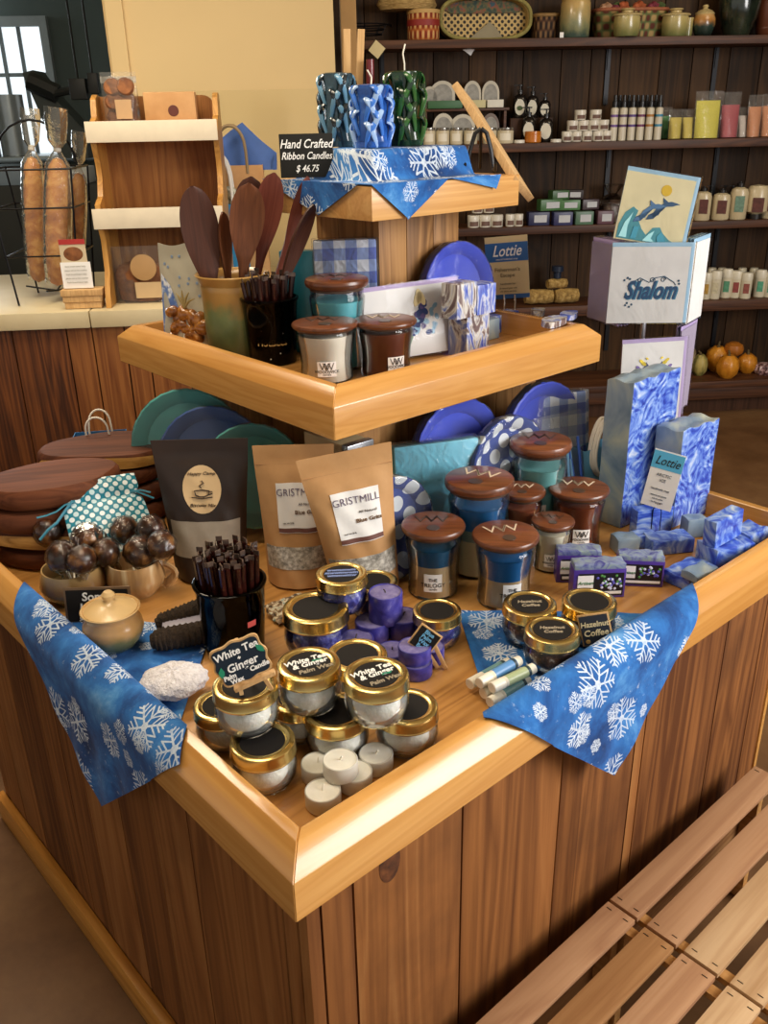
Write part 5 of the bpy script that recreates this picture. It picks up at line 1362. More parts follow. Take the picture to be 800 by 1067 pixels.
for i in range(16):
    u, v = rd.uniform(-.8, .85), rd.uniform(.48, .92); q = fr(u, v, .0012)
    bm = B(); lathe(bm, [(0, .0006), (.003, .0005), (.0032, 0)], 8, M=T(*q) @ RX(PI / 2)); obj('printed_flake', bm, DOTP, t)
bm = B()
for a in (-.5, -.1, .35, .8): tube(bm, [(.05 * Wd, -.022, .40 * Hh), (.05 * Wd + .018 * math.sin(a), -.024, .40 * Hh + .022 * math.cos(a)), (.05 * Wd + .03 * math.sin(a * 1.3), -.022, .40 * Hh + .036 * math.cos(a * 1.2))], [.002, .0028, .0008], 6)
obj('twist_tie', bm, plain('#a8925a', .5), t)

# ================================================================== card rack with greeting cards
Pk = onz(655, 492, ZB)
rk = thing('card_rack', 'wire spinner rack full of greeting cards behind the soap loaves', 'rack', Pk, face_cam(Pk))
Hk = height(Pk, 205)
RKM = plain('#c9c9cf', .3, .9)
bm = B(); lathe(bm, [(0, 0), (.042, 0), (.042, .006), (.02, .012), (0, .012)], 32); obj('base', bm, RKM, rk)
bm = B(); tube(bm, [(0, 0, .01), (0, 0, Hk)], .006, 10); obj('post', bm, RKM, rk)
VH_ = Vector((FW.x, FW.y, 0)).normalized()
def onv(px, py, P0, dz):
    """on the upright plane that faces the camera, dz in front of P0"""
    d_ = ray(px, py); return CAM + d_ * (((P0 - CAM).dot(VH_) - dz) / d_.dot(VH_))
def on_rack(bl, br, yt, dz):
    a = onv(*bl, Pk, dz); b = onv(*br, Pk, dz)
    e = b - a; rot = math.atan2(e.y, e.x); c = (a + b) / 2
    return c, rot, Vector((e.x, e.y, 0)).length, height(c, yt)
DY = plain('#efe3b6', .55, spec=.3)
c1, r1, w1, h1 = on_rack((643, 487), (704, 470), 354, .075)
th_, cc, cw, ch = card(None, w1 * 1.16, h1, ENVL, 'greeting card with two painted horses, lowest on the rack', loc=c1, rot=(-.06, .0, r1 + .16), group='greeting cards on the rack')
HC = [plain('#2d3f74', .6), plain('#6a5a94', .6), plain('#d9c23a', .6), plain('#7fb2d6', .6), plain('#8a3f6a', .6)]
bm = B()
for sg in (-1, 1):
    X = lambda v: sg * v * cw
    body = [(X(.10), .70 * ch), (X(.16), .685 * ch), (X(.24), .70 * ch), (X(.30), .73 * ch), (X(.33), .70 * ch), (X(.37), .66 * ch), (X(.355), .72 * ch), (X(.30), .785 * ch), (X(.22), .78 * ch), (X(.16), .80 * ch), (X(.13), .84 * ch), (X(.07), .80 * ch), (X(.05), .775 * ch), (X(.10), .775 * ch)]
    blob(bm, body if sg < 0 else body, mi=0)
    for i, (x, z, r, m) in enumerate(((.17, .83, .05, 2), (.21, .85, .04, 2), (.26, .80, .04, 1), (.20, .74, .04, 1), (.12, .76, .03, 4), (.34, .68, .03, 3), (.12, .87, .025, 2))): blob(bm, ell(X(x), z * ch, r * cw, r * .55 * cw, sg * .6, 12), y=-.0016 - .0001 * i, mi=m)
    for x0, x1 in ((.12, .04), (.15, .10), (.29, .33)): blob(bm, [(X(x0), .70 * ch), (X(x0 + .025), .70 * ch), (X(x1 + .02), .62 * ch), (X(x1), .62 * ch)], y=-.0014, mi=0)
obj('horse_print', bm, HC, cc, flat=True)
c1, r1, w1, h1 = on_rack((632, 338), (714, 335), 253, .085)
th_, cc, cw, ch = card(None, w1 * 1.03, h1, ENVB, 'greeting card with blue shalom lettering in the middle of the rack', loc=c1, rot=(-.04, .02, r1 + .03), group='greeting cards on the rack')
SH = [plain('#1f4a74', .6), plain('#3f86a8', .6), plain('#28506e', .6)]
k = cw
text('Shalom', .31 * k, SH[0], cc, T(0, -.0016, .43 * ch), shear=.35, bold=.0012, squash=.74)
text('Shalom', .31 * k, SH[1], cc, T(.002, -.0013, .425 * ch), shear=.35, bold=.002, squash=.74)
bm = B()
tube(bm, [(-.25 * k, -.0015, .53 * ch), (-.14 * k, -.0015, .60 * ch), (-.02 * k, -.0015, .54 * ch), (.06 * k, -.0015, .60 * ch), (.17 * k, -.0015, .62 * ch), (.30 * k, -.0015, .54 * ch), (.33 * k, -.0015, .50 * ch)], .0009, 5)
for cx, cz in ((-.14, .565), (.02, .57), (.16, .575)): tube(bm, [(cx * k + .035 * k * math.cos(a) * (1 - a / 12), -.0015, cz * ch + .035 * k * math.sin(a) * (1 - a / 12)) for a in [q * .5 for q in range(16)]], .0008, 5)
for x, z in ((-.30, .60), (-.34, .57), (-.27, .585), (.37, .52), (.36, .56), (-.30, .24), (-.25, .22), (-.22, .25), (-.28, .27)): blob(bm, ell(x * k, z * ch, .014 * k, .014 * k, 0, 10))
obj('scroll_print', bm, SH[2], cc, flat=True)
c1, r1, w1, h1 = on_rack((640, 254), (712, 254), 178, .06)
th_, cc, cw, ch = card(None, w1 * 1.06, h1, ENVB, 'cream greeting card with leaping dolphins topping the rack', cardm=DY, loc=c1, rot=(-.12, .17, r1), group='greeting cards on the rack')
DP = [plain('#33597e', .6), plain('#4fa0ae', .6), plain('#2b7f96', .6), plain('#8fc6cc', .6), plain('#e9c02c', .6)]
bm = B()
for sx, (ox, oz) in enumerate(((.09, .50), (-.09, .44))):
    d = [(-.20, -.14), (-.23, -.22), (-.17, -.19), (-.12, -.19), (-.155, -.13), (-.10, -.02), (.0, .08), (.10, .11), (.17, .10), (.24, .085), (.18, .065), (.13, .04), (.03, .02), (-.03, -.06), (-.06, -.13), (-.03, .0)]
    blob(bm, [((ox + x * .95) * cw, (oz + z * .95 + .05) * ch) for x, z in d[:15]], y=-.0014 - .0006 * sx, mi=0)
    blob(bm, [((ox + x) * cw, (oz + z + .05) * ch) for x, z in ((-.02, .07), (.05, .09), (-.03, .14))], y=-.0014 - .0006 * sx, mi=0)
w1_ = [(-.5, .02), (-.5, .22), (-.44, .40), (-.34, .50), (-.26, .45), (-.28, .36), (-.22, .30), (-.16, .20), (-.08, .12), (0, .24), (.10, .26), (.16, .18), (.26, .10), (.40, .04), (.45, .02)]
blob(bm, [(x * cw, z * ch) for x, z in w1_], mi=1)
for i, q in enumerate(([(-.47, .04), (-.42, .26), (-.33, .42), (-.37, .22), (-.36, .04)], [(-.30, .04), (-.28, .22), (-.20, .22), (-.22, .04)], [(-.12, .03), (-.04, .14), (.03, .2), (.0, .08), (.06, .03)], [(.10, .03), (.08, .12), (.13, .2), (.2, .1), (.24, .03)])): blob(bm, [(x * cw, z * ch) for x, z in q], y=-.0024, mi=2 if i % 2 else 3)
blob(bm, ell(.08 * cw, .80 * ch, .075 * cw, .075 * cw, 0, 22), mi=4)
obj('dolphin_print', bm, DP, cc, flat=True)
# side pockets: cards seen on edge
def side_cards(bl, br, yt, yaw, dz, label, env, n, lean=0):
    c1, r1, w1, h1 = on_rack(bl, br, yt, dz)
    for i in range(n):
        off = Vector((math.cos(r1 + yaw + PI / 2), math.sin(r1 + yaw + PI / 2), 0)) * .0075 * i
        card(None, .11, h1, env, label[i], cardm=(plain('#a79bb0', .6) if env is ENVL else None), loc=c1 + off, rot=(lean, 0, r1 + yaw), group='greeting cards on the rack')
side_cards((614, 330), (640, 340), 250, -1.2, .02, ['lilac sleeved greeting card facing the shelves, outermost on the tray side of the rack', 'second lilac sleeved greeting card behind the outermost one', 'third lilac greeting card in the tray side pocket', 'innermost lilac greeting card in the tray side pocket'], ENVL, 4)
side_cards((712, 336), (733, 330), 246, .95, .0, ['pale blue card seen edge-on beside the shalom card', 'second edge-on pale blue card beside the shalom card', 'third edge-on pale blue card, nearest the dark shelves'], ENVB, 3)
side_cards((700, 428), (717, 424), 336, .95, .0, ['lilac card seen edge-on beside the horse card', 'second edge-on lilac card beside the horse card'], ENVL, 2)
# hidden middle pocket strip between the cards
for z0 in (.36, .66):
    bm = B(); box(bm, (0, -.03, Hk * z0), (.10, .03, .012), bev=.003); obj('pocket', bm, RKM, rk)

# ================================================================== top tier
RZ0 = ZT; 
# low riser under the cloth
ra = onz(352, 172, ZT); rbx = onz(478, 172, ZT)
RIS = (UO[0] + .07, UO[1] + .075, UO[0] + .315, UO[1] + .32)
RH = .05
bm = B(); box(bm, ((RIS[0] + RIS[2]) / 2, (RIS[1] + RIS[3]) / 2, ZT + RH / 2), (RIS[2] - RIS[0], RIS[3] - RIS[1], RH), bev=.004)
o = obj('riser_block', bm, PEDW); tag(o, 'wooden riser block under the cloth that lifts the carved candles', 'riser')
def top_cloth():
    bm = B(); e = .0025
    x0, y0 = UO; x1, y1 = x0 + UW[0], y0 + UW[1]; uvl = bm.loops.layers.uv.verify()
    def tz(x, y):
        # height of the cloth over shelf and riser
        dx = max(RIS[0] - x, x - RIS[2], 0); dy = max(RIS[1] - y, y - RIS[3], 0); d = math.hypot(dx, dy)
        f = max(0, 1 - d / .030); f = f * f * (3 - 2 * f); return ZT + e + (RH + .002) * f
    def main(u, v):
        x = x0 - .001 + (min(x1, .99) - x0 + .001) * u; y = y0 - .001 + (y1 - y0 - .06) * v
        return (x, y, tz(x, y) + .001 * math.sin(x * 60) * math.sin(y * 50))
    def muv(u, v):
        p = main(u, v); return (p[0] * .9 + .02, p[1] * .9 - p[2] * 1.1)
    sheet(bm, main, 60, 60, .0015, uvfn=muv)
    def flap(pts_top0, pts_top1, tip, base_uv):
        a, b, t_ = Vector(pts_top0), Vector(pts_top1), Vector(tip)
        def fn(u, v):
            q = a.lerp(b, u); w = q.lerp(t_, v)
            return w
        L = (b - a).length; Hh_ = ((a + b) / 2 - t_).length
        sheet(bm, fn, 24, 20, .0015, uvfn=lambda u, v: (base_uv[0] + L * (u * (1 - v) + .5 * v), base_uv[1] - Hh_ * v))
    yf = y0 - .004; xf_ = x0 - .004
    t1 = ony(424, 228, yf); a1 = ony(386, 183, yf).x; b1 = ony(467, 181, yf).x
    flap((a1, yf, ZT + e), (b1, yf, ZT + e), (t1.x, yf - .003, t1.z), (.31, .55))
    t2 = ony(517, 196, yf); a2 = ony(470, 178, yf).x
    flap((a2, yf, ZT + e), (min(x1 + .0, t2.x + .012), yf, ZT + e), (t2.x - .004, yf - .003, t2.z), (.9, .2))
    t3 = onx(333, 224, xf_); a3 = onx(386, 183, xf_).y
    flap((xf_, y0 + .03, ZT + e), (xf_, y0 + .32, ZT + e), (xf_ - .003, min(t3.y, y0 + .20), t3.z), (1.5, .4))
    o = obj('snowflake_cloth', bm, SNOW); tag(o, 'blue snowflake cloth under the carved candles, its corners hanging off the top shelf', 'cloth', 'blue snowflake cloths')
top_cloth()
# carved ribbon candles
RC = Vector(((RIS[0] + RIS[2]) / 2, (RIS[1] + RIS[3]) / 2, ZT))
def top_at(px, off, z):
    p = onv(px, 150, RC, off); p.z = z; return p
def ribbon_candle(px, yb, yt, wpx, z, label, core, ribs, tops, seed, wick=None, group='carved ribbon candles'):
    Pq = top_at(px, yb, z); Hc = height(Pq, yt); R = px2m(Pq, wpx / 2)
    t = thing('carved_candle', label, 'candle', Pq, 0, group)
    bm = B(); lathe(bm, [(0, 0), (.88 * R, 0), (.92 * R, .01), (.86 * R, .06 * Hc), (.74 * R, .2 * Hc), (.72 * R, .8 * Hc), (.84 * R, .93 * Hc), (.82 * R, .985 * Hc), (.7 * R, Hc), (.40 * R, .992 * Hc), (0, .985 * Hc)], 40, fn=lambda a, q: 1 + .05 * math.cos(a * 8)); obj('core', bm, core, t)
    rd = random.Random(seed); n = 8; rows = 4
    for row in range(rows):
        bm = B()
        for i in range(n):
            a0 = 2 * PI * (i + .5 * (row % 2)) / n
            zt = Hc * (.97 - .19 * row); zl = zt - Hc * .40
            pts = []; m = 11
            for q in range(m):
                f = q / (m - 1); a = a0 + .75 * f * (1 if (i + row) % 2 else -1); bul = math.sin(PI * f)
                rr = R * (.80 + .17 * bul)
                pts.append((rr * math.cos(a), rr * math.sin(a), zt + (zl - zt) * f + .012 * bul))
            tube(bm, pts, [R * .17 * (1 - .5 * abs(2 * q / (m - 1) - 1)) for q in range(m)], 8, mi=i % 2 if len(ribs) > 1 else 0, flat=.55)
        obj('carved_ribbon', bm, ribs, t)['kind'] = 'stuff'
    bm = B(); lathe(bm, [(0, Hc * .99), (.42 * R, Hc * .995), (.55 * R, Hc * 1.003), (.5 * R, Hc * .98)], 32); obj('top_face', bm, tops, t)
    if wick:
        bm = B(); tube(bm, [(0, 0, Hc * .98)] + [(w[0], w[1], Hc + w[2]) for w in wick], .0016, 6); obj('wick', bm, WICK, t)
ZR = ZT + RH + .006
ribbon_candle(353, -.03, 76, 38, ZR, 'grey-blue carved ribbon candle, rearmost beside the cream wall', mottle('smoky_wax', [(.3, '#151d22'), (.6, '#3a5560'), (.8, '#86aabe')], 30, .22, coat=.6), [plain('#1e282e', .2, coat=.7), plain('#6f9fbc', .22, coat=.7)], plain('#3a4c58', .3), 1)
ribbon_candle(388, .075, 88, 42, ZR, 'blue and white carved ribbon candle with a wick, in front of the other two', mottle('blue_wax', [(.3, '#10295e'), (.6, '#2a5fb4'), (.8, '#7fb0e6')], 26, .25, coat=.5), [plain('#9dbce6', .22, coat=.6), plain('#3f78d0', .22, coat=.6)], plain('#eceef2', .4), 2, [(.001, 0, .012), (-.006, .003, .024)])
ribbon_candle(422, -.01, 74, 41, ZR, 'dark green carved ribbon candle with a tall wick beside the easel', mottle('green_wax', [(.3, '#07120a'), (.6, '#15351a'), (.8, '#2f6a34')], 26, .2, coat=.6), [plain('#12301a', .18, coat=.8), plain('#2f5f2c', .18, coat=.8)], plain('#2a4a2c', .3), 3, [(.0, 0, .012), (-.002, .002, .03), (.004, .002, .046)])
# red taper pieces and wooden sticks behind
gx = 'wooden sticks behind the candles'
for i, (x0, x1, lab) in enumerate(((362, 364, 'pale wooden stick standing behind the grey-blue candle, thicker one'), (371, 373, 'pale wooden stick leaning behind the grey-blue candle, by the shelf post'))):
    Pq = top_at(x0 + 1, -.075, ZT + RH + .004); h = height(Pq, 32); bm = B(); box(bm, (0, 0, h / 2), (.014, .006, h), bev=.001)
    o = obj('wooden_stick', bm, PALE, None, Pq + Vector((.0, .0, .003)), (0, (.02, .07)[i], face_cam(Pq))); tag(o, lab, 'stick', gx)
Pq = top_at(387, -.06, ZT + RH + .004); h = height(Pq, 62)
bm = B(); tube(bm, [(0, 0, .003), (.001, 0, h)], [.010, .0075], 14); o = obj('taper_candle', bm, plain('#6a1f22', .35, coat=.3), None, Pq, 0); tag(o, 'dark red taper candle behind the blue and white carved candle', 'candle')
# chalk sign
Pc, rot, Wd = base_line((294, 181), (346, 181), ZT + .003); 
Pc = onx(320, 176, UO[0] + .02); Pc.z = ZT + .0065; Pc.y = min(Pc.y, UO[1] + UW[1] - .03); rot = face_cam(Pc) - .02; Wd = px2m(Pc, 55)
hh = height(Pc, 139)
t = thing('chalk_sign', 'black chalk price sign for ribbon candles, on the top shelf edge', 'sign', Pc, (-.10, 0, rot))
bm = B(); box(bm, (0, 0, hh / 2), (Wd, .004, hh), bev=.0012); o = obj('slate', bm, plain('#22211e', .7, spec=.2), t)
for s, sz, q in (('Hand Crafted', .0215, .76), ('Ribbon Candles', .0180, .49), ('$ 46.75', .017, .20)): text(s, sz, CHALKW, o, T(0, -.0028, hh * q), shear=.3, squash=.82, bold=.0002)
bm = B(); box(bm, (0, .022, hh * .3), (.02, .003, hh * .6), M=RX(.35)); obj('prop', bm, plain('#22211e', .7), t)
# wooden board on a black wire easel
Pe = onv(500, 180, RC, .0); Pe.z = ZT + .004; print('EASEL', Pe)
yb_ = Pe
t = thing('plaque', 'thin pale wooden board leaning steeply on the black wire easel', 'board', Pe, 0)
A_ = CAM + ray(474, 88) * (dep(Pe) + .03); Bp = CAM + ray(536, 188) * (dep(Pe) - .02)
mid = (A_ + Bp) / 2; ax = (A_ - Bp); L = ax.length; ax.normalize(); view = (CAM - mid).normalized()
sd = ax.cross(view).normalized()
depthv = (view * -1 + ax * view.dot(ax)).normalized()
dv = (depthv * 1.0 + sd * .06).normalized(); nv_ = ax.cross(dv).normalized()
bm = B(); Mx = Matrix(((nv_.x, dv.x, ax.x, 0), (nv_.y, dv.y, ax.y, 0), (nv_.z, dv.z, ax.z, 0), (0, 0, 0, 1)))
box(bm, (0, .06, 0), (.015, .13, L), bev=.0015, M=Mx)
for v in bm.verts: v.co += mid - Pe
obj('panel', bm, PALE, t)
t2 = thing('wire_easel', 'black wire easel propping the wooden board on the top shelf', 'easel', Pe, face_cam(Pe))
EBL = plain('#141313', .35)
k = px2m(Pe, 1); hE = height(Pe, 134)
for x in (-14, 14):
    bm = B(); tube(bm, [(x * k, 0, .004), (x * .78 * k, .0, hE * .5), (x * .42 * k, 0, hE * .9), (0, 0, hE)], .0042, 8); obj('upright', bm, EBL, t2)
    bm = B(); tube(bm, [(x * k, 0, .006), (x * 1.1 * k, -.035, .004), (x * 1.1 * k, -.045, .018)], .0032, 8); obj('hook', bm, EBL, t2)
bm = B(); tube(bm, [(0, 0, hE * .97), (0, .06, .004)], .0035, 8); obj('back_leg', bm, EBL, t2)
# ================================================================== wall shelves and their goods
BSH = 4.50
SHW = wood('shelf_board_wood', '#2c160b', '#52301a', '#6e4528', 0, .8, .5, .35, .2, 0, .8)
BLKM = plain('#17171a', .4, .6)
def zof(px, py, b): return onb(px, py, b).z
def shelf(label, px, ytop, ybot, a0, a1, b0=BSH, b1=4.745, brackets=True):
    z1, z0 = zof(px, ytop, b0), zof(px, ybot, b0)
    t = thing('wall_shelf', label, 'shelf', rm(0, 0, 0), ANG, 'plank shelves on the back wall')
    bm = B(); box(bm, ((a0 + a1) / 2, (b0 + b1) / 2, (z0 + z1) / 2), (a1 - a0, b1 - b0, z1 - z0), bev=.003); obj('board', bm, SHW, t)
    if brackets:
        for pb in (398, 638, 752):
            aa = ab(onb(pb, ytop, 4.70))[0]
            bm = B(); box(bm, (aa, 4.742, z0 - .12), (.022, .012, .25)); prism(bm, [(0, 0), (0, -.09), (-.17, 0)], -.006, .006, M=T(aa, 4.73, z0 - .001) @ RZ(-PI / 2) @ Matrix.Diagonal((1, 1, 1, 1)))
            obj('bracket', bm, BLKM, t)
    return z1
A0, A1 = .30, 4.0
ZA = shelf('top plank shelf on the back wall, carrying baskets and pottery', 600, 39, 48.1, A0, A1)
ZBs = shelf('second plank shelf from the top, carrying bottles and bath salts', 600, 148, 157, A0, A1)
ZC = shelf('third plank shelf, carrying boxed soaps and lotion bottles', 600, 235, 242.8, A0, A1)
ZD = shelf('fourth plank shelf, carrying white deodorant sticks', 800, 311.5, 322, A0, A1)
zE = zof(760, 397, 4.42)
t = thing('base_cabinet', 'low dark plank platform under the wall shelves holding orange gourds', 'cabinet', rm(0, 0, 0), ANG)
bm = B(); box(bm, ((A0 + A1) / 2, 4.582, zE - .018), (A1 - A0, .32, .036), bev=.003); obj('deck', bm, SHW, t)
bm = B(); box(bm, ((A0 + A1) / 2, 4.45, zE - .07), (A1 - A0, .02, .066), bev=.002); obj('fascia', bm, SHW, t)
bm = B(); box(bm, ((A0 + A1) / 2, 4.62, (FLOOR + zE - .036) / 2), (A1 - A0, .22, zE - .036 - FLOOR)); obj('plinth', bm, DARKW, t)
def sp(px, yb, z, b=4.58):
    p = onb(px, yb, b); p.z = z + .0008; return p
def weave(name, c1, c2, c3, scale=26, ax=0):
    t = NT(name); co = t.coord(); sp_ = t.n('ShaderNodeSeparateXYZ'); t.put(sp_.inputs[0], co)
    ang_ = t.math('ARCTAN2', sp_.outputs[1], sp_.outputs[0])
    u = t.math('MULTIPLY', ang_, 6.0); v = t.math('MULTIPLY', sp_.outputs[2], scale * 3.2)
    f = t.math('MULTIPLY', t.math('SINE', t.math('MULTIPLY', u, 3.0)), t.math('SINE', v))
    h = t.math('ABSOLUTE', t.math('SINE', v))
    col = t.ramp(t.math('ADD', .5, t.math('MULTIPLY', f, .5)), [(.2, c1), (.5, c2), (.8, c3)])
    t.bsdf(col, .7, 0, .3, t.bump(h, .5, .004)); return t.m
# ---- top shelf
P = sp(441, 40, ZA); R = px2m(P, 16.5); h = height(P, 14)
t = thing('round_basket', 'round red and tan checked basket with a red band on the top shelf', 'basket', P, 0)
bm = B(); lathe(bm, [(0, 0), (.93 * R, 0), (R, .01), (R, h), (.95 * R, h), (.95 * R, .02), (0, .02)], 40); obj('body', bm, weave('red_weave', '#7a2a16', '#b0602c', '#d0a468', 24), t)
bm = B(); lathe(bm, [(R * 1.005, h * .52), (R * 1.03, h * .52), (R * 1.03, h * .74), (R * 1.005, h * .74)], 40); obj('band', bm, plain('#8a231a', .6), t)
bm = B(); lathe(bm, [(.9 * R, h - .004), (1.04 * R, h - .003), (1.04 * R, h + .012), (.9 * R, h + .014)], 40); obj('rim', bm, plain('#c09a5c', .7), t)
# tipped oval tray basket facing the room
P = sp(506, 38, ZA, 4.62); Wb = px2m(P, 96); hb = height(P, -6)
t = thing('tray_basket', 'wide oval pierced basket tipped on its side on the top shelf', 'basket', P, (-.12, 0, ANG))
OV = lambda s, n=56: [(s * Wb / 2 * abs(math.cos(a)) ** .75 * math.copysign(1, math.cos(a)), hb / 2 + s * hb / 2 * abs(math.sin(a)) ** .75 * math.copysign(1, math.sin(a))) for a in [2 * PI * k / n for k in range(n)]]
PIER = dots('pierced_basket', '#c2a56a', '#2a2216', .030, .24, axes=(0, 2), rough=.7)
PIER_dummy = None
bm = B(); prism(bm, OV(.93), .055, .06); obj('floor_panel', bm, PIER, t)
bm = B(); o_ = OV(1.0); i_ = OV(.93)
n = len(o_); V = [[bm.verts.new((x, y, z)) for x, z in pts] for pts, y in ((o_, 0.0), (i_, .006), (i_, .056), (o_, .066))]
for q in range(4):
    for k in range(n): bm.faces.new((V[q][k], V[q][(k + 1) % n], V[(q + 1) % 4][(k + 1) % n], V[(q + 1) % 4][k]))
obj('side', bm, plain('#b09455', .7), t)
bm = B(); tube(bm, [(x, -.002, z) for x, z in OV(.985)], .009, 8, closed=True); obj('rim', bm, plain('#8f8446', .7, var=.25, vs=60), t)
bm = B(); prism(bm, [(-.36 * Wb, hb * .66), (.36 * Wb, hb * .66), (.43 * Wb, hb * .74), (.40 * Wb, hb * .88), (.2 * Wb, hb * .94), (-.2 * Wb, hb * .94), (-.40 * Wb, hb * .88), (-.43 * Wb, hb * .74)], .046, .054); obj('woven_band', bm, mottle('dark_woven_band', [(.35, '#2b4038'), (.5, '#5a5a3a'), (.6, '#8a4a30'), (.7, '#34505a')], 40, .7, 2), t)
bm = B(); prism(bm, [(-.18 * Wb, .06 * hb), (.22 * Wb, .06 * hb), (.13 * Wb, .34 * hb), (.06 * Wb, .46 * hb)], .040, .044); obj('folded_paper', bm, plain('#8f8468', .7), t)
bm = B(); box(bm, (0, 0, 0), (.055, .002, .034), M=T(-.20 * Wb, -.012, -.035) @ RY(.6)); tube(bm, [(-.19 * Wb, -.006, -.012), (-.20 * Wb, -.008, .015)], .001, 5); obj('price_tag', bm, WHITE, t)
P = sp(424, 12, ZA + h + .015, 4.60)
bm = B(); vs = lathe(bm, [(0, 0), (.9, .0), (1, .02), (.9, .05), (0, .06)], 36, fn=lambda a, z: 1 + .05 * math.sin(a * 6)); 
for v in bm.verts: v.co.x *= px2m(P, 31); v.co.y *= .09
o = obj('straw_mat', bm, mottle('straw', [(.3, '#7d6230'), (.6, '#b5945a'), (.8, '#d2b67c')], 50, .8, 4, stretch=(1, 1, 6), bump=.5), None, P, ANG); tag(o, 'rough straw mat on top of the red checked basket', 'mat')
def basket(px, wpx, yb, yt, mat, label, b=4.6, rim='#8a6a3a', fill=None, ry=.07):
    P = sp(px, yb, ZA, b); w = px2m(P, wpx / 2); h = height(P, yt)
    t = thing('woven_basket', label, 'basket', P, ANG)
    bm = B(); lathe(bm, [(0, 0), (.9, 0), (1, h), (.95, h), (.86, .01), (0, .01)], 44, fn=lambda a, z: (abs(math.cos(a)) ** 4 + abs(math.sin(a)) ** 4) ** -.25)
    for v in bm.verts: v.co.x *= w; v.co.y *= ry
    obj('body', bm, mat, t)
    bm = B(); n = 40; tube(bm, [(w * .98 * math.cos(a) * (abs(math.cos(a)) ** 4 + abs(math.sin(a)) ** 4) ** -.25, ry * .98 * math.sin(a) * (abs(math.cos(a)) ** 4 + abs(math.sin(a)) ** 4) ** -.25, h) for a in [2 * PI * k / n for k in range(n)]], .008, 8, closed=True); obj('rim', bm, plain(rim, .7, var=.2, vs=70), t)
    return t, P, w, h
basket(566, 26, 40, 17, weave('brown_weave', '#1f120a', '#4a2f1a', '#7a5a38', 26), 'small dark brown woven basket beside the pierced one', 4.66)
t, P, w, h = basket(654, 78, 37, 11, weave('mixed_weave', '#5a2a1a', '#5d6a3c', '#a88a58', 30), 'long woven basket of dried flowers behind the pottery crock', 4.66, '#9a5a3a')
rd = random.Random(12)
for i in range(14):
    x = rd.uniform(-.85, .85) * w; r = rd.uniform(.022, .036)
    bm = B(); lathe(bm, [(0, -r * .6), (.7 * r, -.4 * r), (r, .0), (.6 * r, .5 * r), (0, .45 * r)], 14, fn=lambda a, z: 1 + .25 * math.cos(a * 5)); o = obj('dried_flower', bm, plain(rd.choice(['#8a2a22', '#a8552e', '#55663a', '#b58a6a', '#7a2f3c']), .8, var=.2), t, (x, rd.uniform(-.03, .03), h + rd.uniform(-.005, .02)), (rd.uniform(-.6, .6), rd.uniform(-.6, .6), 0))
POTS = [banded('pot_glaze_tall', [(0, '#42544a'), (.2, '#8a8a62'), (.5, '#c2a468'), (.8, '#b89458'), (1, '#d0b478')], .26), banded('pot_glaze_low', [(0, '#6f7446'), (.5, '#b3a468'), (1, '#c8b47c')], .12), banded('pot_glaze_dark', [(0, '#16241f'), (.35, '#2d3f38'), (.6, '#b07a3c'), (1, '#d2b078')], .11), mottle('dark_vase_glaze', [(.35, '#0e1512'), (.55, '#2a3428'), (.7, '#6f6a3a')], 6, .15, 5, .6, coat=.6)]
def pot(px, wpx, yb, yt, prof, mat, label, lid=None, b=4.56, cat='pot', name='pottery_pot'):
    P = sp(px, yb, ZA, b); R = px2m(P, wpx / 2); h = height(P, yt)
    t = thing(name, label, cat, P, 0)
    bm = B(); lathe(bm, [(r * R, z * h) for r, z in prof], 40); obj('body', bm, mat, t)
    if lid:
        bm = B(); lathe(bm, [(r * R, z * h) for r, z in lid], 40); obj('lid', bm, plain('#c5b07a', .3, coat=.3, var=.12), t)
pot(598, 31, 38, -3, [(0, 0), (.9, 0), (.98, .05), (1, .5), (.97, .85), (.92, .9), (1.0, .97), (.9, .97), (.9, .1), (0, .1)], POTS[0], 'tall ochre stoneware canister at the middle of the top shelf')
bm = B(); box(bm, (0, 0, .011), (.018, .002, .022), bev=.0005); o = obj('price_label', bm, WHITE, None, sp(585, 38, ZA, 4.515), ANG); tag(o, 'tiny white price label at the foot of the tall canister', 'label')
LOWL = [(0, .74), (1.1, .74), (1.12, .78), (1.0, .82), (.45, .84), (.40, .93), (.55, .96), (.5, 1.0), (0, 1.0)]
pot(652, 27, 37, 9, [(0, 0), (.85, 0), (.95, .08), (1, .5), (.96, .74), (.88, .74), (.88, .1), (0, .1)], POTS[1], 'pale olive lidded crock before the flower basket on the top shelf', LOWL, 4.515)
pot(702, 27, 36, 9, [(0, 0), (.85, 0), (.95, .08), (1, .5), (.96, .74), (.88, .74), (.88, .1), (0, .1)], POTS[1], 'pale olive lidded crock next to the small round jar', LOWL)
pot(716, 9, 36, 18, [(0, 0), (.9, 0), (1, .2), (1, .8), (1.1, .97), (.9, .97), (.9, .1), (0, .1)], POTS[1], 'thin olive pottery cup squeezed between crock and round jar')
pot(732, 23, 35, 5, [(0, 0), (.6, 0), (.75, .05), (1, .35), (.97, .55), (.8, .70), (.7, .70), (.7, .1), (0, .1)], POTS[2], 'round dark-footed ginger jar with knobbed lid on the top shelf', [(0, .69), (.82, .69), (.86, .73), (.6, .82), (.25, .87), (.2, .9), (.28, .95), (.2, 1.0), (0, 1.0)])
pot(767, 42, 33, -40, [(0, 0), (.55, 0), (.62, .02), (.9, .25), (1, .45), (.92, .7), (.6, .9), (.6, 1), (.5, 1), (.5, .1), (0, .1)], POTS[3], 'big dark glazed vase at the right part of the top shelf', cat='vase', name='glazed_vase')
pot(800, 30, 32, -30, [(0, 0), (.7, 0), (.8, .04), (1, .4), (.9, .8), (.95, 1), (.85, 1), (.85, .1), (0, .1)], plain('#5a2f1a', .4), 'brown clay pot cut by the picture edge on the top shelf')
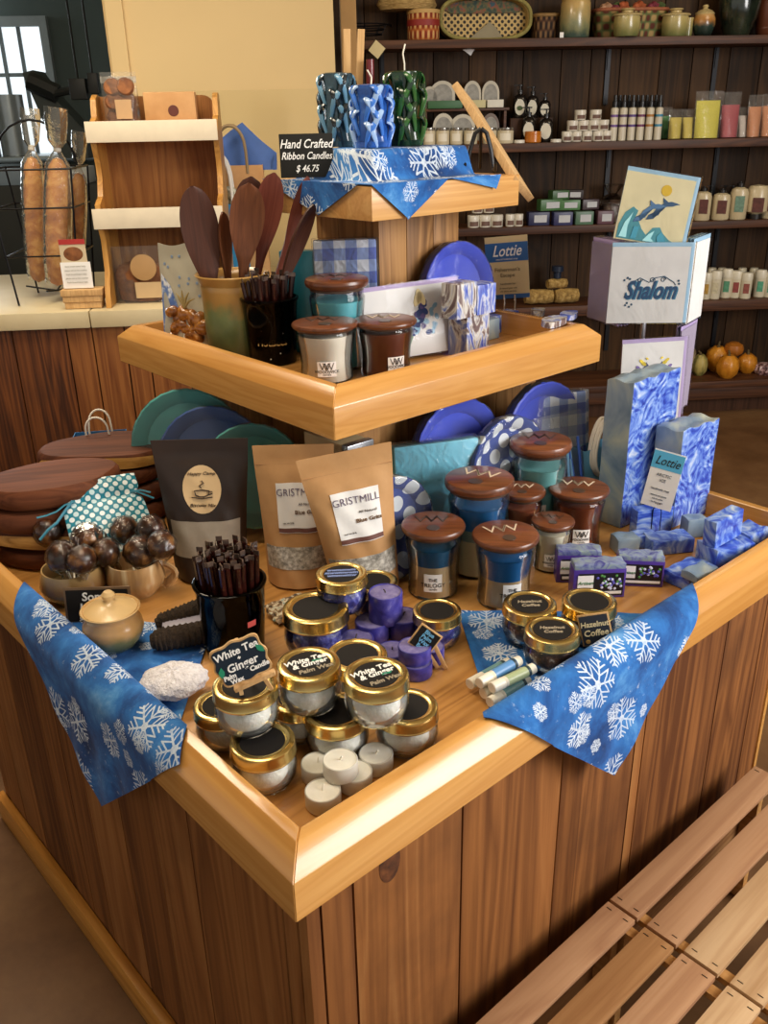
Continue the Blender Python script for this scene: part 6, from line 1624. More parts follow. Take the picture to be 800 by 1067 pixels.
# black wire basket on the post and its tag
P = onb(380, 30, 4.52); t = thing('wire_basket', 'black wire basket hung at the left end of the top shelf', 'basket', P, ANG)
for z, k in ((0, .8), (.02, .9), (.04, 1.0)):
    bm = B(); tube(bm, [(k * .10 * math.cos(a), k * .07 * math.sin(a) + .05, z - .02) for a in [2 * PI * q / 24 for q in range(24)]], .003, 6, closed=True); obj('ring', bm, BLKM, t)
bm = B(); tube(bm, [(.09, .06, .02), (.12, .16, .03), (.14, .22, .03)], .004, 6); obj('hook', bm, BLKM, t)
for q in range(8):
    a = 2 * PI * q / 8; bm = B(); tube(bm, [(.08 * math.cos(a), .056 * math.sin(a) + .05, -.02), (.10 * math.cos(a), .07 * math.sin(a) + .05, .02)], .002, 5); obj('rib', bm, BLKM, t)
bm = B(); box(bm, (0, -.03, -.085), (.055, .002, .055), M=T(.05, 0, 0) @ T(0, 0, -.085) @ RY(.7) @ T(0, 0, .085)); obj('price_tag', bm, plain('#d8c58f', .6), t)

# ---- second shelf
SILV = plain('#b9b6ae', .25, .9)
LABW = plain('#e3dcc8', .6)
def wax_jar(px, yb, wpx, yt, z, label, mat, b=4.54, group='small candle jars on the second shelf', cat='jar'):
    P = sp(px, yb, z, b); R = px2m(P, wpx / 2); h = height(P, yt)
    t = thing('candle_jar', label, cat, P, face_cam(P), group)
    bm = B(); lathe(bm, [(0, 0), (.95 * R, 0), (R, .004), (R, .80 * h), (.85 * R, .86 * h), (0, .86 * h)], 26); obj('body', bm, mat, t)
    bm = B(); lathe(bm, [(0, .82 * h), (.93 * R, .82 * h), (.96 * R, .86 * h), (.96 * R, .98 * h), (.9 * R, h), (0, h)], 26); obj('lid', bm, SILV, t)
    obj('label', cyl_patch(R, -.7, .7, .2 * h, .65 * h, off=.0006), LABW, t)
CRM = plain('#cfc3a4', .35, coat=.3); AMB = plain('#b5661c', .3, coat=.4)
jl = ['leftmost, half hidden by the green candle', 'second one along from the green candle', 'third along from the green candle', 'just left of the leaning board', 'right beside the leaning board', 'nearest the dark pump bottles', 'behind the leaning board, amber coloured']
for (px, w, m), s in zip(((447, 13, CRM), (461, 14, CRM), (475, 13, CRM), (490, 14, CRM), (510, 14, CRM), (526, 17, CRM), (500, 12, AMB)), jl): wax_jar(px, 151, w, 133, ZBs, 'small candle jar with silver lid, ' + s, m, 4.54 if m is CRM else 4.60)
# raised plank with arched plaques
P = sp(483, 150, ZBs, 4.68); t = thing('riser_shelf', 'small raised shelf with pale arched plaques behind the candle jars', 'riser', P, ANG)
zr_ = zof(480, 113, 4.66) - P.z
bm = B(); box(bm, (0, 0, zr_ - .006), (px2m(P, 90), .09, .012), bev=.002)
for x in (-1, 1): box(bm, (x * px2m(P, 41), 0, zr_ / 2 - .007), (.012, .085, zr_ - .014))
obj('board', bm, SHW, t)
def plaque(px, yb, z, wpx, yt, m, label, b=4.66):
    P = sp(px, yb, z, b); w = px2m(P, wpx / 2); h = height(P, yt)
    t = thing('arched_plaque', label, 'plaque', P, (-.1, 0, ANG), 'arched plaques on the second shelf')
    n = 14; pts = [(w, 0)] + [(w * math.cos(PI * k / n), h * .55 + h * .45 * math.sin(PI * k / n)) for k in range(n + 1)] + [(-w, 0)]
    bm = B(); prism(bm, pts, -.006, .006); obj('stone', bm, m, t)
    bm = B(); prism(bm, [(x * .78, z_ * .82 + h * .06) for x, z_ in pts], -.0072, -.0058); obj('relief', bm, plain('#8f8c84', .6, var=.3, vs=40), t)
STN = plain('#c4bdac', .7)
zt_ = ZBs + zr_
for (px, w, yt, lab) in ((448, 18, 90, 'pale square topped plaque at the left of the raised shelf'), (461, 26, 84, 'wide arched plaque beside the green carved candle'), (492, 18, 84, 'arched plaque just right of the leaning board top'), (511, 18, 84, 'arched plaque with a dark relief at the right of the raised shelf')): plaque(px, 105, zt_, w, yt, STN, lab, 4.68)
for (px, w, yt, lab) in ((462, 22, 118, 'grey oval plaque under the raised shelf behind the jars'), (482, 26, 119, 'white oval plaque under the raised shelf, by the board'), (511, 18, 118, 'brown glass domed plaque under the raised shelf, right end')): plaque(px, 140, ZBs, w, yt, STN if px != 511 else plain('#5a4432', .4), lab, 4.62)
GRB = plain('#2f5f34', .5); 
for (px, w, m, lab) in ((463, 36, GRB, 'green soap carton lying on the raised shelf'), (497, 16, plain('#c2b98a', .6), 'cream carton on the raised shelf behind the board'), (515, 17, plain('#d6d2c4', .6), 'white carton at the right of the raised shelf')):
    P = sp(px, 112, zt_, 4.64); bm = B(); box(bm, (0, 0, .018), (px2m(P, w), .05, .034), bev=.002); o = obj('soap_carton', bm, m, None, P, ANG); tag(o, lab, 'carton', 'cartons on the raised shelf')
def pump(px, yb, wpx, yt, z, label, b=4.56, body='#1a1613', lab='#d8d4c2', flip=False, group='dark pump bottles', green=False):
    P = sp(px, yb, z, b); R = px2m(P, wpx / 2); h = height(P, yt)
    t = thing('pump_bottle', label, 'bottle', P, face_cam(P), group)
    bm = B(); lathe(bm, [(0, 0), (.92 * R, 0), (R, .006), (R, .55 * h), (.8 * R, .66 * h), (.35 * R, .72 * h), (.32 * R, .78 * h), (0, .78 * h)], 26, sy=.8); obj('body', bm, plain(body, .25, coat=.4), t)
    bm = B(); lathe(bm, [(0, .77 * h), (.38 * R, .77 * h), (.38 * R, .84 * h), (.12 * R, .85 * h), (.12 * R, .95 * h), (.4 * R, .955 * h), (.4 * R, .99 * h), (0, h)], 18); box(bm, (-.5 * R, -.1 * R, .975 * h), (.9 * R, .3 * R, .03 * h)); obj('pump', bm, plain('#141414', .35), t)
    n = 20; pts = [(.72 * R * math.cos(a), .33 * h + .24 * h * math.sin(a)) for a in [2 * PI * k / n for k in range(n)]]
    bm = B(); prism(bm, pts, -.82 * R, -.80 * R); l = obj('label', bm, plain(lab, .6), t)
    if green: bm = B(); prism(bm, [(x * .6, .30 * h + (z_ - .33 * h) * .3) for x, z_ in pts], -.83 * R, -.815 * R); obj('picture', bm, plain('#4a5f3a', .6), l)
P0_ = sp(552, 124, ZBs, 4.68); bm = B(); zq = zof(550, 123, 4.66) - P0_.z; box(bm, (0, 0, zq / 2), (px2m(P0_, 44), .08, zq), bev=.002); o = obj('riser_block', bm, DARKW, None, P0_, ANG); tag(o, 'dark riser block under the rear pump bottles on the second shelf', 'riser')
pump(541, 123, 14, 88, ZBs + zq, 'dark pump bottle with a landscape label, highest at the left', 4.68, green=True)
pump(554, 122, 13, 90, ZBs + zq, 'dark pump bottle in the rear row, right of the highest one', 4.69)
pump(567, 122, 12, 97, ZBs + zq, 'dark pump bottle at the rear nearest the white jar pile', 4.67)
pump(550, 146, 15, 111, ZBs, 'dark pump bottle in the front row behind the orange jar', 4.60)
pump(568, 146, 15, 113, ZBs, 'dark pump bottle in the front row between orange jar and white lid', 4.58)
P = sp(555, 147, ZBs, 4.53); R = px2m(P, 8.5); bm = B(); lathe(bm, [(0, 0), (.9 * R, 0), (R, .004), (R, .036), (.95 * R, .037), (.98 * R, .038), (.98 * R, .05), (0, .052)], 28); o = obj('orange_jar', bm, plain('#c0701c', .3, coat=.4), None, P, 0); tag(o, 'small orange jar at the shelf edge before the pump bottles', 'jar')
for px, lab in ((541, 'white tin lid left of the orange jar'), (579, 'white tin right of the orange jar')):
    P = sp(px, 148, ZBs, 4.52); R = px2m(P, 5.5); bm = B(); lathe(bm, [(0, 0), (R, 0), (R, .012), (.95 * R, .014), (0, .014)], 24); o = obj('balm_tin', bm, plain('#d8d4c8', .4), None, P, 0); tag(o, lab, 'tin', 'white balm tins on the second shelf')
# pile of small white jars
gw = 'small white jars piled on the second shelf'
WJ = plain('#d9d3c4', .35, coat=.2)
def mini(px, yb, wpx, hpx, z, label, b=4.55, tip=0, dark=True, group=gw, capc=None):
    P = sp(px, yb, z, b); R = px2m(P, wpx / 2); h = px2m(P, hpx)
    t = thing('cream_jar', label, 'jar', P + Vector((0, 0, R if tip else 0)), (PI / 2 * (1 if tip else 0), 0, ANG + tip), group)
    bm = B(); lathe(bm, [(0, 0), (.95 * R, 0), (R, .003), (R, .6 * h), (0, .6 * h)], 22); obj('body', bm, WJ, t)
    bm = B(); lathe(bm, [(0, .6 * h), (1.04 * R, .6 * h), (1.04 * R, .96 * h), (.98 * R, h), (0, h)], 22); obj('lid', bm, plain(capc, .4) if capc else WJ, t)
    if dark: obj('label', cyl_patch(R, -.8, .8, .12 * h, .5 * h, off=.0005), plain('#6a4f44', .6), t)
rows = [(590, 0), (600, 0), (611, 0), (622, 0), (631, 0)]
for i, (px, _) in enumerate(rows): mini(px, 147, 10.5, 10, ZBs, 'small white jar in the bottom row of the pile, %s' % ['at its left end', 'second from the pump bottles', 'in the middle', 'second from the spray bottles', 'touching the spray bottles'][i])
zh = ZBs + px2m(sp(610, 147, ZBs), 10.2)
for i, px in enumerate((596, 607, 618, 628)): mini(px, 136, 11, 10, zh, 'small white jar in the second row of the pile, %s' % ['at its left end', 'left of the middle', 'right of the middle', 'at its right end'][i])
zh2 = zh + px2m(sp(610, 147, ZBs), 10.2)
for i, px in enumerate((604, 620)): mini(px, 126, 11.5, 9.5, zh2, 'small white jar on top of the pile, %s' % ['nearer the pump bottles', 'nearer the spray bottles'][i])
# spray bottles
gsb = 'white spray bottles in a row on the second shelf'
bands = ['#6a4a8a', '#6f7a3a', '#5a3f6a', '#8a4a3a', '#5a3f80', '#4a5a8a', '#6a2f5a', '#4a3a6a', '#a8702c', '#2f6fa0', '#3a86a8']
for i in range(11):
    row = i % 2
    px = 638 + 4.6 * i; P = sp(px, 146, ZBs, 4.56 + .05 * row); R = px2m(P, 3.9); h = height(P, 99)
    t = thing('spray_bottle', 'slim white spray bottle, %s of the row before the bath salts' % ['first', 'second', 'third', 'fourth', 'fifth', 'sixth', 'seventh', 'eighth', 'ninth', 'tenth', 'last'][i], 'bottle', P, 0, gsb)
    bm = B(); lathe(bm, [(0, 0), (R, 0), (R, .70 * h), (.6 * R, .74 * h), (0, .74 * h)], 18); obj('body', bm, plain('#cfc7b2', .4), t)
    bm = B(); lathe(bm, [(0, .73 * h), (.75 * R, .73 * h), (.75 * R, .86 * h), (.5 * R, .87 * h), (.45 * R, h), (0, h)], 14); obj('sprayer', bm, plain('#1a1818', .3), t)
    for z0 in (.30, .52):
        bm = B(); lathe(bm, [(R * 1.003, z0 * h), (R * 1.02, z0 * h), (R * 1.02, (z0 + .055) * h), (R * 1.003, (z0 + .055) * h)], 18); obj('colour_band', bm, plain(bands[i], .5), t)
# bath salt bags
def salt(px0, px1, yb, yt, col, label, b=4.60, group='bags of bath salts', fillv=.72, cat='bag', header=None):
    a_, b_ = sp(px0, yb, ZBs, b), sp(px1, yb, ZBs, b); Wd = (b_ - a_).length; Pm = (a_ + b_) / 2; H = height(Pm, yt)
    t = thing('bath_salt_bag', label, cat, Pm, (-.06, 0, ANG), group)
    m = mottle('salt_' + col.strip('#'), [(.3, col), (.7, col)], 60, .6, 3, 0, .6, 110)
    def half(u, v, T_=.05): return T_ / 2 * max(.02, (1 - abs(u) ** 3)) * max(.03, 1 - v) ** .6
    def mk(name, k, v1, mat, T_):
        bm = B(); nu, nv = 14, 14
        F = [[bm.verts.new((k * Wd / 2 * (2 * i / nu - 1), -half(2 * i / nu - 1, j / nv, T_), v1 * H * j / nv + .001)) for i in range(nu + 1)] for j in range(nv + 1)]
        K = [[bm.verts.new((k * Wd / 2 * (2 * i / nu - 1), half(2 * i / nu - 1, j / nv, T_), v1 * H * j / nv + .001)) for i in range(nu + 1)] for j in range(nv + 1)]
        for j in range(nv):
            for i in range(nu):
                bm.faces.new((F[j][i], F[j][i + 1], F[j + 1][i + 1], F[j + 1][i])); bm.faces.new((K[j][i], K[j + 1][i], K[j + 1][i + 1], K[j][i + 1]))
            for i in (0, nu): bm.faces.new((F[j][i], F[j + 1][i], K[j + 1][i], K[j][i]))
        for i in range(nu):
            for j in (0, nv): bm.faces.new((F[j][i], K[j][i], K[j][i + 1], F[j][i + 1]))
        obj(name, bm, mat, t)
    mk('salts', .90, fillv, m, .044); mk('bag', 1.0, 1.0, FILM if header is None else MILKY, .056)
salt(684, 698, 146, 112, '#3f8a4c', 'small clear bag of green bath salts next to the spray bottles', 4.64)
salt(695, 709, 146, 114, '#cdb84e', 'small clear bag of yellow bath salts, first of the two', 4.56)
salt(708, 722, 146, 114, '#cdb84e', 'small clear bag of yellow bath salts touching the tall yellow one', 4.57)
salt(721, 748, 145, 95, '#dcd04c', 'tall bag of bright yellow bath salts with a milky top', 4.55, fillv=.80)
salt(748, 768, 144, 96, '#b04a52', 'bag of pink bath salts beside the tall yellow one', 4.58)
salt(766, 778, 143, 112, '#c8bdb4', 'pale narrow bag between the pink and the peach salts', 4.60)
salt(776, 791, 143, 99, '#d08a5c', 'bag of peach bath salts, nearer the pink ones', 4.58)
salt(790, 806, 142, 98, '#d08a5c', 'bag of peach bath salts at the picture edge', 4.59)

# ---- third shelf
gj3 = 'white jars with black labels on the third shelf'
for i, (px, w) in enumerate(((493, 12), (505, 12), (517, 13), (531, 9), (540, 9))):
    mini(px, 235, w, 12, ZC, 'white jar with dark label on the third shelf, %s' % ['next to the display pedestal', 'second from the pedestal', 'third from the pedestal', 'first of the narrow pair', 'second of the narrow pair'][i], 4.55, group=gj3)
zz3 = ZC + px2m(sp(505, 235, ZC), 12.2)
for i, px in enumerate((497, 509)): mini(px, 222, 11, 9, zz3, 'white jar stacked on the dark labelled ones, %s' % ['nearer the pedestal', 'farther from the pedestal'][i], 4.56, group=gj3)
gk = 'boxed soaps on the third shelf'
def sbox(px, yb, wpx, hpx, z, col, label, b=4.57, rot=0, lab=True):
    P = sp(px, yb, z, b); w, h = px2m(P, wpx), px2m(P, hpx)
    t = thing('soap_box', label, 'soap', P, ANG + rot, gk)
    bm = B(); box(bm, (0, 0, h / 2), (w, .055, h), bev=.003); obj('box', bm, plain(col, .4, var=.15), t)
    if lab: bm = B(); box(bm, (.06 * w, -.0282, h * .5), (w * .6, .0015, h * .55)); obj('label', bm, plain('#b9bcc0', .6), t)
    return z + h + .001
z_ = sbox(560, 234, 22, 13, ZC, '#23264a', 'dark blue soap box at the left of the soap pile')
sbox(585, 233, 20, 13, ZC, '#2b2d58', 'navy soap box with a silver label in front of the soap pile', 4.54)
sbox(607, 232, 19, 13, ZC, '#4a6a52', 'sage green soap box with a silver label in the soap pile', 4.54)
sbox(629, 231, 17, 13, ZC, '#5a3a44', 'plum soap box beside the cellophane bag', 4.54)
z2_ = sbox(572, 221, 24, 11, z_, '#3f6a3a', 'green soap box on the second layer, left', 4.58, .15)
sbox(592, 220, 22, 10, z_, '#45723f', 'green soap box on the second layer, middle', 4.58, -.1)
sbox(613, 219, 18, 10, z_, '#3a2a30', 'dark soap box on the second layer, right', 4.58, .1)
sbox(582, 211, 20, 9, z2_, '#35592f', 'green soap box on top of the pile', 4.59, .2)
sbox(598, 209, 18, 9, z2_, '#2b2426', 'dark soap box tipped on top of the pile', 4.59, -.3)
P = sp(636, 231, ZC, 4.62); t = thing('treat_bag', 'gathered cellophane bag behind the plum soap box', 'bag', P, 0)
bm = B(); lathe(bm, [(0, 0), (.07, .0), (.085, .04), (.075, .10), (.02, .135), (.05, .18), (0, .17)], 24, fn=lambda a, z: 1 + .1 * math.sin(a * 7 + z * 50)); obj('film', bm, CELLO, t, ang=20)
bm = B(); lathe(bm, [(0, .002), (.06, .002), (.07, .04), (.055, .08), (0, .09)], 18, fn=lambda a, z: 1 + .1 * math.sin(a * 5 + z * 80)); obj('sweets', bm, mottle('dark_sweets', [(.3, '#1c1512'), (.6, '#4a342a'), (.8, '#7a6a60')], 40, .4), t)
gl = 'lotion bottles on the third shelf'
def lotion(px, yb, wpx, yt, label, capc='#1a1512', inv=False, lab='#5a2f28', b=4.56, z=None, pump_=False):
    P = sp(px, yb, z or ZC, b); R = px2m(P, wpx / 2); h = height(P, yt)
    t = thing('lotion_bottle', label, 'bottle', P, face_cam(P), gl)
    body = [(0, .0), (.9 * R, .0), (R, .03 * h), (R, .70 * h), (.85 * R, .80 * h), (.4 * R, .86 * h), (0, .86 * h)]
    if inv: body = [(0, .14 * h), (.6 * R, .14 * h), (R, .22 * h), (R, .85 * h), (.75 * R, .96 * h), (0, h)]
    bm = B(); lathe(bm, body, 26, sy=.75); obj('body', bm, plain('#c9b994', .35, coat=.3), t)
    bm = B()
    if inv: lathe(bm, [(0, 0), (.62 * R, 0), (.62 * R, .14 * h), (0, .14 * h)], 20)
    else: lathe(bm, [(0, .86 * h), (.42 * R, .86 * h), (.42 * R, .95 * h), (.15 * R, .96 * h), (.15 * R, h), (0, h)], 18)
    obj('cap', bm, plain(capc, .4), t)
    bm = B(); box(bm, (.15 * R, -.77 * R, .42 * h), (1.0 * R, .02 * R, .42 * h)); obj('label', bm, plain(lab, .6, var=.3, vs=60), t)
lotion(730, 228, 17, 194, 'cream lotion bottle with red label closest to the dolphin card')
lotion(749, 228, 18, 196, 'cream lotion bottle with a maroon side label, second from the dolphin card')
lotion(767, 227, 18, 189, 'cream lotion bottle with green label and black pump', lab='#6a8a78')
lotion(786, 227, 22, 192, 'big cream lotion bottle standing on its dark cap', inv=True)
lotion(801, 226, 17, 190, 'cream lotion bottle at the picture edge on the third shelf')
lotion(768, 226, 14, 190, 'cream bottle in the rear row behind the green labelled lotion', b=4.68)
for i, px in enumerate((738, 752, 760)): pump(px, 224, 9, 193, ZC, 'dark amber bottle in the rear row of the third shelf, %s' % ['leftmost by the dolphin card', 'in the middle', 'next to the black pump'][i], 4.68, lab='#4f6a5a', group='rear dark bottles on the third shelf')

# ---- fourth shelf
gd = 'white deodorant sticks on the fourth shelf'
DC = ['#b08a3a', '#c0b89a', '#4f8a6a', '#8a3f3a', '#8a4a40', '#4f9a7a', '#4f9a7a']
for i, (px, yt, b) in enumerate(((733, 284, 4.56), (743, 282, 4.56), (754, 280, 4.58), (764, 282, 4.57), (775, 284, 4.54), (789, 281, 4.57), (800, 284, 4.55))):
    P = sp(px, 313, ZD, b); R = px2m(P, 5.6); h = height(P, yt)
    t = thing('deodorant_stick', 'white deodorant stick on the fourth shelf, %s' % ['closest to the card rack', 'second from the card rack', 'with a green label in the back', 'in the middle of the row', 'with a red label, pulled forward', 'second from the picture edge', 'at the picture edge'][i], 'deodorant', P, face_cam(P), gd)
    bm = B(); lathe(bm, [(0, 0), (.95 * R, 0), (R, .004), (R, .70 * h), (0, .70 * h)], 22, sy=.75); obj('body', bm, plain('#d5ccb2', .35), t)
    bm = B(); lathe(bm, [(0, .705 * h), (R, .705 * h), (R, .94 * h), (.85 * R, h), (0, h)], 22, sy=.75); obj('cap', bm, plain('#dcd5c0', .35), t)
    bm = B(); box(bm, (.1 * R, -.76 * R, .40 * h), (1.0 * R, .03 * R, .38 * h)); obj('label', bm, plain(DC[i], .6, var=.25, vs=60), t)
for i, px in enumerate((738, 748, 769, 781)):
    P = sp(px, 312, ZD, 4.68); R = px2m(P, 5.4); h = height(P, 279); bm = B(); lathe(bm, [(0, 0), (R, 0), (R, .92 * h), (.85 * R, h), (0, h)], 20, sy=.75); o = obj('deodorant_stick', bm, plain('#cdc4aa', .4), None, P, 0); tag(o, 'white deodorant stick in the rear row, %s' % ['first from the card rack', 'second from the card rack', 'third from the card rack', 'last before the edge'][i], 'deodorant', gd)
LOOF = mottle('loofah_straw', [(.3, '#6a4f24'), (.55, '#a58548'), (.8, '#cdb076')], 50, .85, 5, .5, .8, 80)
for i, (px, w, h_, dz, lab) in enumerate(((560, 30, .075, 0, 'bundle of straw coloured loofah behind the tan sign'), (588, 26, .075, 0, 'bundle of straw coloured loofah nearer the card rack'), (578, 22, .05, .078, 'small dark speckled bundle on top of the loofahs'))):
    P = sp(px, 330, ZD + dz, 4.58); bm = B(); n = 16; wd = px2m(P, w / 2)
    lathe(bm, [(0, -wd), (h_ * .42, -wd * .97), (h_ * .5, -wd * .5), (h_ * .48, 0), (h_ * .5, wd * .5), (h_ * .42, wd * .97), (0, wd)], 24, M=T(0, 0, h_ * .5) @ RY(PI / 2), fn=lambda a, z: 1 + .06 * math.sin(a * 5 + z * 60)); o = obj('loofah', bm, LOOF, None, P, ANG + .1 * i); tag(o, lab, 'loofah', 'loofahs on the fourth shelf')
P = sp(578, 330, ZD + .13, 4.58); bm = B(); lathe(bm, [(0, 0), (.02, 0), (.02, .03), (.03, .034), (.03, .06), (0, .062)], 16); o = obj('stopper_bottle', bm, plain('#1f2a3c', .3), None, P, 0); tag(o, 'small dark blue bottle top above the loofahs', 'bottle')

# ---- gourds on the low platform
ORG = mottle('orange_gourd', [(.3, '#b06a14'), (.6, '#d8922a'), (.8, '#e6ac48')], 14, .4, 4, coat=.2)
def gourd(px, yb, wpx, hpx, m, label, z=None, b=4.52, lobes=8, stem=True, tilt=0):
    P = sp(px, yb, z or zE, b); R = px2m(P, wpx / 2); h = px2m(P, hpx)
    t = thing('gourd', label, 'gourd', P, (tilt, 0, random.uniform(0, 3)), 'gourds on the low platform')
    bm = B(); lathe(bm, [(0, .04 * h), (.5 * R, .0), (.9 * R, .22 * h), (R, .5 * h), (.85 * R, .8 * h), (.4 * R, .98 * h), (0, .92 * h)], 40, fn=lambda a, z: 1 + .06 * abs(math.cos(a * lobes / 2)) - .03); obj('flesh', bm, m, t)
    if stem: bm = B(); tube(bm, [(0, 0, .9 * h), (.004, 0, 1.05 * h), (.016, 0, 1.15 * h)], [.008, .006, .005], 7); obj('stem', bm, plain('#5a4a2a', .8), t)
gourd(745, 388, 23, 26, ORG, 'orange gourd at the left of the orange pile', b=4.63)
gourd(757, 390, 23, 24, ORG, 'round orange gourd at the front of the orange pile', b=4.49)
gourd(777, 386, 20, 20, ORG, 'small orange gourd at the right of the orange pile', b=4.57)
gourd(762, 380, 20, 14, plain('#a8641c', .5), 'orange gourd peeking over the back of the pile', z=zE + .09, b=4.6, stem=False)
gourd(728, 388, 16, 22, mottle('striped_gourd', [(.4, '#5a5a2c'), (.55, '#b5a25a')], 16, .5, stretch=(1, 1, .2)), 'green and yellow striped gourd beside the orange pile', b=4.56)
gourd(716, 380, 16, 30, mottle('pale_gourd', [(.4, '#8a7a5a'), (.7, '#c9b58a')], 10, .5), 'pale gourd half hidden by the card rack', b=4.6)
P = sp(796, 388, zE, 4.54); bm = B(); lathe(bm, [(0, 0), (.05, 0), (.06, .02), (.05, .05), (0, .06)], 20, fn=lambda a, z: 1 + .15 * math.sin(a * 9 + z * 200)); o = obj('beaded_pincushion', bm, mottle('beads', [(.4, '#3a1a1c'), (.55, '#b08a8a'), (.7, '#e0d6cc')], 60, .4), None, P, 0); tag(o, 'small beaded bundle at the picture edge on the low platform', 'ornament')

# ================================================================== serving counter at the left
LAM = mottle('cream_laminate', [(.3, '#c9b992'), (.7, '#d6c8a4')], 5, .35, 4, spec=.5)
CB, CZ = 3.18, .18
aS = ab(onb(93, 330, CB))[0]
aE = ab(onb(342, 300, CB))[0]
t = thing('counter', 'plank-fronted serving counter with a cream laminate top at the left', 'counter', rm(0, 0, 0), ANG)
for a0, a1 in ((-3.4, aS - .002), (aS + .002, aE)):
    bm = B(); box(bm, ((a0 + a1) / 2, CB + .46, CZ - .02), (a1 - a0, .92, .058), bev=.004); obj('worktop', bm, LAM, t)
bm = B(); a = -3.4; random.seed(21)
edges = sorted([ab(onb(px, 400, CB + .02))[0] for px in (22, 78, 104, 137, 160, 200, 240, 280)])
cur = -3.4
while cur < edges[0] - .2: nx = cur + random.uniform(.14, .2); box(bm, ((cur + nx) / 2, CB + .03, (FLOOR + CZ - .05) / 2), (nx - cur - .004, .02, CZ - .05 - FLOOR), bev=.002); cur = nx
for e in edges + [aE - .02]: box(bm, ((cur + e) / 2, CB + .03, (FLOOR + CZ - .05) / 2), (e - cur - .004, .02, CZ - .05 - FLOOR), bev=.002); cur = e
obj('plank_front', bm, wood('counter_boards', '#3a1c0b', '#6e3d1a', '#8f5a2c', 2, .8, .5, .35, .35, 0, 1.0, True), t)
bm = B(); box(bm, ((-3.4 + aE - .02) / 2, CB + .48, (FLOOR + CZ - .05) / 2), (aE + 3.38, .86, CZ - .052 - FLOOR)); obj('carcass', bm, DARKW, t)
# glass guard
b_ = 3.84; g0 = ab(onb(190, 95, b_))[0]; g1 = ab(onb(337, 95, b_))[0]; zg = zof(260, 95, b_)
t = thing('glass_guard', 'upright clear glass guard on the counter before the cream wall', 'glass panel', rm((g0 + g1) / 2, b_, CZ + .01), ANG)
bm = B(); box(bm, (0, 0, (zg - CZ) / 2), (g1 - g0, .006, zg - CZ - .012), bev=.001); obj('pane', bm, clear('guard_glass', (.965, .975, .96), .7), t)
bm = B(); box(bm, ((g1 - g0) / 2 + .012, 0, (zg - CZ) / 2), (.022, .03, zg - CZ - .01), bev=.002); obj('post', bm, PALE, t)
# bread shelf unit
UNW = wood('shelf_unit_oak', '#8f5f28', '#b98640', '#cf9e58', 2, 1.0, .45, .4, .15, .1, .7)
ub0, ub1 = CB + .04, CB + .34
u0 = ab(onb(100, 200, ub0 + .1))[0]; u1 = ab(onb(232, 200, ub0 + .1))[0]
t = thing('shelf_unit', 'oak countertop shelf unit with scrolled sides and two pale shelf edges', 'shelf', rm((u0 + u1) / 2, ub0, CZ + .010), ANG)
wU = u1 - u0
def zu(py, b=ub0 + .1): return zof(160, py, b) - CZ - .01
hT, hS1, hS2 = zu(100, ub1), zu(131, ub0 + .12), zu(221, ub0 + .06)
sideprof = [(0, 0), (.30, 0), (.30, hT), (.25, hT + .006), (.21, hT - .01), (.19, hS1 + .03), (.135, hS1 + .012), (.12, hS1 - .05), (.15, hS1 - .12), (.15, hS2 + .11), (.115, hS2 + .05), (.05, hS2 + .03), (.045, hS2 - .04), (.07, hS2 - .09), (.06, .12), (.02, .06)]
for s in (-1, 1):
    bm = B(); prism(bm, sideprof, -.009, .009, M=RZ(PI / 2) @ T(0, 0, 0)); 
    for v in bm.verts: v.co.x += s * (wU / 2 - .009)
    obj('side_panel', bm, UNW, t)
bm = B(); n = 10; pr = [(-wU / 2 + .018, .02), (wU / 2 - .018, .02), (wU / 2 - .018, hT - .04)] + [(wU / 2 - .018 - .04 + .04 * math.cos(PI / 2 * k / 6), hT - .04 + .04 * math.sin(PI / 2 * k / 6)) for k in range(7)] + [(-wU / 2 + .018, hT)]
prism(bm, pr, .285, .299); obj('back_panel', bm, wood('unit_back', '#5a3516', '#84552a', '#9a6a38', 2, 1.0, .5, .3, .1), t)
for hs, d0 in ((hS1, .115), (hS2, .04)):
    bm = B(); box(bm, (0, (d0 + .285) / 2, hs - .010), (wU - .038, .283 - d0, .016)); sh_ = obj('shelf', bm, UNW, t)
    bm = B(); box(bm, (-.005, d0 - .006, hs - .016), (wU * 1.02, .006, .066), bev=.001); obj('price_rail', bm, plain('#d9ccb2', .45), sh_)
uo = rm((u0 + u1) / 2, ub0, CZ + .010)
def on_unit(px, py, b, z): p = onb(px, py, b); p.z = z; return p
# cookies on top
P = on_unit(129, 130, ub0 + .2, CZ + .01 + hS1 + .003); w = px2m(P, 36); h = height(P, 75)
t = thing('cookie_bag', 'clear zip bag of brown cookies on the top shelf of the oak unit', 'bag', P, ANG, 'clear cookie bags')
def clearbag(t, w, h, contents, mat, tk=.06, zipb=True):
    bm = B(); nu, nv = 14, 16
    def half(u, v): return tk / 2 * max(.03, 1 - abs(u) ** 3) * max(.03, 1 - v) ** .5
    F = [[bm.verts.new((w / 2 * (2 * i / nu - 1), -half(2 * i / nu - 1, j / nv) - .001 * math.sin(i * 2.1 + j), h * j / nv)) for i in range(nu + 1)] for j in range(nv + 1)]
    K = [[bm.verts.new((w / 2 * (2 * i / nu - 1), half(2 * i / nu - 1, j / nv), h * j / nv)) for i in range(nu + 1)] for j in range(nv + 1)]
    for j in range(nv):
        for i in range(nu): bm.faces.new((F[j][i], F[j][i + 1], F[j + 1][i + 1], F[j + 1][i])); bm.faces.new((K[j][i], K[j + 1][i], K[j + 1][i + 1], K[j][i + 1]))
        for i in (0, nu): bm.faces.new((F[j][i], F[j + 1][i], K[j + 1][i], K[j][i]))
    obj('film', bm, mat, t)
    if zipb: bm = B(); box(bm, (0, 0, h * .86), (w, .004, .02)); obj('zip_strip', bm, MILKY, t)
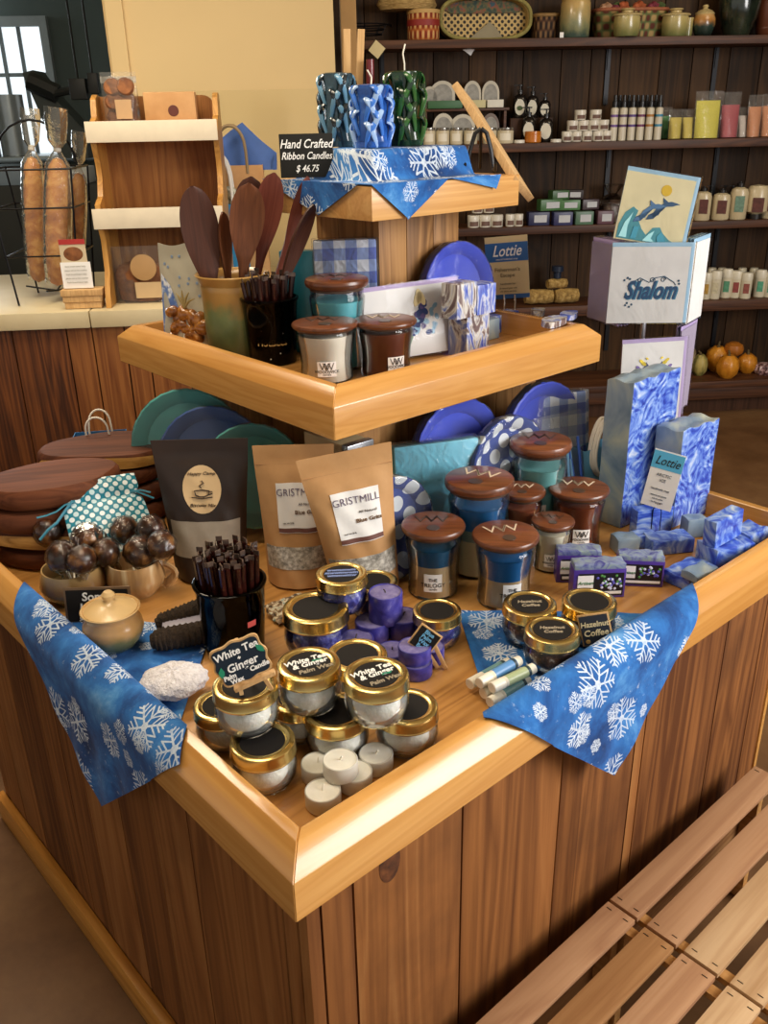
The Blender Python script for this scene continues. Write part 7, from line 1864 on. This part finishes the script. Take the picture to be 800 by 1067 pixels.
clearbag(t, w, h, None, FILM)
COOK = mottle('brown_cookie', [(.3, '#5a3016'), (.6, '#8a552c'), (.8, '#a8733f')], 30, .8, 4, 0, .5, 50)
for i in range(6):
    bm = B(); r = w * .26; lathe(bm, [(0, -.008), (.8 * r, -.008), (r, 0), (.8 * r, .008), (0, .010)], 22, M=T((i % 2 - .5) * w * .36, -.004 * (i % 3), .03 + .045 * (i // 2)) @ RX(PI / 2 - .25)); obj('cookie', bm, COOK, t)
bm = B(); box(bm, (.1 * w, -.031, .05), (.45 * w, .001, .06)); obj('label', bm, plain('#b9966c', .6), t)
P = on_unit(180, 130, ub0 + .2, CZ + .01 + hS1 + .003); w = px2m(P, 52); h = height(P, 96)
t = thing('bread_box', 'kraft paper box with a dark round seal on top of the oak unit', 'box', P, ANG + .03)
bm = B(); box(bm, (0, 0, h / 2), (w, .07, h), bev=.004); obj('carton', bm, KRAFT, t)
bm = B(); lathe(bm, [(0, .001), (.017, .0008), (.018, 0)], 24, M=T(.06 * w, -.0355, h * .42) @ RX(PI / 2)); obj('seal', bm, plain('#5a2a20', .5), t)
# cookie bag in the lower bay
P = on_unit(147, 312, ub0 + .12, CZ + .0105); w = px2m(P, 62); h = height(P, 252)
t = thing('cookie_bag', 'clear bag of brown mix with a round sticker, on the counter under the oak shelf', 'bag', P, ANG, 'clear cookie bags')
clearbag(t, w, h * .93, None, FILM, .08, False)
bm = B(); lathe(bm, [(0, .004), (.36, .006), (.44, .05), (.46, .3), (.44, .5), (.36, .62), (.18, .68), (0, .69)], 36, fn=lambda a, z: 1 + .05 * math.sin(a * 3 + z * 9) + .03 * math.sin(a * 7 + z * 20))
for v in bm.verts: v.co = Vector((v.co.x * w * .92 + .06 * w, v.co.y * .075, v.co.z * h))
obj('ground_cocoa', bm, COOK, t)
bm = B(); lathe(bm, [(0, .001), (.20 * w, .0008), (.21 * w, 0)], 26, M=T(.14 * w, -.048, h * .60) @ RX(PI / 2)); obj('sticker', bm, plain('#b08a5a', .6), t)
bm = B(); box(bm, (.22 * w, -.046, .045), (.5 * w, .001, .055)); obj('label', bm, plain('#bfa37a', .6), t)
# note holder
P = onb(86, 306, CB + .06); P.z = CZ + .0095
t = thing('note_holder', 'small stepped wooden holder with a printed note beside the bread rack', 'holder', P, ANG)
for i in range(3): bm = B(); box(bm, (0, .02 - .004 * i, .012 + .022 * i), (.125 + .008 * i, .07, .021), bev=.002); obj('step', bm, PALE, t)
k = px2m(P, 1)
bm = B(); box(bm, (-.01, -.0, .066 + 14 * k), (30 * k, .002, 26 * k), M=RX(-.02)); n_ = obj('note', bm, WHITE, t)
for i in range(5): text('fresh bread baked daily' if i % 2 == 0 else 'please ask at the counter', .0075, plain('#8a8678', .7), n_, T(-.01, -.002, .066 + (23 - 4 * i) * k))
bm = B(); box(bm, (-.012, .006, .066 + 36 * k), (26 * k, .002, 24 * k)); p_ = obj('picture_card', bm, plain('#c9b694', .6), t)
bm = B(); box(bm, (-.012, .0045, .066 + 47 * k), (26 * k, .002, 5 * k)); obj('red_strip', bm, plain('#a8302c', .5), p_)
bm = B(); lathe(bm, [(0, .002), (.026, .001), (.03, 0)], 24, M=T(-.012, .005, .066 + 35 * k) @ RX(PI / 2) @ Matrix.Diagonal((1.1, .8, 1, 1))); obj('printed_pie', bm, COOK, p_)
# bread rack
P = onb(59, 300, CB + .27); P.z = CZ + .0095
t = thing('bread_rack', 'black wire rack holding long bread loaves on the counter', 'rack', P, ANG)
k = px2m(P, 1); rw, rdp = 41 * k, .13
def rect(z, s=1.0): return [(-rw * s, -rdp, z), (rw * s, -rdp, z), (rw * s, rdp, z), (-rw * s, rdp, z)]
for z in (.17, .33, .455): bm = B(); tube(bm, rect(z, .75 + z * .55), .0035, 6, closed=True); obj('hoop', bm, BLKM, t)
for sx in (-1, 1):
    for sy in (-1, 1): bm = B(); tube(bm, [(sx * rw * .72, sy * rdp, .002), (sx * rw * 1.0, sy * rdp, .456)], .0038, 6); obj('post', bm, BLKM, t)
bm = B(); tube(bm, [(-rw * .95, 0, .46)] + [(-rw * .95 * math.cos(PI * q / 12), 0, .46 + .15 * math.sin(PI * q / 12)) for q in range(1, 12)] + [(rw * .95, 0, .46)], .004, 6); obj('arch', bm, BLKM, t)
bm = B(); tube(bm, [(-rw * .74, 0, .05), (0, 0, .03), (rw * .74, 0, .05)], .0035, 6); tube(bm, [(0, -rdp, .05), (0, 0, .03), (0, rdp, .05)], .0035, 6); obj('foot_rail', bm, BLKM, t)
CRUST = mottle('bread_crust', [(.3, '#8a4a12'), (.48, '#b8742a'), (.62, '#d29a48'), (.78, '#e8bf78')], 16, .6, 5, .4, .3, 20)
for i, (bx_, tx, ty, by, wpx, lab) in enumerate(((40, 33, 163, 292, 22, 'long bread loaf in a clear bag, nearest the bright window'), (60, 60, 164, 300, 25, 'long bread loaf in a clear bag in the middle of the rack'), (77, 82, 180, 290, 17, 'long bread loaf in a clear bag, nearest the note holder'))):
    bo = (.31, .21, .31)[i]; q0 = onb(bx_, by, CB + bo); q0.z = CZ + .065; q1 = onb(tx, ty, CB + bo + .01); L = (q1 - q0).length; R = px2m(q0, wpx / 2)
    ax = (q1 - q0).normalized(); rot = ax.to_track_quat('Z', 'Y').to_euler()
    t = thing('bread_loaf', lab, 'bread', q0, rot, 'bagged bread loaves in the wire rack')
    bm = B(); lathe(bm, [(0, 0), (.5 * R, .01), (.85 * R, .08 * L), (R, .35 * L), (.97 * R, .7 * L), (.75 * R, .92 * L), (.4 * R, .985 * L), (0, L)], 26, fn=lambda a, z: 1 + .04 * math.sin(z * 38) + .03 * math.sin(a * 3)); obj('crust', bm, CRUST, t)
    kx = (.10, -.12, -.10)[i]
    bm = B(); vs = lathe(bm, [(.9 * R, .02 * L), (1.12 * R, .2 * L), (1.12 * R, .7 * L), (.9 * R, .95 * L), (.22 * R, 1.06 * L), (.8 * R, 1.12 * L), (1.35 * R, 1.28 * L), (1.5 * R, 1.36 * L)], 26, fn=lambda a, z: 1 + .05 * math.sin(a * 8 + z * 30))
    for v in vs:
        if v.co.z > L: v.co.x += (v.co.z - L) * kx * 4; v.co.y *= 1 - .5 * min(1, (v.co.z - L) / (.4 * L))
    obj('bag', bm, clear('bread_film', (.95, .95, .94), 1.2, .08, .7, 26, body=('#cfcfca', .10)), t, ang=25)
    bm = B(); lathe(bm, [(.20 * R, 1.04 * L), (.30 * R, 1.05 * L), (.30 * R, 1.075 * L), (.20 * R, 1.085 * L)], 14)
    for v in bm.verts: v.co.x += (1.06 * L - L) * kx * 4
    obj('tie', bm, plain('#d8d2c4', .6), t)
# gift bags with handles
KHAND = plain('#8a7452', .7)
def counter_bag(pl, pr, yt, b, mat, hm, label, loop, tissue=None):
    p0 = onb(pl, 300, b); p1 = onb(pr, 300, b); c = (p0 + p1) / 2; c.z = CZ + .0095; w = (p1 - p0).length / 2; h = height(c, yt); d = .05
    t = thing('gift_bag', label, 'gift bag', c, ANG)
    bm = B(); prof = [(-w, -d), (w, -d), (w * .98, 0), (w, d), (-w, d), (-w * .98, 0)]
    R_ = [[bm.verts.new((x * s, y * s2, z)) for x, y in prof] for s, s2, z in ((1, 1, 0), (1, .9, h), (.985, .87, h), (.97, .93, .004))]
    for A_, B_ in zip(R_, R_[1:]):
        for i in range(6): bm.faces.new((A_[i], A_[(i + 1) % 6], B_[(i + 1) % 6], B_[i]))
    bm.faces.new(R_[0]); bm.faces.new(R_[3]); obj('paper_body', bm, mat, t, flat=True)
    for y in (-d * .88, d * .88):
        bm = B(); tube(bm, [(-w * .5 * math.cos(PI * q / 14), y, h - .03 + min(1, math.sin(PI * q / 14) * 3) * .03 + loop * math.sin(PI * q / 14) ** .6) for q in range(15)], .006, 8); obj('handle', bm, hm, t)
    if tissue:
        bm = B(); lathe(bm, [(0, h - .02), (.95, h - .01), (.9, h + .03), (.5, h + .06), (0, h + .05)], 40, fn=lambda a, z: 1 + .2 * math.sin(a * 7 + z * 60))
        for v in bm.verts: v.co.x *= w * .9; v.co.y *= d * .8
        obj('tissue', bm, tissue, t)
BT = plain('#3f5f9c', .7, var=.15)
counter_bag(222, 283, 172, CB + .535, KRAFT, KHAND, 'kraft gift bag with blue tissue and paper handles behind the spoons', .14, None)
t_ = [o for o in bpy.data.objects if o.get('label', '').startswith('kraft gift bag with blue')][0]
bm = B(); pts = [(-.16, .0), (-.15, .10), (-.06, .085), (.0, .13), (.05, .16), (.11, .10), (.17, .05), (.15, .0)]
hh_ = height(t_.location, 172)
sheet(bm, lambda u, v: (lambda f, i: (pts[i][0] + (pts[i + 1][0] - pts[i][0]) * f, .012 * math.sin(u * 19) * v, hh_ - .02 + v * (pts[i][1] + (pts[i + 1][1] - pts[i][1]) * f + .01)))(min(.999, u) * 7 % 1, int(min(.999, u) * 7)), 42, 8, .003); obj('tissue', bm, BT, t_)
counter_bag(216, 262, 212, CB + .415, plain('#2f86b4', .5), CORDW, 'blue gift bag with white handles and shredded paper behind the spoons', .17, mottle('shredded_paper', [(.35, '#6a6a5a'), (.5, '#b9b39a'), (.65, '#e2dcc6')], 60, .6, 3, 0, .8, 60))
P = onb(184, 312, CB + .3); P.z = CZ + .0095

# ================================================================== bakery beyond the counter
zw0, zw1 = zof(25, 165, 6.88), zof(25, 28, 6.88)
aw0, aw1 = ab(onb(-40, 80, 6.88))[0], ab(onb(50, 80, 6.88))[0]
WE = NT('window_daylight_pane'); em = WE.n('ShaderNodeEmission'); em.inputs[0].default_value = (.86, .95, 1, 1); em.inputs[1].default_value = 1.25; WE.t.links.new(em.outputs[0], WE.out.inputs[0])
fr_ = B()
rbox(fr_, aw0 - .05, aw1 + .05, 6.84, 6.90, zw1, zw1 + .06); rbox(fr_, aw0 - .05, aw1 + .05, 6.84, 6.90, zw0 - .06, zw0); rbox(fr_, aw1, aw1 + .05, 6.84, 6.90, zw0, zw1); rbox(fr_, aw0 - .05, aw0, 6.84, 6.90, zw0, zw1)
w1o = rstruct('window_1', fr_, plain('#8b9494', .6))
def wchild(name, bm, m): o = obj(name, bm, m, w1o, flat=True); return o
bm = B(); rbox(bm, aw0, aw1, 6.885, 6.892, zw0, zw1); wchild('pane', bm, WE.m)
for px in (8, 27): a = ab(onb(px, 80, 6.88))[0]; bm = B(); rbox(bm, a - .012, a + .012, 6.87, 6.884, zw0, zw1); wchild('mullion', bm, plain('#6f7878', .6))
for py in (78, 122): z = zof(25, py, 6.88); bm = B(); rbox(bm, aw0, aw1, 6.872, 6.884, z - .012, z + .012); wchild('mullion', bm, plain('#6f7878', .6))
BK = plain('#141816', .5); GR = plain('#39423f', .55)
def bthing(name, label, cat, parts, group=None):
    t = thing(name, label, cat, Vector((CAM.x, CAM.y, 0)), ANG, group)
    for nm, bm, m in parts: obj(nm, bm, m, t)
    return t
def rp(px, py, b): p = onb(px, py, b); a, bb = ab(p); return Vector((a, bb, p.z))
def strip(px0, py0, px1, py1, b, w):
    p, q = rp(px0, py0, b), rp(px1, py1, b); bm = B(); tube(bm, [p, q], w, 8); return bm
b_ = 5.6
bm = B(); p = [rp(23, 76, b_), rp(34, 73, b_), rp(58, 104, b_), rp(92, 140, b_), rp(92, 165, b_), rp(62, 165, b_)]
prism(bm, [(v.x, v.z) for v in p], b_, b_ + .25)
bthing('dough_mixer', 'dark slanted mixing machine in the dim bakery beyond the counter', 'machine', [('arm', bm, GR), ('head', strip(30, 84, 60, 98, b_ - .02, .05), BK), ('handle', strip(55, 98, 78, 93, b_ - .05, .02), BK)])
for px0, px1, py, w, lab in ((68, 81, 82, .05, 'black hanging lamp on a long cord in the bakery, nearer the window'), (84, 96, 76, .03, 'black hanging lamp on a long cord in the bakery, nearer the cream wall')):
    top = rp(px0 - 12, -80, 5.3); bot = rp(px1, py, 5.3); bm = B(); tube(bm, [Vector((bot.x, bot.y, 2.1)), bot], .006, 6); b2 = B(); box(b2, bot + Vector((0, 0, -.05)), (w * 1.7, w * 1.7, .10), bev=.006)
    bthing('pendant_lamp', lab, 'lamp', [('cord', bm, BK), ('housing', b2, BK)], 'hanging lamps in the bakery')
STL = plain('#8f9a9c', .25, .9)
tb = rp(20, 165, 6.25); bm = B(); box(bm, (tb.x - .6, 6.25, tb.z), (2.6, .6, .04), bev=.004)
legs = [('leg', (lambda q: (box(q, (tb.x - .6 + s * 1.2, 6.25, (FLOOR + tb.z) / 2), (.05, .5, tb.z - FLOOR - .04)), q)[1])(B()), GR) for s in (-1, 1)]
bthing('steel_table', 'steel work table below the bakery window', 'table', [('top', bm, STL)] + legs)
for px, w, h, m, lab in ((-14, .085, .30, STL, 'shiny steel pot on the work table at the picture edge'), (18, .085, .34, plain('#aeb8bc', .3, .5), 'tall pale canister on the work table below the window')):
    P = rp(px, 160, 6.1); bm = B(); lathe(bm, [(0, 0), (w, 0), (w, h), (w * .9, h), (w * .9, .01), (0, .01)], 26, c=(P.x, 6.1, tb.z + .021)); 
    bthing('steel_pot', lab, 'pot', [('vessel', bm, m)])
P = rp(60, 240, 5.2)
bm = B(); rbox(bm, P.x - 1.6, P.x + .55, 5.0, 5.5, FLOOR, zof(60, 190, 5.2)); 
bthing('back_cabinet', 'dark cabinet standing low behind the bread counter', 'cabinet', [('body', bm, plain('#2a2c28', .6))])
for px, py, w, lab in ((10, 205, .16, 'blue-grey tray stacked on the dark bakery cabinet'), (80, 215, .10, 'white paper pile on the dark bakery cabinet')):
    P = rp(px, py, 5.1); bm = B(); box(bm, (P.x, 5.1, zof(60, 190, 5.2) + .041), (w * 2, .2, .08), bev=.006); bthing('tray', lab, 'tray', [('body', bm, plain('#6f7f8c' if px == 10 else '#b5b8b4', .5))])

# ================================================================== settle things on what carries them
bpy.context.view_layer.update()
LEVELS = [ZB, ZM, ZT, CZ + .0095, ZA + .0006, ZBs + .0006, ZC + .0006, ZD + .0006, zE + .0006]
def low(o):
    m = 1e9
    if o.type == 'MESH':
        mw = o.matrix_world; m = min((mw @ v.co).z for v in o.data.vertices)
    for c in kids(o): m = min(m, low(c))
    return m
for o in [o for o in bpy.data.objects if o.parent is None and o.get('category') and o.type in ('MESH', 'EMPTY')]:
    if o.name.startswith(('display_stand', 'snowflake_cloth', 'wall_shelf', 'base_cabinet', 'counter', 'pendant')): continue
    z0 = o.matrix_world.translation.z
    for lv in LEVELS:
        if abs(z0 - lv) < .009:
            d = lv + .0002 - low(o)
            if 0 < d < .02: o.location.z += d
            break
